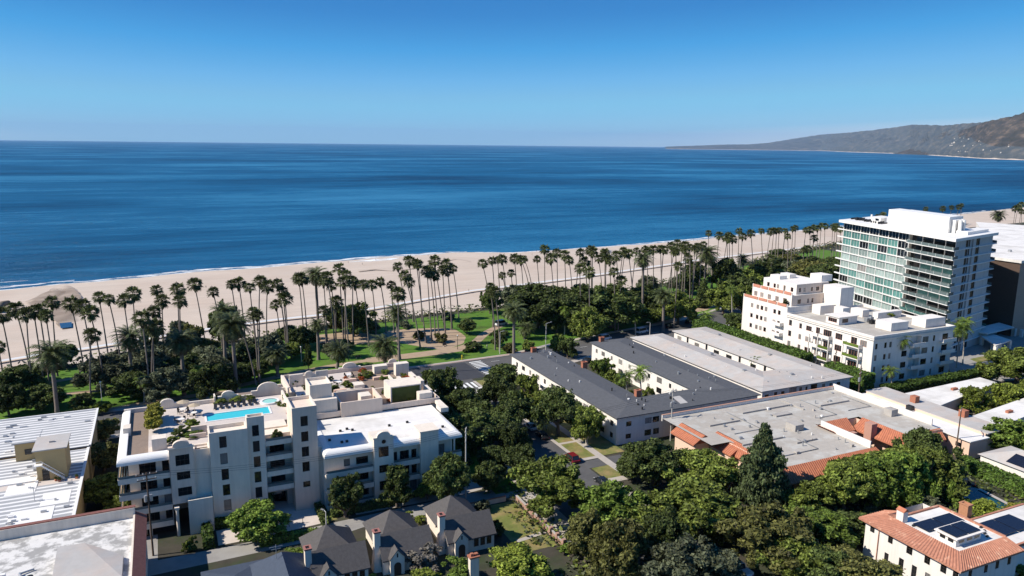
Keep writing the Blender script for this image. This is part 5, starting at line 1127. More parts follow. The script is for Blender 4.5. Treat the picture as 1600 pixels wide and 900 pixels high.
# things on its roof
def shrub_at(x, y, z, rad, h, m, label, kind='shrub', name='shrub', group=None):
    n, lf, zb = KINDS[kind]; t = thing(name, label, 'plant', (x, y, z), R.uniform(0, 6), group); inst('foliage', crown_mesh(kind, R.randrange(3), m, n, lf, zb), t, scale=(rad, rad, h)); return t
for a in [(-3.8, 161, 15, 2.6, 3.3, LEAF_YELLOW, 'tall yellow-green bamboo on the roof terrace, farthest clump', 'column', 'bamboo_clump'), (-4.0, 157.4, 15, 2.6, 3.6, LEAF_YELLOW, 'tall yellow-green bamboo on the roof terrace, middle clump', 'column', 'bamboo_clump'), (-4.2, 153.6, 15, 2.4, 3.2, LEAF_YELLOW, 'tall yellow-green bamboo on the roof terrace, nearest clump', 'column', 'bamboo_clump'),
          (.4, 149.5, 15, 1.9, 2.0, LEAF_DARK, 'dark rooftop shrub behind the arched tan bay'), (2.6, 152.6, 15, 1.9, 2.2, LEAF_LIME, 'lime rooftop shrub left of the pool corner'), (2.4, 147.9, 15, 2.2, 1.1, LEAF_BRIGHT, 'low green rooftop planting behind the blank bay'), (-1.0, 146.2, 15, 1.6, 1.4, LEAF_MID, 'mid-green rooftop bush by the small white roof hut'),
          (17.2, 142.6, 14.3, 1.4, 1.9, LEAF_DARK, 'dark balcony palmlike plants on the top balcony'), (9, 165.4, 15, 1.6, 1.3, LEAF_MID, 'hedge planter behind the sun loungers, left end'), (12, 165.5, 15, 1.7, 1.2, LEAF_MID, 'hedge planter behind the sun loungers, middle'), (14.8, 165.2, 15, 1.5, 1.3, LEAF_MID, 'hedge planter behind the sun loungers, right end'),
          (22.0, 163.5, 15, 1.1, 1.4, LEAF_BRIGHT, 'green shrub right of the whirlpool spa'), (20.7, 155.5, 16, 1.0, .8, LEAF_LIME, 'lime grassy planter right of the pool'), (23.2, 157, 15.6, 1.2, 1.0, LEAF_LIME, 'lime grassy planter beside the wooden deck'),
          (33.4, 172.8, 12.3, 1.8, 2.0, LEAF_BRIGHT, 'leafy bush in the roof garden behind the walled court, left'), (37.6, 173.8, 12.3, 1.7, 2.0, LEAF_MID, 'leafy bush in the roof garden behind the walled court, right'), (46.5, 162.1, 12.3, 1.5, 1.7, LEAF_MID, 'green shrub before the white trellis, left'), (49.3, 160.1, 12.3, 1.3, 1.6, LEAF_BRIGHT, 'green shrub before the white trellis, right'),
          (44.5, 160.1, 12.3, .9, .9, FLOWER, 'reddish shrub beside the white trellis'), (48.7, 160.0, 12.3, 1.4, 1.1, LEAF_LIME, 'lime shrub over the white roof edge'), (42.3, 178.1, 12.3, 1.0, 1.2, FLOWER, 'orange flowering shrub in the far roof garden'), (44.9, 181.3, 12.3, 1.6, 1.3, LEAF_LIME, 'lime planting in the far roof garden'),
          (33.4, 181.3, 12.3, 1.4, 1.8, LEAF_DARK, 'dark hedge between white garden arches'), (26.6, 180, 12.3, 1.3, 1.9, LEAF_DARK, 'dark hedge block at the left of the white garden arches'), (49.1, 181.3, 12.3, 1.5, 1.3, LEAF_MID, 'green planting near the far roof arch'), (38.7, 180.2, 12.3, .9, 1.0, FLOWER, 'small red shrub among the terrace chairs'),
          (21.0, 150.3, 15.6, 1, 1.6, PINKF, 'pink flowering pot plant above the balconies'), (20.0, 159.5, 15, .9, 1.0, LEAF_MID, 'small green bush between pool and spa')]:
    shrub_at(*a[:7], *(a[7:]))
rg = random.Random(21)
for i in range(16):
    x, y = rg.uniform(42, 53), rg.uniform(166, 185); shrub_at(x, y, 12.3, rg.uniform(.6, 1.3), rg.uniform(.7, 1.7), rg.choice((LEAF_MID, LEAF_BRIGHT, LEAF_LIME, LEAF_OLIVE, FLOWER)), 'potted plant among many on the right roof garden of the white block', group='potted plants on the right roof garden')
for i in range(12):
    x, y = rg.uniform(26, 41), rg.uniform(165, 184); shrub_at(x, y, 12.3, rg.uniform(.6, 1.2), rg.uniform(.7, 1.6), rg.choice((LEAF_MID, LEAF_BRIGHT, LEAF_DARK, LEAF_OLIVE)), 'potted plant among many behind the walled roof court of the white block', group='potted plants behind the walled roof court')
for i, (x, y, w_, d_) in enumerate(((43.5, 168, 3, .8), (47, 171.5, .8, 3), (45, 177, 4, .8), (50.5, 172, .8, 4), (34, 171, 3, .8), (29, 175, .8, 3), (38, 178, 3, .8), (26.5, 166, 2, .7))):
    b_ = MB(); b_.box(x, y, 12.27, x + w_, y + d_, 12.95); tag(b_.build('planter_box', W_STUCCO if i % 2 else PEACH), 'low masonry planter on the roof garden, %s' % ('by the white trellis', 'left of the far right wall', 'in the middle of the deck', 'along the right wall', 'behind the walled court', 'near the left garden arches', 'before the sea-side arch', 'beside the tallest roof box')[i], 'planter')
def lounger():
    t = thing('sun_lounger', '', 'sun lounger', group='sun loungers by the roof pool'); a = MB(); a.box(-.33, -1, .25, .33, .35, .33); a.build('seat', DARKMETAL, t)
    b_ = MB(); b_.add([(-.33, .35, .25), (.33, .35, .25), (.33, .95, .75), (-.33, .95, .75), (-.33, .37, .33), (.33, .37, .33), (.33, .93, .83), (-.33, .93, .83)], [(0, 1, 2, 3), (4, 7, 6, 5), (0, 4, 5, 1), (3, 2, 6, 7), (0, 3, 7, 4), (1, 5, 6, 2)]); b_.build('backrest', DARKMETAL, t)
    for x in (-.28, .28):
        for y in (-.9, .3): l_ = MB(); l_.box(x - .03, y - .03, 0, x + .03, y + .03, .25); l_.build('leg', DARKMETAL, t)
    return t
l0 = lounger(); pos = ['leftmost', 'second', 'third', 'fourth', 'fifth', 'sixth', 'seventh', 'rightmost']
for i in range(8):
    o = l0 if i == 0 else copy_thing(l0, (0, 0, 0)); o.location = (7.6 + i * 1.15, 162.6 + (i % 2) * .3, 14.98); o.rotation_euler = (0, 0, R.uniform(-.15, .15)); o['label'] = 'dark sun lounger on the pool terrace, %s of the row behind the pool' % pos[i]
def patio_set(x, y, z, rz, label, um=True):
    t = thing('patio_table', 'round white patio table, the ' + label, 'table', (x, y, z), rz); a = MB(); a.cyl(0, 0, .70, .75, .65, 12); a.build('table_top', W_PAINT, t); a = MB(); a.cyl(0, 0, 0, .70, .06, 8); a.build('leg', DARKMETAL, t)
    for k in range(4):
        an = PI / 2 * k + .6; cx, cy = x + 1.1 * math.cos(an + rz), y + 1.1 * math.sin(an + rz); c_ = thing('patio_chair', 'dark patio chair drawn up to the ' + label, 'chair', (cx, cy, z), an + rz, 'chairs at the ' + label)
        s_ = MB(); s_.box(-.25, -.25, .4, .25, .25, .46); s_.build('seat', DARKMETAL, c_); s_ = MB(); s_.box(.2, -.25, .46, .26, .25, .9); s_.build('backrest', DARKMETAL, c_)
        for qx in (-.22, .22):
            for qy in (-.22, .22): s_ = MB(); s_.box(qx - .02, qy - .02, 0, qx + .02, qy + .02, .4); s_.build('leg', DARKMETAL, c_)
    if um:
        u_ = thing('patio_umbrella', 'tan patio umbrella over the ' + label, 'umbrella', (x + .1, y, z + .76)); a = MB(); a.cyl(0, 0, 0, 1.9, .03, 6); a.build('pole', W_PAINT, u_)
        a = MB(); a.add([(1.3 * math.cos(PI / 4 * k), 1.3 * math.sin(PI / 4 * k), 1.45) for k in range(8)] + [(0, 0, 1.95)], [(k, (k + 1) % 8, 8) for k in range(8)]); a.build('canopy', mat('canvas_%d' % int(x * 10), (.42, .34, .24), .9, .08), u_)
patio_set(1.4, 163, 14.97, .2, 'left terrace table', True); patio_set(3.4, 160, 14.97, .9, 'middle terrace table', True); patio_set(.9, 157, 14.97, .5, 'near terrace table', False); patio_set(36.5, 177, 12.3, .4, 'roof garden table', False); patio_set(40, 182, 12.3, .1, 'far roof garden table', False)

# ------------------------------------------------------------------ striped-roof buildings on the left
def stripe_mat():
    m = mat('striped_membrane_roof', (.70, .69, .68), .8, .05, .5); t = m.node_tree; N = t.nodes; L = t.links; b = N['Principled BSDF']; src = b.inputs['Base Color'].links[0].from_socket
    g_ = N.new('ShaderNodeNewGeometry'); wv = N.new('ShaderNodeTexWave'); wv.wave_type = 'BANDS'; wv.bands_direction = 'Y'; wv.inputs['Scale'].default_value = .20; wv.inputs['Distortion'].default_value = .25; wv.inputs['Detail'].default_value = 3; L.new(g_.outputs['Position'], wv.inputs[0])
    n_ = N.new('ShaderNodeTexNoise'); n_.inputs['Scale'].default_value = .35; n_.inputs['Detail'].default_value = 2; mp_ = N.new('ShaderNodeMapping'); mp_.inputs['Scale'].default_value = (1, 3, 1); L.new(g_.outputs['Position'], mp_.inputs[0]); L.new(mp_.outputs[0], n_.inputs[0])
    ad = N.new('ShaderNodeMath'); ad.operation = 'MULTIPLY_ADD'; ad.inputs[1].default_value = .8; L.new(n_.outputs[0], ad.inputs[0]); L.new(wv.outputs['Fac'], ad.inputs[2])
    mr = N.new('ShaderNodeMapRange'); mr.inputs[1].default_value = 1.02; mr.inputs[2].default_value = 1.10; L.new(ad.outputs[0], mr.inputs[0])
    mx = N.new('ShaderNodeMix'); mx.data_type = 'RGBA'; L.new(mr.outputs[0], mx.inputs[0]); mx.inputs[6].default_value = (.33, .335, .345, 1); L.new(src, mx.inputs[7]); L.new(mx.outputs[2], b.inputs['Base Color']); return m
STRIPE = stripe_mat()
A1 = thing('apartment_building', 'low building with striped white and grey roof behind the ochre stair house', 'building')
w = MB(); solid(w, -60, 170.3, -16.8, 193.5, 0, 7.8, 'FT'); wall_windows(w, A1, 'F', 170.3, -60, -16.8, 0, 7.8, [(-22.5, 5.8, 2.6, 1.3), (-26.0, 5.8, 2.0, 1.3), (-33.5, 5.8, 2.6, 1.3)], 0, .12, gm=GLASS); w.build('wall', OCHRE, A1)
r = MB(); r.box(-60.4, 169.9, 7.8, -16.4, 193.9, 8.05); r.build('roof', STRIPE, A1); r = MB(); r.box(-16.75, 169.9, 8.06, -16.35, 193.9, 8.25); r.box(-60, 193.5, 8.06, -16.76, 193.9, 8.2); r.build('roof_edge', W_PAINT, A1)
for i in range(26): r = MB(); x, y = R.uniform(-42, -18), R.uniform(172, 192); r.box(x, y, 8.06, x + R.uniform(.4, 1.4), y + R.uniform(.3, .6), 8.35); r.build('roof_vent', R.choice((W_PAINT, METAL)), A1)
r = MB(); r.box(-29, 166.5, 4, -25.4, 172.5, 11.6); r.build('stair_house', OCHRE, A1); r = MB(); r.box(-29.4, 166.1, 11.6, -25.0, 173, 11.8); r.build('stair_roof', STRIPE, A1); add_window(A1, 'F', -26.8, 9.2, 1.2, 1.1, 166.5, -.01, gm=GLASS)
seat(A1, -30, 182)
A2 = thing('apartment_building', 'nearer striped-roof building carrying the tall ochre stair house', 'building')
w = MB(); solid(w, -60, 135.2, -17.0, 168.4, 0, 7.7, 'T'); w.build('wall', OCHRE, A2); r = MB(); r.box(-60.3, 134.9, 7.7, -16.7, 152.6, 7.95); r.box(-60.3, 155, 7.7, -16.7, 168.7, 7.95); r.build('roof', STRIPE, A2)
r = MB(); r.box(-60.3, 152.61, 7.7, -16.7, 154.99, 7.9); r.build('roof_terrace', PAVE, A2); r = MB(); r.box(-17.0, 134.9, 7.96, -16.5, 168.7, 8.2); r.box(-28.6, 149.9, 7.96, -23.9, 154.6, 8.0); r.box(-31, 155.2, 7.96, -24.3, 157.9, 8.05); r.box(-22.4, 143.2, 7.96, -18, 148.8, 8.0); r.box(-26.5, 136.2, 7.96, -20, 142.8, 8.01); r.build('white_roof_patch', W_PAINT, A2)
for i in range(22): r = MB(); x, y = R.uniform(-30, -18), R.uniform(136, 167); r.box(x, y, 8.02, x + R.uniform(.3, 1.0), y + .4, 8.3); r.build('roof_vent', R.choice((W_PAINT, METAL)), A2)
w = MB(); wall_windows(w, A2, 'F', 154.9, -24.0, -19.2, 7.9, 13.8, [(-22.6, 7.95, 1.15, 2.2)], 0, .12, nx=1, gm=GLASS, name='stair_door'); solid(w, -24, 154.9, -19.2, 161.6, 7.9, 13.8, 'F'); w.build('stair_house', OCHRE, A2)
r = MB(); r.box(-24.4, 154.5, 13.8, -18.8, 162.1, 14.0); r.box(-22, 158, 14.0, -21.2, 158.5, 14.3); r.build('stair_roof', PALE_ROOF, A2)
r = MB(); 
for k in range(13): z = 8.2 + k * .24; x = -19.6 - k * .27; r.box(x - .3, 153.7, z, x, 154.7, z + .06)
r.path([(-19.5, 153.7, 8.9), (-23, 153.7, 12.1), (-24, 153.7, 12.1)], .05, 5); r.path([(-19.5, 153.7, 8.2), (-23, 153.7, 11.3), (-24, 153.7, 11.3)], .10, 5); r.box(-24.2, 153.7, 11.2, -22.9, 154.85, 11.35)
r.build('outside_stair', W_PAINT, A2)
for x, y in ((-21.0, 153.9), (-17.6, 153.6), (-20.4, 153.4)):
    t_ = thing('flower_pot', 'terracotta pot with a small plant on the roof terrace, %s' % {-21.0: 'beside the stair', -17.6: 'near the right edge', -20.4: 'between door and stair foot'}[x], 'flower pot', (x, y, 7.92)); a = MB(); a.cyl(0, 0, 0, .35, .2, 10, 0, .28); a.build('pot', TERRA, t_); inst('foliage', crown_mesh('shrub', 0, LEAF_MID, 2600, .085, 0), t_, (0, 0, .3), scale=(.35, .35, .6))
seat(A2, -25, 150)
an = thing('roof_antenna', 'thin antenna mast standing on the nearer striped roof', 'antenna', (-23.4, 146, 8)); a = MB(); a.cyl(0, 0, 0, 2.6, .05, 6); a.build('mast', METAL, an); a = MB(); a.box(-.5, -.03, 2.3, .5, .03, 2.36); a.box(-.25, -.03, 2.5, .25, .03, 2.55); a.build('crossbar', METAL, an)
# stained flat roof, bottom left
A3 = thing('flat_roof_building', 'flat-roofed building with stained white roof and red tiled edge, bottom left corner', 'building')
w = MB(); solid(w, -45, 96, -6.0, 132.6, 0, 8.2, 'RT'); wall_windows(w, A3, 'R', -6.0, 96, 132.6, 0, 8.2, [(y, z, 1.4, 1.5) for y in (103, 110, 117, 123, 128) for z in (1.6, 5.2)], 0, .12, gm=GLASS); w.build('wall', W_STUCCO, A3)
r = MB(); sheet(r, -44.6, 96, -7.5, 132.2, 8.3); r.build('roof', STAIN_ROOF, A3); r = MB(); r.box(-45, 131.9, 8.2, -7.3, 132.5, 10.0); r.box(-7.6, 96, 8.2, -7.3, 131.9, 8.9); r.build('parapet', W_STUCCO, A3)
r = MB(); r.box(-45, 132.0, 10.0, -7.2, 132.8, 10.15); r.add([(-7.3, 96, 9.0), (-5.6, 96, 8.0), (-5.6, 132.8, 8.0), (-7.3, 132.8, 9.0), (-7.3, 96, 8.2), (-7.3, 132.8, 8.2)], [(0, 1, 2, 3), (0, 4, 1), (3, 2, 5), (4, 5, 2, 1)]); r.build('tile_edge', mat('dark_red_tile', (.20, .085, .07), .85, .2, 2), A3)
r = MB(); r.add([(-17.5, 122.8, 8.31), (-14.0, 122.8, 9.9), (-8.6, 118.2, 9.0), (-8.6, 112, 9.0), (-17.5, 112, 8.8), (-17.5, 122.8, 9.9), (-8.6, 118.2, 8.31), (-14, 122.8, 8.31), (-8.6, 112, 8.31), (-17.5, 112, 8.31)], [(5, 1, 2, 3, 4), (5, 0, 7, 1), (1, 7, 6, 2), (2, 6, 8, 3), (4, 9, 0, 5)]); r.build('roof_hatch', PALE_ROOF, A3)
for i, (x, y) in enumerate(((-20.3, 116.4), (-22.0, 115.8), (-23.4, 115.2), (-24.6, 114.6))): a = MB(); a.cyl(x, y, 8.31, 9.5, .45, 10); a.build('roof_fan', DARKMETAL, A3)
r = MB(); r.path([(-22.0, 119.4, 8.6), (-21.2, 116.8, 8.8)], .22, 6); r.path([(-26.4, 118, 8.6), (-25.2, 114.6, 8.8)], .22, 6); r.path([(-21.9, 119.4, 8.6), (-20.3, 120.2, 8.5)], .15, 6); r.path([(-24, 115.6, 8.5), (-19.2, 117.4, 8.5)], .15, 6); r.build('duct', METAL, A3)
r = MB(); r.box(-24.4, 119.2, 8.31, -23.7, 119.8, 9.0); r.box(-21, 114.6, 8.31, -18.4, 115.4, 9.2); r.box(-28.6, 119.6, 8.35, -27.2, 120.2, 8.8); r.build('vent_box', W_PAINT, A3)
seat(A3, -26, 114)
# blue-grey slate roof
A4 = thing('cottage', 'house with dark slate-blue hipped roof, below the forecourt', 'house'); w = MB(); w.box(2.4, 104, 0, 18, 118.6, 3.0); w.build('wall', W_STUCCO, A4); SLATE = mat('slate_blue_shingle', (.05, .065, .095), .8, .16, 1.8)
r = MB(); r.hip(1.8, 104, 11.2, 119.4, 3.0, 3.9); r.hip(8.6, 100, 18.4, 118.2, 3.02, 7.0); r.build('roof', SLATE, A4); r = MB(); r.path([(12.6, 112.4, 6.5), (12.6, 112.4, 8.9)], .05, 5); r.box(11.6, 112.37, 8.5, 13.6, 112.43, 8.56); r.box(11.9, 112.37, 8.1, 13.3, 112.43, 8.16); r.build('antenna', METAL, A4); seat(A4, 10, 111)
# ------------------------------------------------------------------ the three matching cottages
def cottage(label):
    c_ = thing('cottage', label, 'house', group='row of matching cottages'); w = MB()
    w.box(-4.0, -2.9, 0, 4.6, 2.9, 3.0); w.vprism([(-4.0, 3.0), (-4.0, 3.0), (4.6, 3.0), (4.6, 3.0)], -2.9, 2.9) if False else None
    w.add([(-4.0, -2.9, 3.0), (-4.0, 2.9, 3.0), (-4.0, 0, 5.6)], [(0, 2, 1)]); w.add([(4.6, -2.9, 3.0), (4.6, 2.9, 3.0), (4.6, 0, 5.6)], [(0, 1, 2)])
    w.box(-3.6, 2.9, 0, 4.4, 10.4, 3.0); w.build('wall', W_STUCCO, c_)
    r = MB(); t = .22      # front gable roof in two thick slopes, hip behind
    for s in (-1, 1): r.add([(-4.2, s * 3.3, 2.72), (4.9, s * 3.3, 2.72), (4.9, 0, 5.85), (-4.2, 0, 5.85), (-4.2, s * 3.3, 2.5), (4.9, s * 3.3, 2.5), (4.9, 0, 5.6), (-4.2, 0, 5.6)], [(0, 1, 2, 3), (4, 7, 6, 5), (0, 4, 5, 1), (0, 3, 7, 4), (1, 5, 6, 2)])
    r.add([(-4.1, .4, 2.75), (4.8, .4, 2.75), (4.8, 10.9, 2.75), (-4.1, 10.9, 2.75), (-.2, 6.2, 6.7)], [(0, 1, 4), (1, 2, 4), (2, 3, 4), (3, 0, 4), (0, 3, 2, 1)]); r.build('roof', COT_ROOF, c_)
    g_ = MB(); g_.add([(-3.0, -3.7, 0), (-.6, -3.7, 0), (-.6, -2.91, 0), (-3.0, -2.91, 0), (-3.0, -3.7, 3.2), (-.6, -3.7, 3.2), (-1.8, -3.7, 4.5), (-1.8, -2.0, 4.5), (-3.0, -2.91, 3.2), (-.6, -2.91, 3.2)], [(0, 1, 5, 6, 4), (0, 4, 8, 3), (1, 2, 9, 5)]); g_.build('entrance_gable', W_STUCCO, c_)
    g_ = MB()
    for s in (-1, 1): g_.add([(-1.8 + s * 1.4, -3.9, 3.0), (-1.8, -3.9, 4.65), (-1.8, -1.4, 4.65), (-1.8 + s * 1.4, -2.2, 3.0), (-1.8 + s * 1.4, -3.9, 2.85), (-1.8, -3.9, 4.5), (-1.8, -1.4, 4.5), (-1.8 + s * 1.4, -2.2, 2.85)], [(0, 1, 2, 3), (4, 7, 6, 5), (0, 4, 5, 1), (0, 3, 7, 4)])
    g_.build('gable_roof', COT_ROOF, c_)
    g_ = MB(); pts = [(-2.4, 0), (-1.2, 0), (-1.2, 1.7)] + [(-1.8 + .6 * math.cos(PI * k / 6), 1.7 + .6 * math.sin(PI * k / 6)) for k in range(7)] + [(-2.4, 1.7)]; g_.vprism(pts, -3.74, -3.69); g_.build('arched_door', D_FRAME, c_)
    g_ = MB(); g_.box(-1.92, -3.73, 3.2, -1.68, -3.69, 3.9); g_.build('gable_slot', DARKMETAL, c_)
    for x in (1.2, 2.4, 3.6): add_window(c_, 'F', x, .9, .85, 1.6, -2.9, -.0, nx=1, ny=2, gm=GLASS)
    add_window(c_, 'L', -1.4, 1.0, 1.0, 1.3, -4.0, 0, gm=GLASS)
    h = MB(); h.add([(-5.3, -1.7, 0), (-4.01, -1.7, 0), (-4.01, .1, 0), (-5.3, .1, 0), (-5.0, -1.4, 3.4), (-4.01, -1.4, 3.4), (-4.01, -.2, 3.4), (-5.0, -.2, 3.4)], [(0, 1, 5, 4), (1, 2, 6, 5), (2, 3, 7, 6), (3, 0, 4, 7)]); h.box(-5.0, -1.4, 3.4, -4.0, -.2, 6.9); ch = h.build('chimney', W_STUCCO, c_)
    h = MB(); rim(h, -5.1, -1.5, -3.9, -.1, 6.9, 7.15, .3); h.box(-4.8, -1.2, 6.9, -4.2, -.4, 7.0, 1); h.build('chimney_cap', [mat('red_cap_tile', (.30, .13, .11), .85, .15, 3), DARKMETAL] if 'red_cap_tile' not in MATS else [MATS['red_cap_tile'], DARKMETAL], ch)
    return c_
c0 = cottage('white cottage with dark roof and red-capped chimney, left one of the three'); c0.location = (21.9, 113.6, 0)
copy_thing(c0, (33.2, 114.4, 0), label='white cottage with dark roof behind the bare silvery shrub, middle of the three'); copy_thing(c0, (44.9, 115.4, 0), label='white cottage with dark roof and arched door in view, right one of the three')
st = thing('chimney_stack', 'white chimney stack with red clay top rising from bushes at the bottom edge', 'chimney', (42.0, 103.6, 0)); a = MB(); a.box(-.75, -.5, 0, .75, .5, 4.6); a.build('stack', W_STUCCO, st); a = MB(); a.box(-.9, -.65, 4.6, .9, .65, 4.85); a.box(-.6, -.3, 4.85, -.1, .2, 5.3); a.box(.15, -.3, 4.85, .65, .2, 5.2); a.build('clay_top', BRICK, st)
def garden_wall(name, label, pts, h, t, m, capm=None, cat='wall'):
    o = thing(name, label, cat, (pts[0][0], pts[0][1], 0)); a = MB()
    for (x0, y0), (x1, y1) in zip(pts, pts[1:]):
        d_ = Vector((x1 - x0, y1 - y0)).normalized(); n_ = Vector((-d_.y, d_.x)) * t / 2; a.prism([(x0 - n_.x, y0 - n_.y), (x1 - n_.x, y1 - n_.y), (x1 + n_.x, y1 + n_.y), (x0 + n_.x, y0 + n_.y)], 0, h)
    a.v = [(v[0] - pts[0][0], v[1] - pts[0][1], v[2]) for v in a.v]; a.build('wall_body', m, o)
    if capm:
        a = MB()
        for (x0, y0), (x1, y1) in zip(pts, pts[1:]):
            d_ = Vector((x1 - x0, y1 - y0)).normalized(); n_ = Vector((-d_.y, d_.x)) * (t / 2 + .06); a.prism([(x0 - n_.x, y0 - n_.y), (x1 - n_.x, y1 - n_.y), (x1 + n_.x, y1 + n_.y), (x0 + n_.x, y0 + n_.y)], h, h + .1)
        a.v = [(v[0] - pts[0][0], v[1] - pts[0][1], v[2]) for v in a.v]; a.build('coping', capm, o)
    return o
garden_wall('garden_wall', 'low tan wall along the lane right of the third cottage', [(49.8, 127.6), (58.6, 127.6)], 1.0, .25, T_STUCCO, BRICK)
gw = garden_wall('garden_wall', 'brick garden wall with stepped piers beside the front walk', [(60.7, 127), (60.7, 118), (60.7, 107)], 1.0, .3, mat('pinkish_brick', (.36, .22, .17), .9, .15, 2), CONC)
for k in range(7): a = MB(); a.box(-.3, -20 + k * 2.4, 0, .3, -19.4 + k * 2.4, 1.6); a.build('pier', MATS['pinkish_brick'], gw)
# ------------------------------------------------------------------ charcoal-roofed U-shaped apartments
G = thing('apartment_court', 'two-storey white U-shaped apartments with charcoal shingle roof and brick chimneys', 'apartment building')
w = MB()
def rows(c, sp, n, zs, wd, h): return [(c + sp * i, z, wd, h) for i in range(n) for z in zs]
Z2 = (4.2, 1.2)
wl = [(y, z, wd, 1.35) for y, wd in ((145.2, 1.3), (149.5, 2.2), (153.4, 1.0), (157.5, 2.2), (162, 1.2), (166.5, 2.2), (170.8, 1.2), (175.2, 2.0), (180, 1.2), (184.5, 2.2), (189.2, 1.2), (193.8, 2.0), (198.2, 1.2)) for z in Z2]
wall_windows(w, G, 'L', 94.4, 143, 202, 0, 6.9, wl, 0, .12)
wf = [(97.8, 4.3, 1.5, 1.2), (103.4, 4.2, 1.9, 1.45), (105.6, 4.2, 1.9, 1.45), (111, 4.2, 1.7, 1.4), (113, 4.2, 1.7, 1.4), (115, 4.2, 1.7, 1.4), (117, 4.2, 1.7, 1.4), (119.4, 4.3, 1.7, 1.35), (125, 4.2, 2.2, 1.4), (128, 4.3, 2, 1.4), (133, 4.3, 1.6, 1.3), (135.8, 4.3, 1.9, 1.4), (97.8, 1.2, 1.5, 1.2), (103.4, 1.1, 1.9, 1.5), (105.8, 1.1, 1.7, 1.5), (112, 1.1, 2, 1.4), (118, 1.1, 2, 1.4)]
wall_windows(w, G, 'F', 143, 94.4, 137.4, 0, 6.9, wf, 0, .12)
w.quad((137.4, 143, 0), (137.4, 205, 0), (137.4, 205, 6.9), (137.4, 143, 6.9))
wall_windows(w, G, 'L', 124.6, 152.6, 205, 0, 6.9, [(y, z, wd, h) for y, wd, h in ((157, 1.6, 1.3), (163, 1.0, 1.3), (168, 2.4, 1.6), (173, 1.2, 1.3), (178, 2.4, 1.6), (183, 1.2, 1.3), (188, 2.0, 1.5), (193, 1.0, 1.3), (198, 2.0, 1.4), (202, 1.2, 1.3)) for z in Z2], 0, .12)
wall_windows(w, G, 'R', 107, 152.6, 202, 0, 6.9, [(160, 4.2, 1.4, 1.3), (170, 4.2, 1.4, 1.3), (180, 4.2, 1.4, 1.3), (190, 4.2, 1.4, 1.3)], 0, .12)
w.quad((107, 152.6, 0), (124.6, 152.6, 0), (124.6, 152.6, 6.9), (107, 152.6, 6.9)); w.quad((94.4, 202, 0), (107, 202, 0), (107, 202, 6.9), (94.4, 202, 6.9)); w.quad((124.6, 205, 0), (137.4, 205, 0), (137.4, 205, 6.9), (124.6, 205, 6.9))
w.build('wall', P_STUCCO, G)
def u_roof(O, I, Rg, ze, zr, th, name, m, parent):
    r = MB(); v = [(*p, ze) for p in O] + [(*p, ze) for p in I] + [(*p, zr) for p in Rg] + [(*p, ze - th) for p in O] + [(*p, ze - th) for p in I]
    r.add(v, [(0, 1, 9, 8), (1, 2, 10, 9), (2, 3, 11, 10), (5, 4, 8, 9), (6, 5, 9, 10), (7, 6, 10, 11), (0, 8, 4), (3, 7, 11),
              (12, 13, 1, 0), (13, 14, 2, 1), (14, 15, 3, 2), (15, 19, 7, 3), (19, 18, 6, 7), (18, 17, 5, 6), (17, 16, 4, 5), (16, 12, 0, 4),
              (13, 12, 16, 17), (14, 13, 17, 18), (15, 14, 18, 19)]); return r.build(name, m, parent)
u_roof([(93.8, 202.6), (93.8, 142.3), (138, 142.3), (138, 205.6)], [(107.7, 202.6), (107.7, 153.2), (124.0, 153.2), (124.0, 205.6)], [(100.7, 196), (100.7, 147.7), (131, 147.7), (131, 199)], 7.05, 8.1, .22, 'roof', GREY_ROOF, G)
for x, y in ((101.0, 200.4), (107.6, 181), (107.4, 153.6), (127.2, 203.4)):
    a = MB(); a.box(x - .75, y - .55, 6.5, x + .75, y + .55, 8.7); c_ = a.build('chimney', BRICK, G); a = MB(); rim(a, x - .85, y - .65, x + .85, y + .65, 8.7, 8.9, .3); a.build('chimney_cap', BRICK, c_)
for i in range(44):
    q = R.random()
    if q < .38: x, y = R.uniform(95.5, 106), R.uniform(146, 200); ze = 7.05 + (1 - abs(x - 100.7) / 7) * 1.05
    elif q < .7: x, y = R.uniform(126, 137), R.uniform(146, 203); ze = 7.05 + (1 - abs(x - 131) / 7) * 1.05
    else: x, y = R.uniform(101, 131), R.uniform(143.2, 152); ze = 7.05 + (1 - abs(y - 147.7) / 5.5) * 1.05
    a = MB(); s_ = R.choice((.12, .18, .3)); a.cyl(x, y, ze - .1, ze + R.uniform(.3, .8), s_, 8); a.build('roof_vent', R.choice((METAL, DARKMETAL, W_PAINT)), G)
a = MB(); a.add([(113.5, 144.0, 7.40), (115.8, 144.0, 7.40), (115.8, 147.4, 8.12), (113.5, 147.4, 8.12)], [(0, 1, 2, 3)]); a.build('pale_roof_patch', PALE_ROOF, G)
for y in (150, 160, 170, 180, 190):
    a = MB(); a.box(92.9, y - 2.2, 3.3, 94.39, y + 2.2, 3.5); a.box(92.9, y - 2.2, 3.5, 93.0, y + 2.2, 4.3); a.build('balcony', W_PAINT, G)
seat(G, 115, 170)
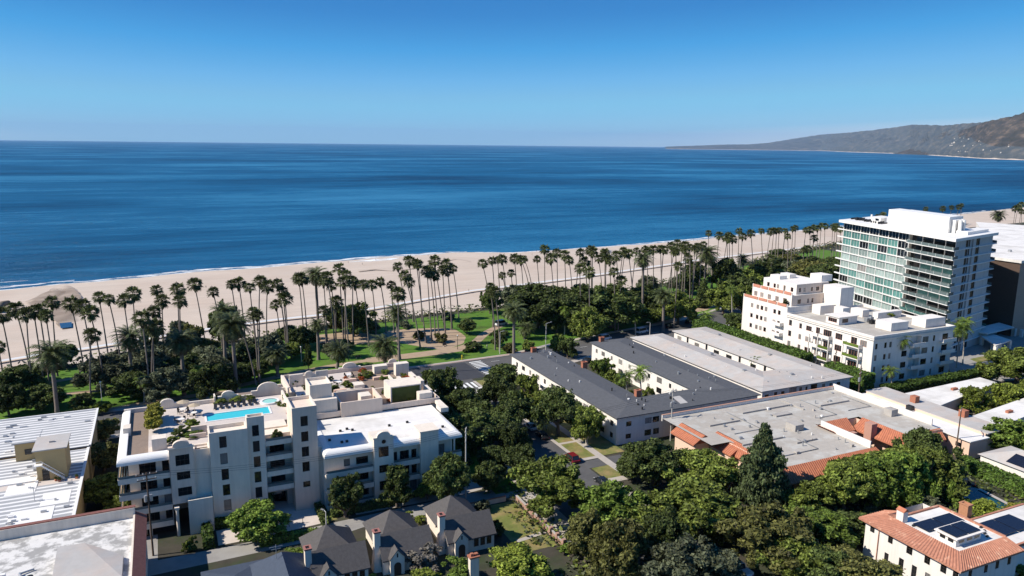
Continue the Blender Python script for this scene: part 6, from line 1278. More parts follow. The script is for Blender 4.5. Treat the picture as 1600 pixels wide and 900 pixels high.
# ------------------------------------------------------------------ pale gravel-roofed U-shaped building
PB = thing('apartment_court', 'two-storey white apartments with pale pinkish gravel roof and a narrow court', 'apartment building'); w = MB()
wall_windows(w, PB, 'L', 142.8, 147, 208.6, 0, 5.9, [(y, z, 1.3, 1.2) for y in (151, 157, 163, 170, 177, 184, 191, 198, 205) for z in (3.6, .9)], 0, .1)
wall_windows(w, PB, 'F', 147, 142.8, 175.4, 0, 5.9, [(x, 3.9, wd, h) for x, wd, h in ((144.5, 1.3, .8), (147.6, 1.1, 1.1), (150.2, 1.2, 1.0), (153.8, 2.6, 1.6), (156.6, 1, 1.3), (158.8, .7, 1.2), (161.6, 2.4, 1.6), (165.2, 1.2, 1.2), (168, 1.0, 1.1), (171, 1.4, 1.0))] + [(x, .9, 2.2, 1.3) for x in (147.5, 151.5, 155.5, 161, 165, 169)], 0, .12)
w.quad((175.4, 147, 0), (175.4, 210.6, 0), (175.4, 210.6, 5.9), (175.4, 147, 5.9))
wall_windows(w, PB, 'L', 161.6, 160, 210.6, 0, 5.9, [(y, 3.6, wd, h) for y, wd, h in ((166, 1.0, 2.0), (171, 2.4, 1.1), (177, 1.0, 2.0), (182, 2.6, 1.1), (188, 2.6, 1.1), (193, 1.0, 2.0), (198, 2.4, 1.1), (203, 1.0, 2.0), (207.5, 2.2, 1.2))], 0, .12)
w.quad((155, 160, 0), (155, 208.6, 0), (155, 208.6, 5.9), (155, 160, 5.9)); w.quad((155, 160, 0), (161.6, 160, 0), (161.6, 160, 5.9), (155, 160, 5.9)); w.quad((142.8, 208.6, 0), (155, 208.6, 0), (155, 208.6, 5.9), (142.8, 208.6, 5.9)); w.quad((161.6, 210.6, 0), (175.4, 210.6, 0), (175.4, 210.6, 5.9), (161.6, 210.6, 5.9)); w.build('wall', P_STUCCO, PB)
u_roof([(142.1, 209.2), (142.1, 146.3), (176, 146.3), (176, 211.2)], [(155.6, 209.2), (155.6, 160.6), (161.0, 160.6), (161.0, 211.2)], [(148.8, 203), (148.8, 153), (168.5, 153), (168.5, 205)], 6.05, 7.2, .2, 'roof', PALE_ROOF, PB)
for i in range(22): x, y = (R.uniform(143, 154), R.uniform(150, 205)) if i % 2 else (R.uniform(150, 174), R.uniform(148, 158)); a = MB(); a.cyl(x, y, 6.2, 7.0, .16, 8); a.build('roof_vent', R.choice((METAL, W_PAINT)), PB)
for q0, q1 in (((147, 170, 6.75), (151, 172, 6.78)), ((146, 190, 6.72), (152, 190, 6.75)), ((164, 180, 6.6), (172, 180, 6.6)), ((165, 156, 6.75), (165, 150, 6.6))): r = MB(); r.path([q0, q1], .1, 5); r.build('roof_pipe', METAL, PB)
for x, y in ((148, 160), (151, 178), (167, 170), (169, 196), (158, 152)): r = MB(); r.box(x, y, 6.4, x + 1.0, y + .8, 7.5); r.build('roof_unit', METAL, PB)
seat(PB, 158, 178)
# ------------------------------------------------------------------ white stepped building with terracotta terraces
FB = thing('apartment_building', 'bright white four-storey building with stepped terraces and terracotta planters', 'apartment building'); w = MB()
LW = [(181.2, 1.3, 1.9), (176.8, 1.1, 1.7), (173.3, 2.3, 1.6), (161.4, 2.6, 1.9), (155.8, 2.2, 2.1), (152.4, 2.4, 1.9)]
LWl = [(y, z, wd, h) for y, wd, h in LW for z in (12.3, 8.7, 5.2, 1.6) if not (150 < y < 158.6 and z < 12)] + [(169.6, 12.2, 1.6, 2.1), (165.8, 12.2, 3.2, 2.1), (169.6, 8.6, 1.6, 2.1), (165.8, 8.6, 2.6, 2.1), (169.6, 5.0, 1.6, 2.1), (165.8, 5.0, 2.6, 2.1), (155.4, 8.5, 4.0, 2.0), (155.4, 5.0, 4.0, 2.0)]
wall_windows(w, FB, 'L', 186, 149, 183, 0, 15.6, LWl, 0, .14, fm=R_FRAME)
FW = [(187.4, 1.0, 1.7), (191.2, 1.0, 1.7), (193.3, 1.0, 1.7), (199.6, 2.3, 1.8), (208.6, 2.6, 1.8), (212.4, .9, 1.8), (217.5, 2.6, 1.9)]
wall_windows(w, FB, 'F', 149, 186, 221, 0, 15.6, [(x, z, wd, h) for x, wd, h in FW for z in (12.2, 8.7, 5.2, 1.6)] , 0, .16, extra=[(202, 206.6, z, z + 2.6, 1.6) for z in (11.9, 8.4, 4.9, 1.3)])
w.quad((221, 149, 0), (221, 183, 0), (221, 183, 15.6), (221, 149, 15.6)); w.quad((186, 183, 0), (221, 183, 0), (221, 183, 15.6), (186, 183, 15.6))
rim(w, 185.7, 148.7, 221.3, 183, 15.6, 16.3, .4)
# far, taller stepped part
F2 = [(v, z, 1.2, 1.5) for v in (186.5, 188.6, 192.6, 194.6, 196.6, 199.4) for z in (14.8, 11.2, 7.6)]
wall_windows(w, FB, 'L', 186, 183.01, 204, 0, 18.0, F2, 0, .14, fm=R_FRAME); w.quad((186, 204, 0), (206, 204, 0), (206, 204, 18), (186, 204, 18)); w.quad((186, 183.01, 15.6), (206, 183.01, 15.6), (206, 183.01, 18), (186, 183.01, 18))
wall_windows(w, FB, 'L', 188.6, 184, 202.6, 17.9, 21.6, [(v, 18.5, 1.6, 1.7) for v in (187, 190.6, 194.2, 197.8, 200.8)], 0, .14, fm=R_FRAME); w.quad((188.6, 202.6, 17.9), (206, 202.6, 17.9), (206, 202.6, 21.6), (188.6, 202.6, 21.6))
wall_windows(w, FB, 'L', 191.4, 185, 200.4, 21.5, 25.0, [(187, 22.2, 1.2, 1.5), (190.4, 21.7, 1.0, 2.1), (193.4, 22.2, 1.1, 1.5), (195, 22.2, 1.1, 1.5), (198, 22.2, 1.2, 1.5)], 0, .14, fm=R_FRAME); solid(w, 191.4, 185, 206, 200.4, 21.5, 25.0, 'LF')
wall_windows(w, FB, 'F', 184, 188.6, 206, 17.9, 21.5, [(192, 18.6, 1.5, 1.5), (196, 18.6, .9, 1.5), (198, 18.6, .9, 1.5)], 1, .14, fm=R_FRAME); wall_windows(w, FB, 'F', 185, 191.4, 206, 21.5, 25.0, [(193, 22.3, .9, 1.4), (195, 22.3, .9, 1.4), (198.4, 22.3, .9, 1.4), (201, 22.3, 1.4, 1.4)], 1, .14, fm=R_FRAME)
sheet(w, 186, 183, 206, 204, 17.95); sheet(w, 188.6, 184, 206, 202.6, 21.55); w.box(186, 183.1, 17.96, 186.3, 204, 18.3); w.box(188.6, 184, 21.56, 188.9, 202.6, 21.9)
for v in (183.1, 187.6, 192, 196.5, 203.7): w.box(186.0, v, 18.3, 186.3, v + .3, 18.95)
for v in (184, 187.6, 191.2, 194.8, 198.4, 202.3): w.box(188.6, v, 21.9, 188.9, v + .3, 22.6)
w.box(203, 177, 15.6, 209, 184.5, 24.4); w.box(196, 178.5, 15.6, 203, 182, 18.6); w.box(203.5, 186, 25, 208.5, 191, 27.2); w.box(193, 194.6, 25, 196.4, 199, 26.2); w.box(198, 195, 25, 201, 199.4, 26.4)
w.box(198, 153, 15.6, 205.5, 158.6, 18.2); w.box(212, 152, 15.6, 221, 156.8, 18.4); w.box(208, 166, 15.6, 219, 168, 17.8); w.box(199, 172, 15.6, 202, 175.6, 18.9); w.box(206, 170.2, 15.6, 209, 175, 18)
wall_windows(w, FB, 'L', 189.7, 165.1, 170.2, 15.6, 18.0, [(167.6, 16.2, 3.4, 1.3)], 0, .12, fm=R_FRAME); solid(w, 189.7, 165.1, 197.6, 170.2, 15.6, 18.0, 'LF'); wall_windows(w, FB, 'F', 165.1, 189.7, 197.6, 15.6, 18.0, [(192.4, 16.2, 2.6, 1.3)], 0, .12, fm=R_FRAME)
w.box(189.3, 164.7, 18.01, 198, 170.6, 18.2)
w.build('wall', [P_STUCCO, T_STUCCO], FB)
r = MB(); sheet(r, 186.1, 149.1, 220.9, 182.9, 15.65); r.build('roof', BEIGE_ROOF, FB)
r = MB(); sweep(r, [(185.99, 183), (185.99, 148.99), (221, 148.99)], [(0, 14.9), (-.35, 15.05), (-.35, 15.3), (0, 15.3)]); r.build('cornice', P_STUCCO, FB)
for v0, v1 in ((183.5, 187.5), (188, 191.9), (192.4, 196.4), (196.9, 203.5)): a = MB(); a.box(185.85, v0, 18.1, 186.2, v1, 18.95); a.build('terracotta_planter', mat('salmon_planter', (.50, .22, .15), .85, .1, 1) if 'salmon_planter' not in MATS else MATS['salmon_planter'], FB)
for v0, v1 in ((184.4, 187.5), (188, 191.1), (191.6, 194.7), (195.2, 198.3), (198.8, 202.2)): a = MB(); a.box(188.45, v0, 21.7, 188.8, v1, 22.6); a.build('terracotta_planter', MATS['salmon_planter'], FB)
def fbal(side, a0, a1, z, plants=True):
    m_ = MB()
    if side == 'L': m_.box(184.4, a0, z - .25, 185.98, a1, z); m_.box(184.4, a0, z, 184.52, a1, z + .85); m_.box(184.53, a0, z, 185.98, a0 + .12, z + .85); m_.box(184.53, a1 - .12, z, 185.98, a1, z + .85)
    else: m_.box(a0, 147.6, z - .25, a1, 148.98, z); m_.box(a0, 147.6, z, a1, 147.7, z + .85)
    o = m_.build('balcony', P_STUCCO, FB)
    if plants: p_ = MB(); p_.box(184.3, a0 + .1, z + .15, 184.39, a1 - .1, z + .95) if side == 'L' else None; p_.build('planter_greenery', LEAF_BRIGHT, o)
for z in (11.9, 8.4, 4.9): fbal('L', 168.3, 171.6, z, False); fbal('L', 163.8, 167.8, z, z < 11); fbal('L', 152.6, 158.4, z, True) ; fbal('L', 184.2, 188, z - .2, False); fbal('F', 201.6, 207, z, False); fbal('F', 215, 221, z, False)
for v in (163.8, 168.05, 171.5, 152.6, 158.3): a = MB(); a.box(184.4, v - .12, 0, 184.62, v + .12, 11.9); a.build('balcony_post', P_STUCCO, FB)
for x, y in ((200.5, 162), (202.6, 161.2), (204.4, 162.5), (201.2, 164.4), (206.5, 160.5), (203.8, 165.2)): a = MB(); a.box(x, y, 15.66, x + 1.5, y + 1.1, 16.9); a.cyl(x + .7, y + .5, 16.9, 17.1, .4, 8); a.build('rooftop_unit', R.choice((METAL, DARKMETAL)), FB)
seat(FB, 203, 170)
hedge(184.1, 153, 184.6, 158, .5, 'strip of balcony greenery on the terraced building corner', LEAF_LIME, z0=12.2, dens=30) if False else None
for y, z in ((185.5, 19.0),): shrub_at(187.4, y, 18, 1.0, 2.6, LEAF_DARK, 'small dark tree on the upper terrace of the stepped building')
for i, y in enumerate((184.6, 189)): shrub_at(186.8, y + 1, 18.1, 1.0, 1.1, LEAF_OLIVE, 'olive terrace bush behind the terracotta planter, %s' % ('nearer one' if i == 0 else 'farther one'))
shrub_at(214, 166.5, 16, 2.2, 1.6, LEAF_LIME, 'lime roof plants at the back of the stepped building')
# ------------------------------------------------------------------ glass tower
Bp, Ap, Cp = at(1495, 372, 41), at(1318, 343, 41), at(1553, 363, 41)
E1, E2 = (Cp - Bp), (Ap - Bp); LX, LY = E1.length, E2.length; E1, E2 = E1 / LX, E2 / LY
TW = thing('glass_tower', 'tall white apartment tower with teal glass front and stacked balconies', 'apartment tower')
XF = lambda x, y, z: (Bp.x + E1.x * x + E2.x * y, Bp.y + E1.y * x + E2.y * y, z)
NF = 13; FH = 40.0 / NF
w = MB(); w.box(.6, 23, 0, LX - .5, LY - .3, 40); w.box(2.0, .3, 0, LX - .5, 23, 40)
fo = [(8.0 + dx, 8.0 + dx + wd, k * FH + .35, (k + 1) * FH - .25, .3) for k in range(NF) for dx, wd in ((0, 2.0), (2.3, 1.2), (8.5, 3.0))]
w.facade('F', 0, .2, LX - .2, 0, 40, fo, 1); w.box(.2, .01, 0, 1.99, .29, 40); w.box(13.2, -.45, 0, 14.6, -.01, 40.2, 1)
w.build('wall', [P_STUCCO, SHADE_TONED_WALL], TW, xf=XF)
for a0, a1, z0, z1, _ in fo: m_ = MB(); m_.box(a0, .22, z0, a1, .29, z1); m_.build('window', GLASS, TW, xf=XF)
bays = [23 + (LY - 23.6) * i / 7 for i in range(8)]; rt = random.Random(12)
for k in range(NF):
    z0 = k * FH + .25; z1 = (k + 1) * FH - .22; rowm = rt.random()
    for i in range(7):
        q = rt.random(); g_ = TEAL_CURT if rowm < .4 and q < .6 else TEAL if q < .66 else TEAL_CURT if q < .82 else (CURTAIN_GLASS if q < .9 else GLASS)
        if k == NF - 1: g_ = GLASS
        m_ = MB(); m_.box(.38, bays[i] + .18, z0, .59, bays[i + 1] - .18, z1); o = m_.build('glass_panel', g_, TW, xf=XF)
        m_ = MB(); n_ = 3
        for j in range(1, n_): y = bays[i] + (bays[i + 1] - bays[i]) * j / n_; m_.box(.30, y - .06, z0, .379, y + .06, z1)
        m_.build('mullion', W_FRAME, o, xf=XF)
m_ = MB()
for y in bays: m_.box(.1, y - .16, 0, .75, y + .16, 40)
m_.build('facade_fin', W_PAINT, TW, xf=XF)
for k in range(NF + 1):
    m_ = MB(); z = k * FH; m_.box(-.15, 23, z - .2, .7, LY + (3.2 if k < NF else 0), z + .2)
    if 0 < k < NF: m_.box(-2.0, -.5, z - .25, 1.99, 22.9, z); m_.box(2, -.6, z - .18, LX, -.02, z + .05); m_.box(LX - .5, -.6, z - .2, LX + 3.0, LY * .5, z)
    sl = m_.build('floor_slab', W_PAINT, TW, xf=XF)
    if 0 < k < NF:
        q = rt.random(); m_ = MB(); m_.box(-1.98, -.45, z + .02, -1.92, 22.8, z + 1.05); m_.box(-1.91, -.45, z + .02, 1.9, -.4, z + 1.05); m_.box(LX + 2.9, -.5, z + .02, LX + 2.96, LY * .5, z + 1.0)
        m_.build('balcony_rail', TEAL if q < .3 else RAILGLASS, sl, xf=XF)
        m_ = MB()
        for j in range(7): y = .2 + j * 3.7; m_.box(-1.99, y, z + .02, -1.9, y + .08, z + 1.1)
        m_.build('rail_post', W_FRAME, sl, xf=XF)
    if k < NF:
        for j in range(4):
            m_ = MB(); m_.box(1.9, .5 + j * 5.6, k * FH + .1, 1.98, 5.6 + j * 5.6, (k + 1) * FH - .3); m_.build('balcony_door', (GLASS if rt.random() < .72 else TEAL), TW, xf=XF)
m_ = MB(); m_.box(-2.6, -1.2, 40.0, LX + 2.0, LY + .8, 41.0); m_.build('roof_slab', W_PAINT, TW, xf=XF)
m_ = MB(); m_.box(9, 9.5, 41, 18, 42, 46.6); m_.box(18.01, 12, 41, 25, 40, 46.0); m_.box(11, 7.6, 41, 16, 9.49, 45.6); m_.box(5, 43.5, 41, 10, 49, 43.2); m_.box(9, 52, 41, 9.8, 52.8, 43.6); m_.box(12, 2, 41, LX - 1, 7.5, 42.0); m_.build('penthouse', W_PAINT, TW, xf=XF)
for x, y in ((13, 6.4), (15.5, 6.2), (17.6, 8.2)): m_ = MB(); m_.cyl(x, y, 42, 45.6, .9, 10); m_.build('cooling_stack', W_PAINT, TW, xf=XF)
m_ = MB()
for i in range(16): y = 42 + i * 1.3; m_.box(3 + rt.uniform(0, 4), y, 41, 4.4 + rt.uniform(3, 5), y + .5, 41 + rt.uniform(.4, 1.1))
m_.build('roof_equipment', DARKMETAL, TW, xf=XF)
m_ = MB(); m_.box(4.9, 44.5, 42, 4.99, 46.6, 42.9); m_.build('penthouse_window', GLASS, TW, xf=XF)
seat(TW, Bp.x, Bp.y)
# brick tower behind it, at the right edge; shadowed sides coloured dark
nb = at(1579, 526, 0); nt = top_at(1583, 411, nb); hB = nt.z
DB = thing('brick_building', 'brick apartment tower, shadowed sides coloured dark, with white roof at the right edge', 'apartment building'); w = MB()
solid(w, nb.x, nb.y, nb.x + 50, nb.y + 46, 0, hB, 'FT'); w.facade('F', nb.y, nb.x, nb.x + 50, 0, hB, [(nb.x + 6 + 9 * i, nb.x + 9 + 9 * i, 3 + 3.4 * k, 5 + 3.4 * k, .3) for i in range(4) for k in range(int(hB / 3.4) - 1)], 1); w.build('wall', [SHADOW_BRICK, TANBRICK], DB)
r = MB(); r.box(nb.x - .6, nb.y - .6, hB, nb.x + 50, nb.y + 46, hB + 1.0); r.build('roof', W_ROOF, DB); 
r = MB(); 
for i in range(14): x, y = R.uniform(nb.x + 3, nb.x + 40), R.uniform(nb.y + 3, nb.y + 43); r.box(x, y, hB + 1, x + R.uniform(.6, 1.6), y + 1, hB + R.uniform(1.6, 2.4))
r.build('rooftop_unit', METAL, DB); seat(DB, nb.x, nb.y)
P_ = [at(*q_, 24) for q_ in ((1526, 347), (1612, 353), (1650, 392), (1549, 379))]; o = thing('white_roof_building', 'big white-roofed block behind the glass tower at the right edge', 'building'); w = MB(); w.prism([(q_.x, q_.y) for q_ in P_], 0, 23.4); w.build('wall', P_STUCCO, o)
cx = sum(q_.x for q_ in P_) / 4; cy = sum(q_.y for q_ in P_) / 4; r = MB(); r.prism([(cx + (q_.x - cx) * 1.02, cy + (q_.y - cy) * 1.02) for q_ in P_], 23.4, 24); r.build('roof', W_ROOF, o); seat(o, P_[3].x, P_[3].y)
# ------------------------------------------------------------------ carport in the yard
CPT = thing('carport', 'white flat-roofed carport with open dark bays in the parking yard', 'carport'); w = MB(); V = lambda px, py, z: tuple(at(px, py, z))[:2]
w.prism([V(1513, 516, 4.6), V(1543, 521, 4.6), V(1585, 511, 4.6), V(1561, 504, 4.6)], 4.2, 4.6); w.build('roof', W_ROOF, CPT); w = MB(); w.prism([V(1533, 525, 3.4), V(1556, 540, 3.4), V(1580, 531, 3.4), V(1549, 521, 3.4)], 3.0, 3.4); w.build('canopy_roof', W_ROOF, CPT)
w = MB(); a_, b_, c_, d_ = Vector(V(1513, 516, 4.2)), Vector(V(1543, 521, 4.2)), Vector(V(1585, 511, 4.2)), Vector(V(1561, 504, 4.2))
for p_, q_, t0, t1 in ((a_, b_, 0, 1), (a_, d_, 0, 1)): n_ = (q_ - p_).normalized(); m2 = Vector((-n_.y, n_.x)) * .15; w.prism([tuple(p_ - m2), tuple(q_ - m2), tuple(q_ + m2), tuple(p_ + m2)], 0 if p_ is a_ and q_ is d_ else 1.6, 4.2)
for px, py in ((1535, 527), (1556, 541), (1578, 532), (1597, 515), (1586, 513)): q = V(px, py, 3); w.box(q[0] - .5, q[1] - .5, 0, q[0] + .5, q[1] + .5, 3.0)
w.build('wall', P_STUCCO, CPT); q = Vector(V(1545, 530, 0)); seat(CPT, q.x, q.y)
q = V(1556, 547, 0); bx_ = MB(); bx_.box(q[0] - 1.6, q[1] - 1, 0, q[0] + 1.6, q[1] + 1, 1.8); bx_.box(q[0] - 1.7, q[1] - 1.1, 1.8, q[0] + 1.7, q[1] + 1.1, 1.95); tag(bx_.build('storage_box', P_STUCCO), 'white cabin-like box below the carport canopy', 'box')
# ------------------------------------------------------------------ flat building with orange tiled edges
TB = thing('flat_roof_building', 'single-storey building with beige flat roof, white parapets and bright orange tiled edges', 'building'); w = MB()
solid(w, 111, 107.4, 138, 141, 0, 5.6, 'T'); solid(w, 138.01, 122.8, 150, 141, 0, 5.6, 'T'); solid(w, 150.01, 109, 162.4, 141, 0, 5.6, 'T'); w.build('wall', PEACH, TB)
r = MB(); sheet(r, 106, 123, 162.2, 140.9, 5.72); sheet(r, 111.2, 107.5, 137.4, 122.99, 5.72); sheet(r, 151, 109.2, 162.2, 122.99, 5.72); r.build('roof', BEIGE_ROOF, TB)
r = MB()
for x0, y0, x1, y1 in ((126, 135.6, 142, 135.9), (142, 131.8, 142.3, 139), (148, 132, 158, 132.3), (112, 119.8, 124, 120.1), (113, 132, 122, 132.2), (124, 116, 130, 116.3)): r.box(x0, y0, 5.73, x1, y1, 6.1)
r.build('roof_step', CONC, TB)
for b_ in ((129, 121.6, 131.6, 124.6, 7.2), (132, 130.6, 137, 132.2, 6.1), (158.2, 119.6, 160.4, 121.8, 7.4)): r = MB(); r.box(b_[0], b_[1], 5.73, b_[2], b_[3], b_[4]); r.build('roof_box', CONC, TB)
for i in range(40):
    r = MB(); x, y = (R.uniform(113, 136), R.uniform(109, 139)) if i < 28 else (R.uniform(139, 161), R.uniform(125, 139))
    if i % 3: r.box(x, y, 5.73, x + R.uniform(.3, .8), y + R.uniform(.3, .7), 5.73 + R.uniform(.2, .6))
    else: r.cyl(x, y, 5.73, 5.73 + R.uniform(.4, .9), .14, 8)
    r.build('roof_vent', R.choice((W_PAINT, METAL, METAL, CONC)), TB)
for q0, q1, q2 in (((114, 112, 5.85), (126, 112, 5.85), (126, 118, 5.85)), ((115, 126, 5.85), (123, 126, 5.85), (123, 138, 5.85)), ((141, 126, 5.85), (147, 126, 5.85), (147, 138, 5.85)), ((152, 127, 5.85), (160, 127, 5.85), (160, 136, 5.85))): r = MB(); r.path([q0, q1, q2], .09, 5); r.build('roof_pipe', METAL, TB)
r = MB(); r.box(106, 141.0, 5.0, 162.4, 141.3, 6.5); r.box(162.41, 112, 5.0, 162.7, 141.3, 7.2); r.box(136.9, 107.8, 5.7, 137.2, 121.6, 7.3); r.build('parapet', P_STUCCO, TB); r = MB(); r.box(106, 140.95, 6.5, 162.4, 141.35, 6.6); r.build('parapet_coping', mat('salmon_coping', (.5, .28, .2), .85, .1, 1), TB)
def tile_slope(mb, a, b, c, d): 
    """pantile slope a-b eave, d-c top, with ribs running down it"""
    a, b, c, d = map(Vector, (a, b, c, d)); n = max(2, int((b - a).length / .55)); up = (b - a).cross(d - a).normalized()
    if up.z < 0: up = -up
    mb.add([a, b, c, d], [(0, 1, 2, 3)])
    for i in range(n):
        p, q = a.lerp(b, (i + .5) / n), d.lerp(c, (i + .5) / n); t_ = (b - a).normalized() * .13; mb.add([p - t_, p + up * .12, p + t_, q - t_, q + up * .12, q + t_], [(0, 1, 4, 3), (1, 2, 5, 4)])
    mb.add([a, b, b - Vector((0, 0, .3)), a - Vector((0, 0, .3))], [(0, 1, 2, 3)])
r = MB(); tile_slope(r, (110.4, 104.6, 3.6), (125, 104.6, 3.6), (125, 107.3, 6.0), (110.4, 107.3, 6.0)); tile_slope(r, (125, 104.4, 3.7), (139.2, 104.4, 3.7), (138, 107.3, 6.1), (125, 107.3, 6.1)); tile_slope(r, (110.0, 122, 3.8), (110.0, 104.6, 3.8), (111.4, 107.3, 6.0), (111.4, 122, 6.0))
tile_slope(r, (147.4, 121.6, 3.8), (147.4, 107.6, 3.8), (150.6, 109.6, 6.1), (150.6, 121.6, 6.1)); tile_slope(r, (147.4, 107.6, 3.8), (162, 107.6, 3.8), (162, 109.6, 5.9), (150.6, 109.6, 6.1)); tile_slope(r, (147, 120.2, 3.9), (138.4, 120.2, 3.9), (138.4, 123, 6.1), (147, 123, 6.1)); tile_slope(r, (138.2, 117, 5.0), (138.2, 122.4, 5.0), (136, 122.4, 6.3), (136, 117, 6.3))
r.build('tiled_roof_edge', TERRA, TB)
a = MB(); a.box(146.4, 115.4, 2, 148.2, 117.4, 7.0); a.box(139.2, 115.0, 2, 141.4, 116.2, 6.0); a.build('chimney', mat('pink_brick', (.45, .25, .19), .9, .12, 3), TB)
for y in (119.2, 112.6, 110.6): add_window(TB, 'L', y, 1.6, 1.4, 1.9, 149.9, -.02, gm=GLASS)
for x in (114, 118, 122, 128, 133): add_window(TB, 'F', x, 1.0, 1.6, 1.6, 107.4, -.02, gm=GLASS)
# two small tiled roofs at its left end
w = MB(); w.box(105.4, 127.6, 0, 109.4, 135, 4.4); w.box(109.5, 120.6, 0, 114.5, 128.4, 4.0); w.build('side_wing', PEACH, TB)
r = MB(); tile_slope(r, (104.6, 135.8, 4.4), (104.6, 127.2, 4.4), (107.6, 127.2, 6.2), (107.6, 135.8, 6.2)); tile_slope(r, (110.6, 127.2, 4.4), (110.6, 135.8, 4.4), (107.6, 135.8, 6.2), (107.6, 127.2, 6.2)); tile_slope(r, (108.9, 128.6, 4.0), (108.9, 120, 4.0), (112.2, 120, 6.0), (112.2, 128.6, 6.0)); tile_slope(r, (115.4, 120, 4.0), (115.4, 128.6, 4.0), (112.2, 128.6, 6.0), (112.2, 120, 6.0)); r.add([(104.7, 127.25, 4.4), (110.5, 127.25, 4.4), (107.6, 127.25, 6.2), (109, 120.05, 4.0), (115.3, 120.05, 4.0), (112.2, 120.05, 6.0)], [(0, 1, 2), (3, 4, 5)])
r.build('small_tiled_roof', TERRA, TB); seat(TB, 130, 122)
# ------------------------------------------------------------------ peach row and its pale-roofed neighbours
PR = thing('row_building', 'long peach-walled row with pale flat roofs and brick chimneys', 'building'); w = MB()
wall_windows(w, PR, 'L', 164, 103.4, 137, 0, 4.5, [(y, 2.4, 1.5, 1.0) for y in (106, 109.5, 114, 120, 126, 131, 134.5)], 0, .1); solid(w, 164, 103.4, 170.2, 137, 0, 4.5, 'LT'); solid(w, 170.21, 104, 177.5, 137, 0, 5.3, 'T'); w.build('wall', PEACH, PR)
r = MB(); r.box(163.5, 102.9, 4.5, 170.2, 122, 4.7); r.box(163.5, 122.2, 4.5, 170.2, 137.4, 4.8); r.build('roof', W_ROOF, PR); r = MB(); r.box(170.21, 103.4, 5.3, 178, 137.4, 5.5); r.build('upper_roof', PALE_ROOF, PR)
for x, y in ((174, 125.4), (175.6, 113.2)): a = MB(); a.box(x - .8, y - .8, 5, x + .8, y + .8, 7.2); a.build('chimney', BRICK, PR)
a = MB(); a.box(169.0, 122.4, 4.7, 170.1, 124, 5.9); a.build('vent_box', DARKMETAL, PR); seat(PR, 170, 120)
for lab, pts, z in (('pale flat roof just behind the peach row, between hedge and lime trees', [(1408, 616), (1530, 590), (1556, 598), (1462, 636)], 4.4), ('pale flat roof running to the right edge below the lime trees', [(1514, 652), (1612, 618), (1625, 640), (1550, 672)], 4.2)):
    o = thing('flat_roof_building', lab, 'building'); P_ = [V(*p_, z) for p_ in pts]; w = MB(); w.prism([(p_[0], p_[1]) for p_ in P_], 0, z - .25); w.build('wall', PEACH, o); r = MB(); cx = sum(p_[0] for p_ in P_) / 4; cy = sum(p_[1] for p_ in P_) / 4; r.prism([(cx + (p_[0] - cx) * 1.03, cy + (p_[1] - cy) * 1.03) for p_ in P_], z - .25, z); r.build('roof', W_ROOF, o)
    a = MB(); a.box(cx - 1, cy - .4, z, cx + 1, cy + .4, z + .6); a.build('chimney', BRICK, o); seat(o, P_[0][0], P_[0][1])
WH = thing('garden_house', 'white house with dark solar-covered roof at the right edge', 'house'); w = MB(); w.box(160.4, 74, 0, 171, 98.4, 4.0); w.build('wall', P_STUCCO, WH); r = MB(); r.hip(159.9, 73.6, 171.6, 98.9, 4.0, 6.2); r.build('roof', PALE_ROOF, WH)
for k in range(3): y = 77 + k * 5.6; a = MB(); sl = 2.2 / 5.85; a.add([(160.8, y, 4.42), (164, y, 4.42 + 3.2 * sl), (164, y + 5, 4.42 + 3.2 * sl), (160.8, y + 5, 4.42), (160.8, y, 4.34), (164, y, 4.34 + 3.2 * sl), (164, y + 5, 4.34 + 3.2 * sl), (160.8, y + 5, 4.34)], [(0, 1, 2, 3), (0, 4, 5, 1), (1, 5, 6, 2), (2, 6, 7, 3), (3, 7, 4, 0)]); a.build('solar_panel', mat('solar_cells', (.012, .015, .028), .2, .1) if 'solar_cells' not in MATS else MATS['solar_cells'], WH)
seat(WH, 165, 86)
# ------------------------------------------------------------------ villa
VI = thing('villa', 'white villa with weathered terracotta roof edge and solar panels on its flat roof', 'house'); w = MB()
VW = [(82.6, 4.9, .9, 1.3), (79, 4.7, .9, 1.4), (75.4, 4.6, 1.1, 1.4), (72.2, 4.6, 1.0, 1.5), (69.4, 4.6, 1.0, 1.4), (67.4, 4.6, .9, 1.4)]
wall_windows(w, VI, 'L', 107.6, 66.9, 84, 0, 6.8, VW + [(76.6, 1.0, .9, 2.2), (74.2, 1.0, .9, 2.2), (71.8, 1.0, .9, 2.2), (79.4, 1.3, .8, 1.4), (69, 1.0, .9, 2.2)], 0, .14, nx=2, ny=3, gm=GLASS)
wall_windows(w, VI, 'F', 66.9, 107.6, 122, 0, 6.8, [(110.4, 4.4, .9, 1.6), (114.2, 4.4, .9, 1.6), (117, 4.4, .9, 1.6), (120, 4.4, .9, 1.6), (111, 1, 1, 2), (116, 1, 1, 2)], 0, .14, nx=2, ny=2, gm=GLASS)
w.quad((122, 66.9, 0), (122, 84, 0), (122, 84, 6.8), (122, 66.9, 6.8)); w.quad((107.6, 84, 0), (122, 84, 0), (122, 84, 6.8), (107.6, 84, 6.8)); w.box(122.01, 68, 0, 140, 76.8, 6.0); w.box(105.6, 84.3, 0, 107.5, 86.5, 4.0) if False else None; w.build('wall', P_STUCCO, VI)
r = MB(); sheet(r, 110.2, 69.0, 121.6, 80.6, 7.65); sheet(r, 122.1, 68.4, 140, 76.6, 6.35); r.build('flat_roof', W_ROOF, VI)
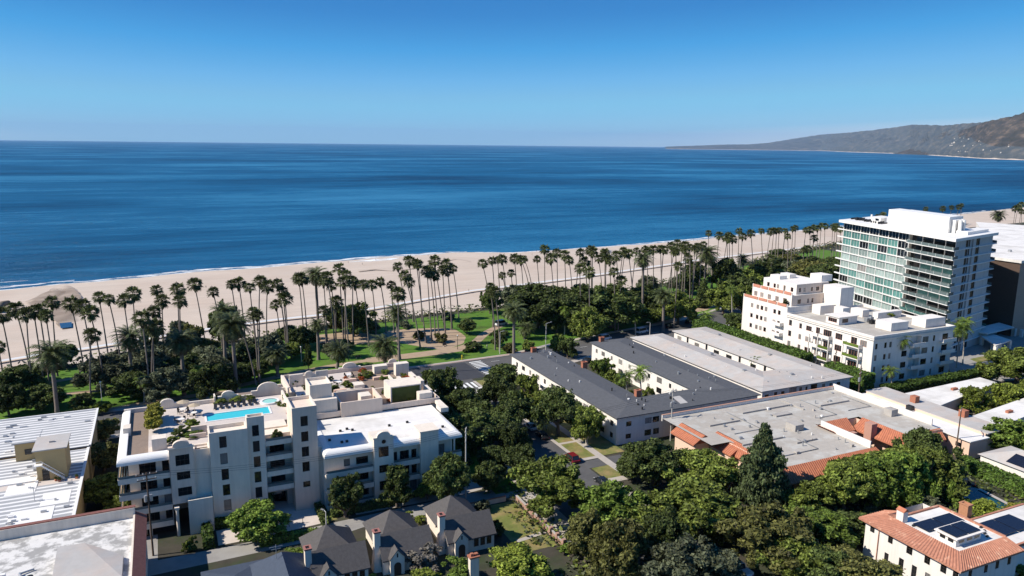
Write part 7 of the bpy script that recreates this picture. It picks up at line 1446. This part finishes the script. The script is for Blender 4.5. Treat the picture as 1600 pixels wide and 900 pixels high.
r = MB(); tile_slope(r, (106.9, 85, 6.7), (106.9, 66.2, 6.7), (110.3, 69, 7.9), (110.3, 82, 7.9)); tile_slope(r, (106.9, 66.2, 6.7), (122.6, 66.2, 6.7), (121.8, 69, 7.9), (110.3, 69, 7.9)); tile_slope(r, (113.5, 85, 6.7), (106.9, 85, 6.7), (110.3, 82, 7.9), (113.5, 82, 7.9)); tile_slope(r, (113.5, 82, 7.6), (113.5, 80.6, 7.6), (110.3, 80.6, 7.9), (110.3, 82, 7.9)); r.box(121.6, 69, 7.6, 122.0, 80.8, 7.95); r.box(113.5, 80.61, 7.6, 121.6, 81, 7.95); r.box(139.6, 68, 6, 140, 76.8, 6.5); r.box(122.1, 76.61, 6, 139.5, 77, 6.5); r.box(122.1, 67.9, 6, 139.5, 68.3, 6.5); r.build('tiled_roof', OLD_TERRA, VI)
SOL = MATS['solar_cells']
for x0, y0, x1, y1, z in ((111.4, 75.2, 115.8, 78.0, 7.95), (116.0, 75.2, 120.6, 78.0, 7.95), (111.3, 70.4, 114.1, 73.5, 9.35), (114.3, 70.4, 117.2, 73.5, 9.35), (123.4, 70.6, 127.8, 75, 6.7), (128.0, 70.6, 132.4, 75, 6.7)): a = MB(); a.box(x0, y0, z, x1, y1, z + .08); a.build('solar_panel', SOL, VI)
a = MB(); a.box(110.9, 69.9, 9.0, 117.9, 73.9, 9.2); a.box(111.3, 70.3, 7.66, 117.4, 73.6, 8.99); a.build('roof_monitor', P_STUCCO, VI)
for x in (112.6, 114.6, 116.4): a = MB(); a.box(x - .6, 70.24, 8.2, x + .6, 70.29, 8.8); a.build('clerestory_pane', GLASS, VI)
for y in (71.2, 72.6): a = MB(); a.box(111.24, y - .45, 8.2, 111.29, y + .45, 8.8); a.build('clerestory_pane', GLASS, VI)
a = MB(); a.box(110.4, 79.2, 7.6, 111.6, 80.5, 9.6); a.gable(110.4, 79.2, 111.6, 80.5, 9.6, 10.1, .12, 'y', 1); a.build('white_chimney', [P_STUCCO, TERRA], VI)
a = MB(); a.box(124.6, 77.4, 0, 125.8, 79, 8.6); rim(a, 124.5, 77.3, 125.9, 79.1, 8.6, 8.8, .3); a.build('brick_chimney', mat('orange_brick', (.42, .2, .11), .9, .15, 3), VI)
a = MB(); 
for x, y in ((119.6, 71), (120.4, 71.6), (119, 70.2), (120, 74), (111, 77.6), (121, 72.6)): a.box(x, y, 7.66, x + .4, y + .3, 7.95)
a.build('roof_vent', DARKMETAL, VI); a = MB(); a.cyl(107.45, 81.2, 0, 6.6, .07, 6); a.build('downpipe', OLD_TERRA, VI)
seat(VI, 114, 75)
# garden pool behind the villa
gp = at(1520, 772, 0)
PW = thing('garden_pool', 'dark garden pool with white walls behind the villa', 'pool'); a = MB(); P_ = [V(1497, 752, .6), V(1530, 763, .6), V(1585, 790, .6), V(1560, 795, .6), V(1525, 783, .6), V(1494, 768, .6)]; a.poly(P_, .45); a.build('pool_water', mat('dark_teal_pool_water', (.012, .06, .07), .08, .1), PW)
a = MB(); ribbon(a, [Vector(V(1530, 763, .7)), Vector(V(1587, 793, .7))], .9, .62); a.build('pool_edge', WALK, PW)
a = MB(); P0, P1 = Vector(V(1491, 775, 1)), Vector(V(1522, 791, 1)); n_ = (P1 - P0).normalized(); mm = Vector((-n_.y, n_.x)) * .2; a.prism([tuple(P0 - mm), tuple(P1 - mm), tuple(P1 + mm), tuple(P0 + mm)], 0, 1.8); P0, P1 = Vector(V(1475, 757, 1)), Vector(V(1489, 772, 1)); n_ = (P1 - P0).normalized(); mm = Vector((-n_.y, n_.x)) * .2; a.prism([tuple(P0 - mm), tuple(P1 - mm), tuple(P1 + mm), tuple(P0 + mm)], 0, 1.8); a.build('pool_wall', P_STUCCO, PW); seat(PW, gp.x, gp.y)
# ================================================================== VEHICLES, POLES, LAMPS, PEOPLE
TYRE = mat('black_tyre_rubber', (.02, .02, .02), .9, 0); CARGLASS = mat('car_glass', (.02, .025, .03), .05, 0, spec=.6)
LIGHTW = mat('clear_lamp_glass', (.7, .7, .68), .1, 0); LIGHTR = mat('red_lamp_glass', (.35, .02, .02), .2, 0)
def paint(n, c): return MATS.get(n) or mat(n, c, .28, .03, .8, spec=.55)
STY = {'sedan': (4.6, 1.82, .78, 1.42, (-1.15, -.75, .75, 1.55), False), 'suv': (4.7, 1.9, .95, 1.75, (-.95, -.55, 1.7, 2.15), False), 'van': (5.3, 2.0, 1.1, 2.15, (-1.75, -1.1, 2.4, 2.55), False), 'pickup': (5.6, 1.95, 1.0, 1.85, (-1.1, -.6, .7, .95), True)}
def car(style, name, label, col, pos, az, cat='car', group=None):
    """front points to -x before turning; az = direction of travel"""
    L, W, hb, ht, (a, b, c_, d), bed = STY[style]; t = thing(name, label, cat, (pos[0], pos[1], pos[2] if len(pos) > 2 else .014), az + PI, group); h, w_ = L / 2, W / 2; P = paint(col[0], col[1])
    m = MB(); prof = [(-h, .35), (-h + .05, hb * .72), (-h + .35, hb * .86), (a, hb), (c_ if not bed else d, hb), (h - .25, hb * .97), (h, hb * .8), (h, .35), (h - .5, .24), (-h + .5, .24)]
    n = len(prof); vs = [(x, s * w_ * (1 if z > .3 else .94), z) for s in (-1, 1) for x, z in prof]
    m.add(vs, [tuple(range(n)), tuple(range(2 * n - 1, n - 1, -1))] + [((i + 1) % n, i, n + i, n + (i + 1) % n) for i in range(n)])
    m.add([(x, s * y, z) for s in (-1, 1) for x, y, z in ((b, w_ * .78, ht - .02), (c_, w_ * .78, ht - .04))] , [(0, 1, 3, 2)])
    for s in (-1, 1):      # pillars
        for x0, x1 in ((a, b), (d, c_)): m.path([(x0, s * w_ * .93, hb), (x1, s * w_ * .78, ht)], .05, 4)
    m.box(b, -w_ * .78, ht - .06, c_, w_ * .78, ht)
    if bed:
        m.box(d + .1, -w_, hb, h - .05, -w_ + .1, hb + .25); m.box(d + .1, w_ - .1, hb, h - .05, w_, hb + .25)
    m.build('body', P, t)
    g = MB(); gy = w_ * .9; ty = w_ * .75
    V_ = [(a, -gy, hb), (d, -gy, hb), (d, gy, hb), (a, gy, hb), (b, -ty, ht - .07), (c_, -ty, ht - .07), (c_, ty, ht - .07), (b, ty, ht - .07)]
    g.add(V_, [(0, 1, 5, 4), (1, 2, 6, 5), (2, 3, 7, 6), (3, 0, 4, 7)]); g.build('windows', CARGLASS, t)
    for x in (-h * .62, h * .6):
        for s in (-1, 1):
            k = MB(); k.path([(0, -.11, 0), (0, .11, 0)], .33, 12); o = k.build('wheel', TYRE, t, loc=(x, s * (w_ - .1), .33)); k = MB(); k.path([(0, s * .105 - .01, 0), (0, s * .105 + .015, 0)], .19, 8); k.build('rim', METAL, o)
    for s in (-1, 1):
        k = MB(); k.box(-h - .01, s * w_ * .72 - .16, hb * .6, -h + .12, s * w_ * .72 + .16, hb * .76); k.build('headlight', LIGHTW, t); k = MB(); k.box(h - .08, s * w_ * .78 - .12, hb * .62, h + .01, s * w_ * .78 + .12, hb * .84); k.build('tail_light', LIGHTR, t)
    return t
WHT, BLK, RED, SIL, BLU = ('white_car_paint', (.75, .75, .76)), ('black_car_paint', (.012, .013, .016)), ('red_car_paint', (.16, .01, .014)), ('silver_car_paint', (.38, .39, .40)), ('dark_blue_car_paint', (.02, .035, .09))
AVD = math.atan2(237 - 229, 190 - 160)
def gp(px, py, z=.7): q = at(px, py, z); return (q.x, q.y)
car('sedan', 'parked_car', 'white sedan parked in sun on the side street', WHT, (81.2 - .6, 160.9), PI / 2)
car('sedan', 'parked_car', 'black sedan parked behind the white sedan', BLK, (80.6, 154.4), PI / 2)
car('suv', 'parked_car', 'small red car parked beside the white-trunked tree', RED, (80.4, 139.6), PI / 2)
car('sedan', 'parked_car', 'dark car parked in tree shade right of the red car', BLK, (80.6, 146.6), PI / 2) if False else None
car('sedan', 'parked_car', 'dark car half hidden at the driveway foot', BLK, (80.4, 126.4), PI / 2)
car('pickup', 'pickup_truck', 'white pickup truck with crew cab under the trees at the bottom edge', WHT, (83.4, 88.4, .15), -PI / 2 + PI, 'pickup truck')
car('suv', 'parked_car', 'pale car in deep shade on the left kerb of the side street', SIL, (67.6, 142.2), -PI / 2)
car('sedan', 'parked_car', 'dark blue car in deep shade at the left kerb', BLU, (67.6, 135.5), -PI / 2)
q = at(945, 531, 0); car('van', 'parked_van', 'white van parked on the avenue before the grove, left one', WHT, (q.x, q.y), AVD, 'van')
q = at(1003, 520, 0); car('van', 'parked_van', 'white van parked on the avenue beside the shaggy palm', WHT, (q.x, q.y), AVD, 'van')
for px, py, lab in ((1045, 512, 'black suv parked on the avenue under the rounded park tree'), (1078, 505, 'dark suv parked on the avenue further right, left one'), (1094, 502, 'dark suv parked on the avenue, nearest the hedge end')): q = at(px, py, 0); car('suv', 'parked_car', lab, BLK, (q.x, q.y), AVD + .05)
q = at(917, 566, 0); car('sedan', 'parked_car', 'black car parked at the mouth of the charcoal-roofed court', BLK, (q.x, q.y), AVD + .2)
q = at(1141, 509, 0); car('sedan', 'parked_car', 'white car beside the hedge near the terraced building', WHT, (q.x, q.y), AVD + .2)
q = at(820, 503, 0)
car('van', 'park_service_van', 'white service van on the lawn behind the three trunks', WHT, tuple(at(783, 508, 0))[:2], .3, 'van')
for i, (px, py, c_, lab) in enumerate(((392, 575, WHT, 'white'), (405, 572, SIL, 'silver'), (421, 569, WHT, 'second white'), (438, 566, BLK, 'black'), (455, 562, SIL, 'rightmost silver'))):
    q = at(px, py, -28.2); car('suv', 'parked_car', '%s car in the beach car park below the bluff' % lab, c_, (q.x, q.y, -28.18), 1.3, group=None)
q = at(1504, 757, 0); car('sedan', 'parked_car', 'dark car with pale roof glint by the garden pool', BLK, (q.x, q.y, .03), 2.2)
# loaded flatbed truck at the crossing
t = thing('work_truck', 'white work truck with a loaded bed and orange panel near the crossing', 'truck', (79.2, 187.6, .015), -PI / 2); m = MB(); m.box(-3.2, -1.05, .55, -1.5, 1.05, 1.3); m.add([(-3.1, -1, 1.3), (-1.5, -1, 1.3), (-1.5, 1, 1.3), (-3.1, 1, 1.3), (-2.6, -.9, 2.1), (-1.55, -.9, 2.1), (-1.55, .9, 2.1), (-2.6, .9, 2.1)], [(4, 5, 6, 7)]); m.box(-2.6, -.9, 2.05, -1.55, .9, 2.12); m.build('cab', W_PAINT, t)
m = MB(); m.add([(-3.1, -1, 1.3), (-1.5, -1, 1.3), (-1.5, 1, 1.3), (-3.1, 1, 1.3), (-2.6, -.9, 2.05), (-1.55, -.9, 2.05), (-1.55, .9, 2.05), (-2.6, .9, 2.05)], [(0, 1, 5, 4), (1, 2, 6, 5), (2, 3, 7, 6), (3, 0, 4, 7)]); m.build('windows', CARGLASS, t)
m = MB(); m.box(-1.4, -1.1, .7, 3.2, 1.1, .9); m.build('flat_bed', METAL, t); rt = random.Random(4)
for i in range(9): m = MB(); x, y = rt.uniform(-1.2, 2.4), rt.uniform(-1, .3); m.box(x, y, .91, x + rt.uniform(.4, .9), y + rt.uniform(.4, .7), .91 + rt.uniform(.3, 1.1)); m.build('load_box', rt.choice((W_PAINT, METAL, paint(*BLU))), t)
m = MB(); m.box(3.0, -1.0, .91, 3.15, 1.0, 2.0); m.build('orange_panel', mat('orange_panel_paint', (.6, .14, .05), .6), t)
for x in (-2.4, 1.9):
    for s in (-1, 1): m = MB(); m.path([(x, s * .9 - .14, .42), (x, s * .9 + .14, .42)], .42, 12); m.build('wheel', TYRE, t)
# ---- utility poles
def upole(x, y, h, label, m, arms, az, trans=0, r=.17):
    t = thing('utility_pole', label, 'utility pole', (x, y, 0), az); a = MB(); a.path([(0, 0, 0), (0, 0, h)], [r, r * .7], 8); a.build('pole', m, t)
    for z, L in arms:
        a = MB(); a.box(-L / 2, -.07, z, L / 2, .07, z + .16); o = a.build('crossarm', WOOD if m is WOOD else PALEWOOD, t)
        for k in range(4): a = MB(); x_ = -L / 2 + .15 + (L - .3) * k / 3; a.cyl(x_, 0, z + .17, z + .4, .05, 6); a.build('insulator', W_PAINT, o)
    for k in range(trans): a = MB(); a.cyl(.42 if k % 2 == 0 else -.42, .1, h * .66, h * .66 + 1.1, .26, 10); a.build('transformer', METAL, t)
    return t
pa = upole(51.1, 130.2, 15.6, 'tall bleached utility pole with three crossarms beside the white block', PALEWOOD, ((15.0, 2.6), (14.0, 2.4), (13.0, 2.2)), 1.1)
pb = upole(108.1, 140.2, 13.2, 'utility pole with grey transformers at the charcoal-roofed building', PALEWOOD, ((12.4, 2.4), (9.6, 1.8)), .5, 2)
pc = upole(-5.2, 133.4, 15.2, 'dark utility pole with transformers between stained roof and white block', WOOD, ((14.8, 3.4), (13.9, 3.0)), .1, 2)
pd = upole(168.0, 137.6, 12.5, 'dark utility pole with round transformers behind the peach row', WOOD, ((11.6, 2.2), (10.4, 2)), .4, 2, .22)
pe = upole(162.8, 105.6, 12.0, 'leaning-looking thin utility pole at the end of the peach row', WOOD, ((11.4, 2.6),), .5)
pf = upole(181, 157.5, 10.5, 'slim utility pole before the terraced building corner', WOOD, ((9.6, 2.6),), .5)
for a_, b_, z0, z1, n_ in ((pa, pb, 15.2, 12.6, 3), (pa, pc, 15.2, 15.0, 3), (pb, pd, 12.5, 11.7, 2)):
    for k in range(n_):
        P0, P1 = Vector((*a_.location[:2], z0)), Vector((*b_.location[:2], z1)); d_ = (P1 - P0).normalized(); s_ = Vector((-d_.y, d_.x, 0)) * (k - (n_ - 1) / 2) * .9; m = MB()
        m.path([P0.lerp(P1, i / 14) + s_ - Vector((0, 0, 1.6 * (1 - (2 * i / 14 - 1) ** 2))) for i in range(15)], .02, 4); tag(m.build('overhead_wire', DARKMETAL), 'thin overhead wire strung between two of the utility poles', 'wire', 'overhead wires')
# ---- lamps
def street_lamp(bx, by, ty, label, arm=1.8, az=0, m=W_PAINT, globe=False, z0=0):
    p = at(bx, by, z0); h = top_at(bx, ty, p).z - z0; t = thing('street_lamp', label, 'street lamp', (p.x, p.y, z0), az); a = MB(); a.path([(0, 0, 0), (0, 0, h)], [.10, .06], 8); a.build('pole', m, t)
    if globe: a = MB(); a.path([(0, 0, h - .05), (0, 0, h + .1), (0, 0, h + .3), (0, 0, h + .42)], [.12, .24, .24, .08], 10); a.build('globe', W_PAINT, t)
    else: a = MB(); a.path([(0, 0, h), (arm * .5, 0, h + .25), (arm, 0, h + .3)], .05, 6); a.build('arm', m, t); a = MB(); a.box(arm - .35, -.14, h + .22, arm + .35, .14, h + .36); a.build('lamp_head', METAL, t)
    return t
street_lamp(854, 671, 637, 'white street lamp beside the parked white sedan', 1.6, 2.8)
street_lamp(852.5, 549, 506, 'tall street lamp on the avenue lawn before the grove', 2.4, .3)
street_lamp(1015, 526, 504, 'street lamp on the avenue near the pale roof end', 1.6, 3.4)
street_lamp(160, 634, 598, 'pale park lamp on the left lawn, taller one', 1.0, 2, globe=True); street_lamp(128, 606, 582, 'park lamp on the left lawn near the path', 1, 2, globe=True)
street_lamp(471, 566, 543, 'park lamp beside the granite path', 1, 2, globe=True); street_lamp(715, 546, 525, 'dark park lamp by the path bend', 1, 2, DARKMETAL, True)
street_lamp(812, 742, 720, 'street lamp at the shaded left kerb', 1.2, PI); street_lamp(843, 513, 488, 'park lamp in front of the grove', 1, 2, globe=True); street_lamp(781, 553, 519, 'slim lamp among the three palm trunks', 1.4, 0)
street_lamp(510, 828, 800, 'short lamp at the right corner of the forecourt', .8, 2.2); street_lamp(428, 787, 768, 'globe lamp left of the white block entrance', 1, 0, DARKMETAL, True); street_lamp(477, 775, 757, 'globe lamp right of the white block entrance', 1, 0, DARKMETAL, True)
# ---- signs, posts, small things
q = at(722, 562, 0); t = thing('bollard', 'yellow post at the park corner of the crossing', 'bollard', (q.x, q.y, .13)); m = MB(); m.cyl(0, 0, 0, 1.2, .22, 10); m.cyl(0, 0, 1.2, 1.5, .22, 10, 0, .1); m.build('post', mat('yellow_post_paint', (.62, .48, .03), .5), t); m = MB(); m.cyl(0, 0, .5, .62, .24, 10); m.build('band', DARKMETAL, t)
q = at(1129, 488, 0); t = thing('road_sign', 'bright yellow-green diamond sign on the avenue near the terraced building', 'sign', (q.x, q.y, 0), -.4); m = MB(); m.cyl(0, 0, 0, 3.0, .05, 6); m.build('post', METAL, t); m = MB(); m.add([(0, -.06, 1.9), (.62, -.06, 2.52), (0, -.06, 3.14), (-.62, -.06, 2.52), (0, -.09, 1.9), (.62, -.09, 2.52), (0, -.09, 3.14), (-.62, -.09, 2.52)], [(0, 3, 2, 1), (4, 5, 6, 7), (0, 1, 5, 4), (1, 2, 6, 5), (2, 3, 7, 6), (3, 0, 4, 7)]); m.build('sign_panel', mat('fluorescent_sign_face', (.62, .75, .04), .5, 0), t)
t = thing('handrail', 'thin metal rail frame standing in the forecourt', 'railing', (17.6, 134.2, .03), .2); m = MB(); m.path([(0, 0, 0), (0, 0, 1.6)], .05, 6); m.build('post', DARKMETAL, t); m = MB(); m.path([(2.6, 0, 0), (2.6, 0, 1.1)], .05, 6); m.build('post', DARKMETAL, t); m = MB(); m.path([(.05, 0, 1.0), (2.55, 0, 1.0)], .04, 6); m.build('rail', METAL, t)
q = at(1286, 402, -28.4); t = thing('beach_pavilion', 'small white beach building before the sand left of the glass tower', 'building', (q.x, q.y, -28.4)); m = MB(); m.box(-9, -6, 0, 5, 6, 4); m.build('wall', W_STUCCO, t); m = MB(); m.box(-9.5, -6.5, 4, 5.5, 6.5, 4.5); m.build('roof', W_ROOF, t); m = MB(); m.box(5.6, -5, 0, 12, 5, 3.4); m.hip(5.6, -5.4, 12.6, 5.4, 3.4, 5.2, 0); m.build('side_wing', PALE_ROOF, t)
q = at(432, 592, -28.2); t = thing('beach_pavilion', 'white flat beach hut by the car park below the bluff', 'building', (q.x, q.y + 4, -28.2)); m = MB(); m.box(-4, -3, 0, 4, 3, 3.2); m.build('wall', W_STUCCO, t); m = MB(); m.box(-4.4, -3.4, 3.2, 4.4, 3.4, 3.5); m.build('roof', W_ROOF, t)
for px, py, lab in ((1205, 365, 'small pale lifeguard hut on the far sand'), (952, 398, 'small white lifeguard hut near the water behind the palms')):
    q = at(px, py, -29.2); t = thing('lifeguard_hut', lab, 'hut', (q.x, q.y, -29.2)); m = MB(); m.box(-1.5, -1.5, 1.4, 1.5, 1.5, 3.6); m.build('cabin', W_PAINT, t); m = MB(); m.box(-2, -2, 3.6, 2, 2, 3.8); m.build('roof', METAL, t)
    for x in (-1.4, 1.4):
        for y in (-1.4, 1.4): m = MB(); m.box(x - .1, y - .1, 0, x + .1, y + .1, 1.4); m.build('leg', WOOD, t)
for px, py, az, lab in ((505, 540, .4, 'park bench on the lawn between palm trunks'), (695, 541, .5, 'park bench beside the path bend'), (560, 560, .3, 'park bench by the squat date palm'), (1075, 480, .5, 'park bench in the right part of the park')):
    q = at(px, py, 0); t = thing('park_bench', lab, 'bench', (q.x, q.y, .03), az); m = MB(); m.box(-.9, -.25, .42, .9, .25, .48); m.build('seat', WOOD, t); m = MB(); m.box(-.9, .22, .5, .9, .28, .95); m.build('backrest', WOOD, t)
    for x in (-.75, .75): m = MB(); m.box(x - .05, -.22, 0, x + .05, .22, .42); m.build('leg', CONC, t)
# ---- people: one continuous skinned body each
def person_mesh(walk=.25, seed=0):
    J = [((0, 0, .94), .15), ((0, 0, 1.18), .14), ((0, 0, 1.42), .16), ((0, 0, 1.54), .07), ((0, 0, 1.64), .10), ((0, .01, 1.76), .075),
         ((-.10, 0, .90), .11), ((-.10, walk, .50), .075), ((-.10, walk * .6, .08), .055), ((-.10, walk * .6 - .14, .04), .045), ((.10, 0, .90), .11), ((.10, -walk * .6, .50), .075), ((.10, -walk * 1.1, .09), .055), ((.10, -walk * 1.1 - .14, .04), .045),
         ((-.20, 0, 1.42), .065), ((-.26, -walk * .5, 1.14), .05), ((-.25, -walk * 1.1, .90), .038), ((.20, 0, 1.42), .065), ((.26, walk * .4, 1.14), .05), ((.25, walk * .5, .90), .038)]
    E = [(0, 1), (1, 2), (2, 3), (3, 4), (4, 5), (0, 6), (6, 7), (7, 8), (8, 9), (0, 10), (10, 11), (11, 12), (12, 13), (2, 14), (14, 15), (15, 16), (2, 17), (17, 18), (18, 19)]
    me = bpy.data.meshes.new('body_joints'); me.from_pydata([j[0] for j in J], E, []); o = bpy.data.objects.new('body_joints', me); COL.objects.link(o)
    md = o.modifiers.new('skin', 'SKIN')
    for i, (_, r) in enumerate(J): me.skin_vertices[0].data[i].radius = (r, r * .85)
    me.skin_vertices[0].data[0].use_root = True
    o.modifiers.new('sub', 'SUBSURF').levels = 1; o.modifiers['sub'].render_levels = 1
    dg = bpy.context.evaluated_depsgraph_get(); r = bpy.data.meshes.new_from_object(o.evaluated_get(dg)); r.name = 'body'
    bpy.data.objects.remove(o); bpy.data.meshes.remove(me); return r
def person(px, py, label, shirt, legs, az, z0=.04, walk=.25):
    p = at(px, py, z0); me = person_mesh(walk); me.materials.clear()
    for m in (SKIN, paint(*shirt), paint(*legs)): me.materials.append(m)
    for f_ in me.polygons:
        c = f_.center; f_.material_index = 0 if c.z > 1.5 or (abs(c.x) > .2 and c.z < 1.15 and c.z > .8) else (1 if c.z > .95 else 2)
    b = tag(bpy.data.objects.new('person', me), label, 'person'); COL.objects.link(b); b.location = (p.x, p.y, z0); b.rotation_euler = (0, 0, az)
    h = MB(); h.path([(0, .03, 1.70), (0, .03, 1.76), (0, .03, 1.83), (0, .02, 1.87)], [.105, .115, .09, .03], 10); h.build('hair', DARKMETAL, b); return b
person(761, 545, 'person in white top standing on the lawn right of the path', ('white_cloth', (.7, .7, .7)), ('grey_cloth', (.12, .12, .14)), .6, walk=.05)
person(168, 621, 'person in dark clothes walking on the left park lawn', ('black_cloth', (.02, .02, .025)), ('black_cloth', (.02, .02, .025)), 1.8)
person(117, 602, 'person in dark clothes near the left park path', ('navy_cloth', (.03, .035, .07)), ('black_cloth', (.02, .02, .025)), -.8)
person(732.5, 455.5, 'person in dark shirt walking on the beach path behind the palms', ('black_cloth', (.02, .02, .025)), ('tan_cloth', (.3, .22, .15)), 1.6, -27.9)
person(322, 450, 'person standing on the open sand near the water', ('navy_cloth', (.03, .035, .07)), ('black_cloth', (.02, .02, .025)), 0, -29.2, .1)
person(758, 506, 'person in white sitting-height pale clothes far on the bright lawn', ('white_cloth', (.7, .7, .7)), ('white_cloth', (.7, .7, .7)), .3) if False else None

rb = random.Random(9); pm = [person_mesh(w_) for w_ in (.05, .28)]
for me in pm:
    me.materials.clear(); [me.materials.append(m) for m in (SKIN, paint('navy_cloth', (.03, .035, .07)), paint('tan_cloth', (.3, .22, .15)))]
    for f_ in me.polygons: c = f_.center; f_.material_index = 0 if c.z > 1.5 or c.z < .5 else (1 if c.z > .95 else 2)
for i in range(16):
    px = rb.uniform(430, 1250); y_ = interp(SHORE, at(px, 410, -29.5).x); q = at(px, 392, -29.5); x = q.x; y = interp(SHORE, x) - rb.uniform(6, 55)
    o = bpy.data.objects.new('person', pm[i % 2]); COL.objects.link(o); o.location = (x, y, -29.5); o.rotation_euler = (0, 0, rb.uniform(0, 6)); tag(o, 'tiny person far off on the open sand near the water line', 'person', 'people far off on the sand')
    h = MB(); h.path([(0, .03, 1.70), (0, .03, 1.76), (0, .03, 1.83), (0, .02, 1.87)], [.105, .115, .09, .03], 8); h.build('hair', DARKMETAL, o)
# ------------------------------------------------------------------ air: one closed box of even, thin haze round everything but the sky
hz = MB(); hz.box(-61000, -2000, -36, 61000, 81000, 1500)
hm_ = bpy.data.materials.new('thin_sea_air'); hm_.use_nodes = True; t = hm_.node_tree; t.nodes.clear()
o_ = t.nodes.new('ShaderNodeOutputMaterial'); pv_ = t.nodes.new('ShaderNodeVolumePrincipled'); pv_.inputs['Color'].default_value = (.42, .66, 1, 1); pv_.inputs['Density'].default_value = 1.3e-5; pv_.inputs['Anisotropy'].default_value = .0
t.links.new(pv_.outputs[0], o_.inputs['Volume'])
struct('haze', hz, hm_, 'stuff')
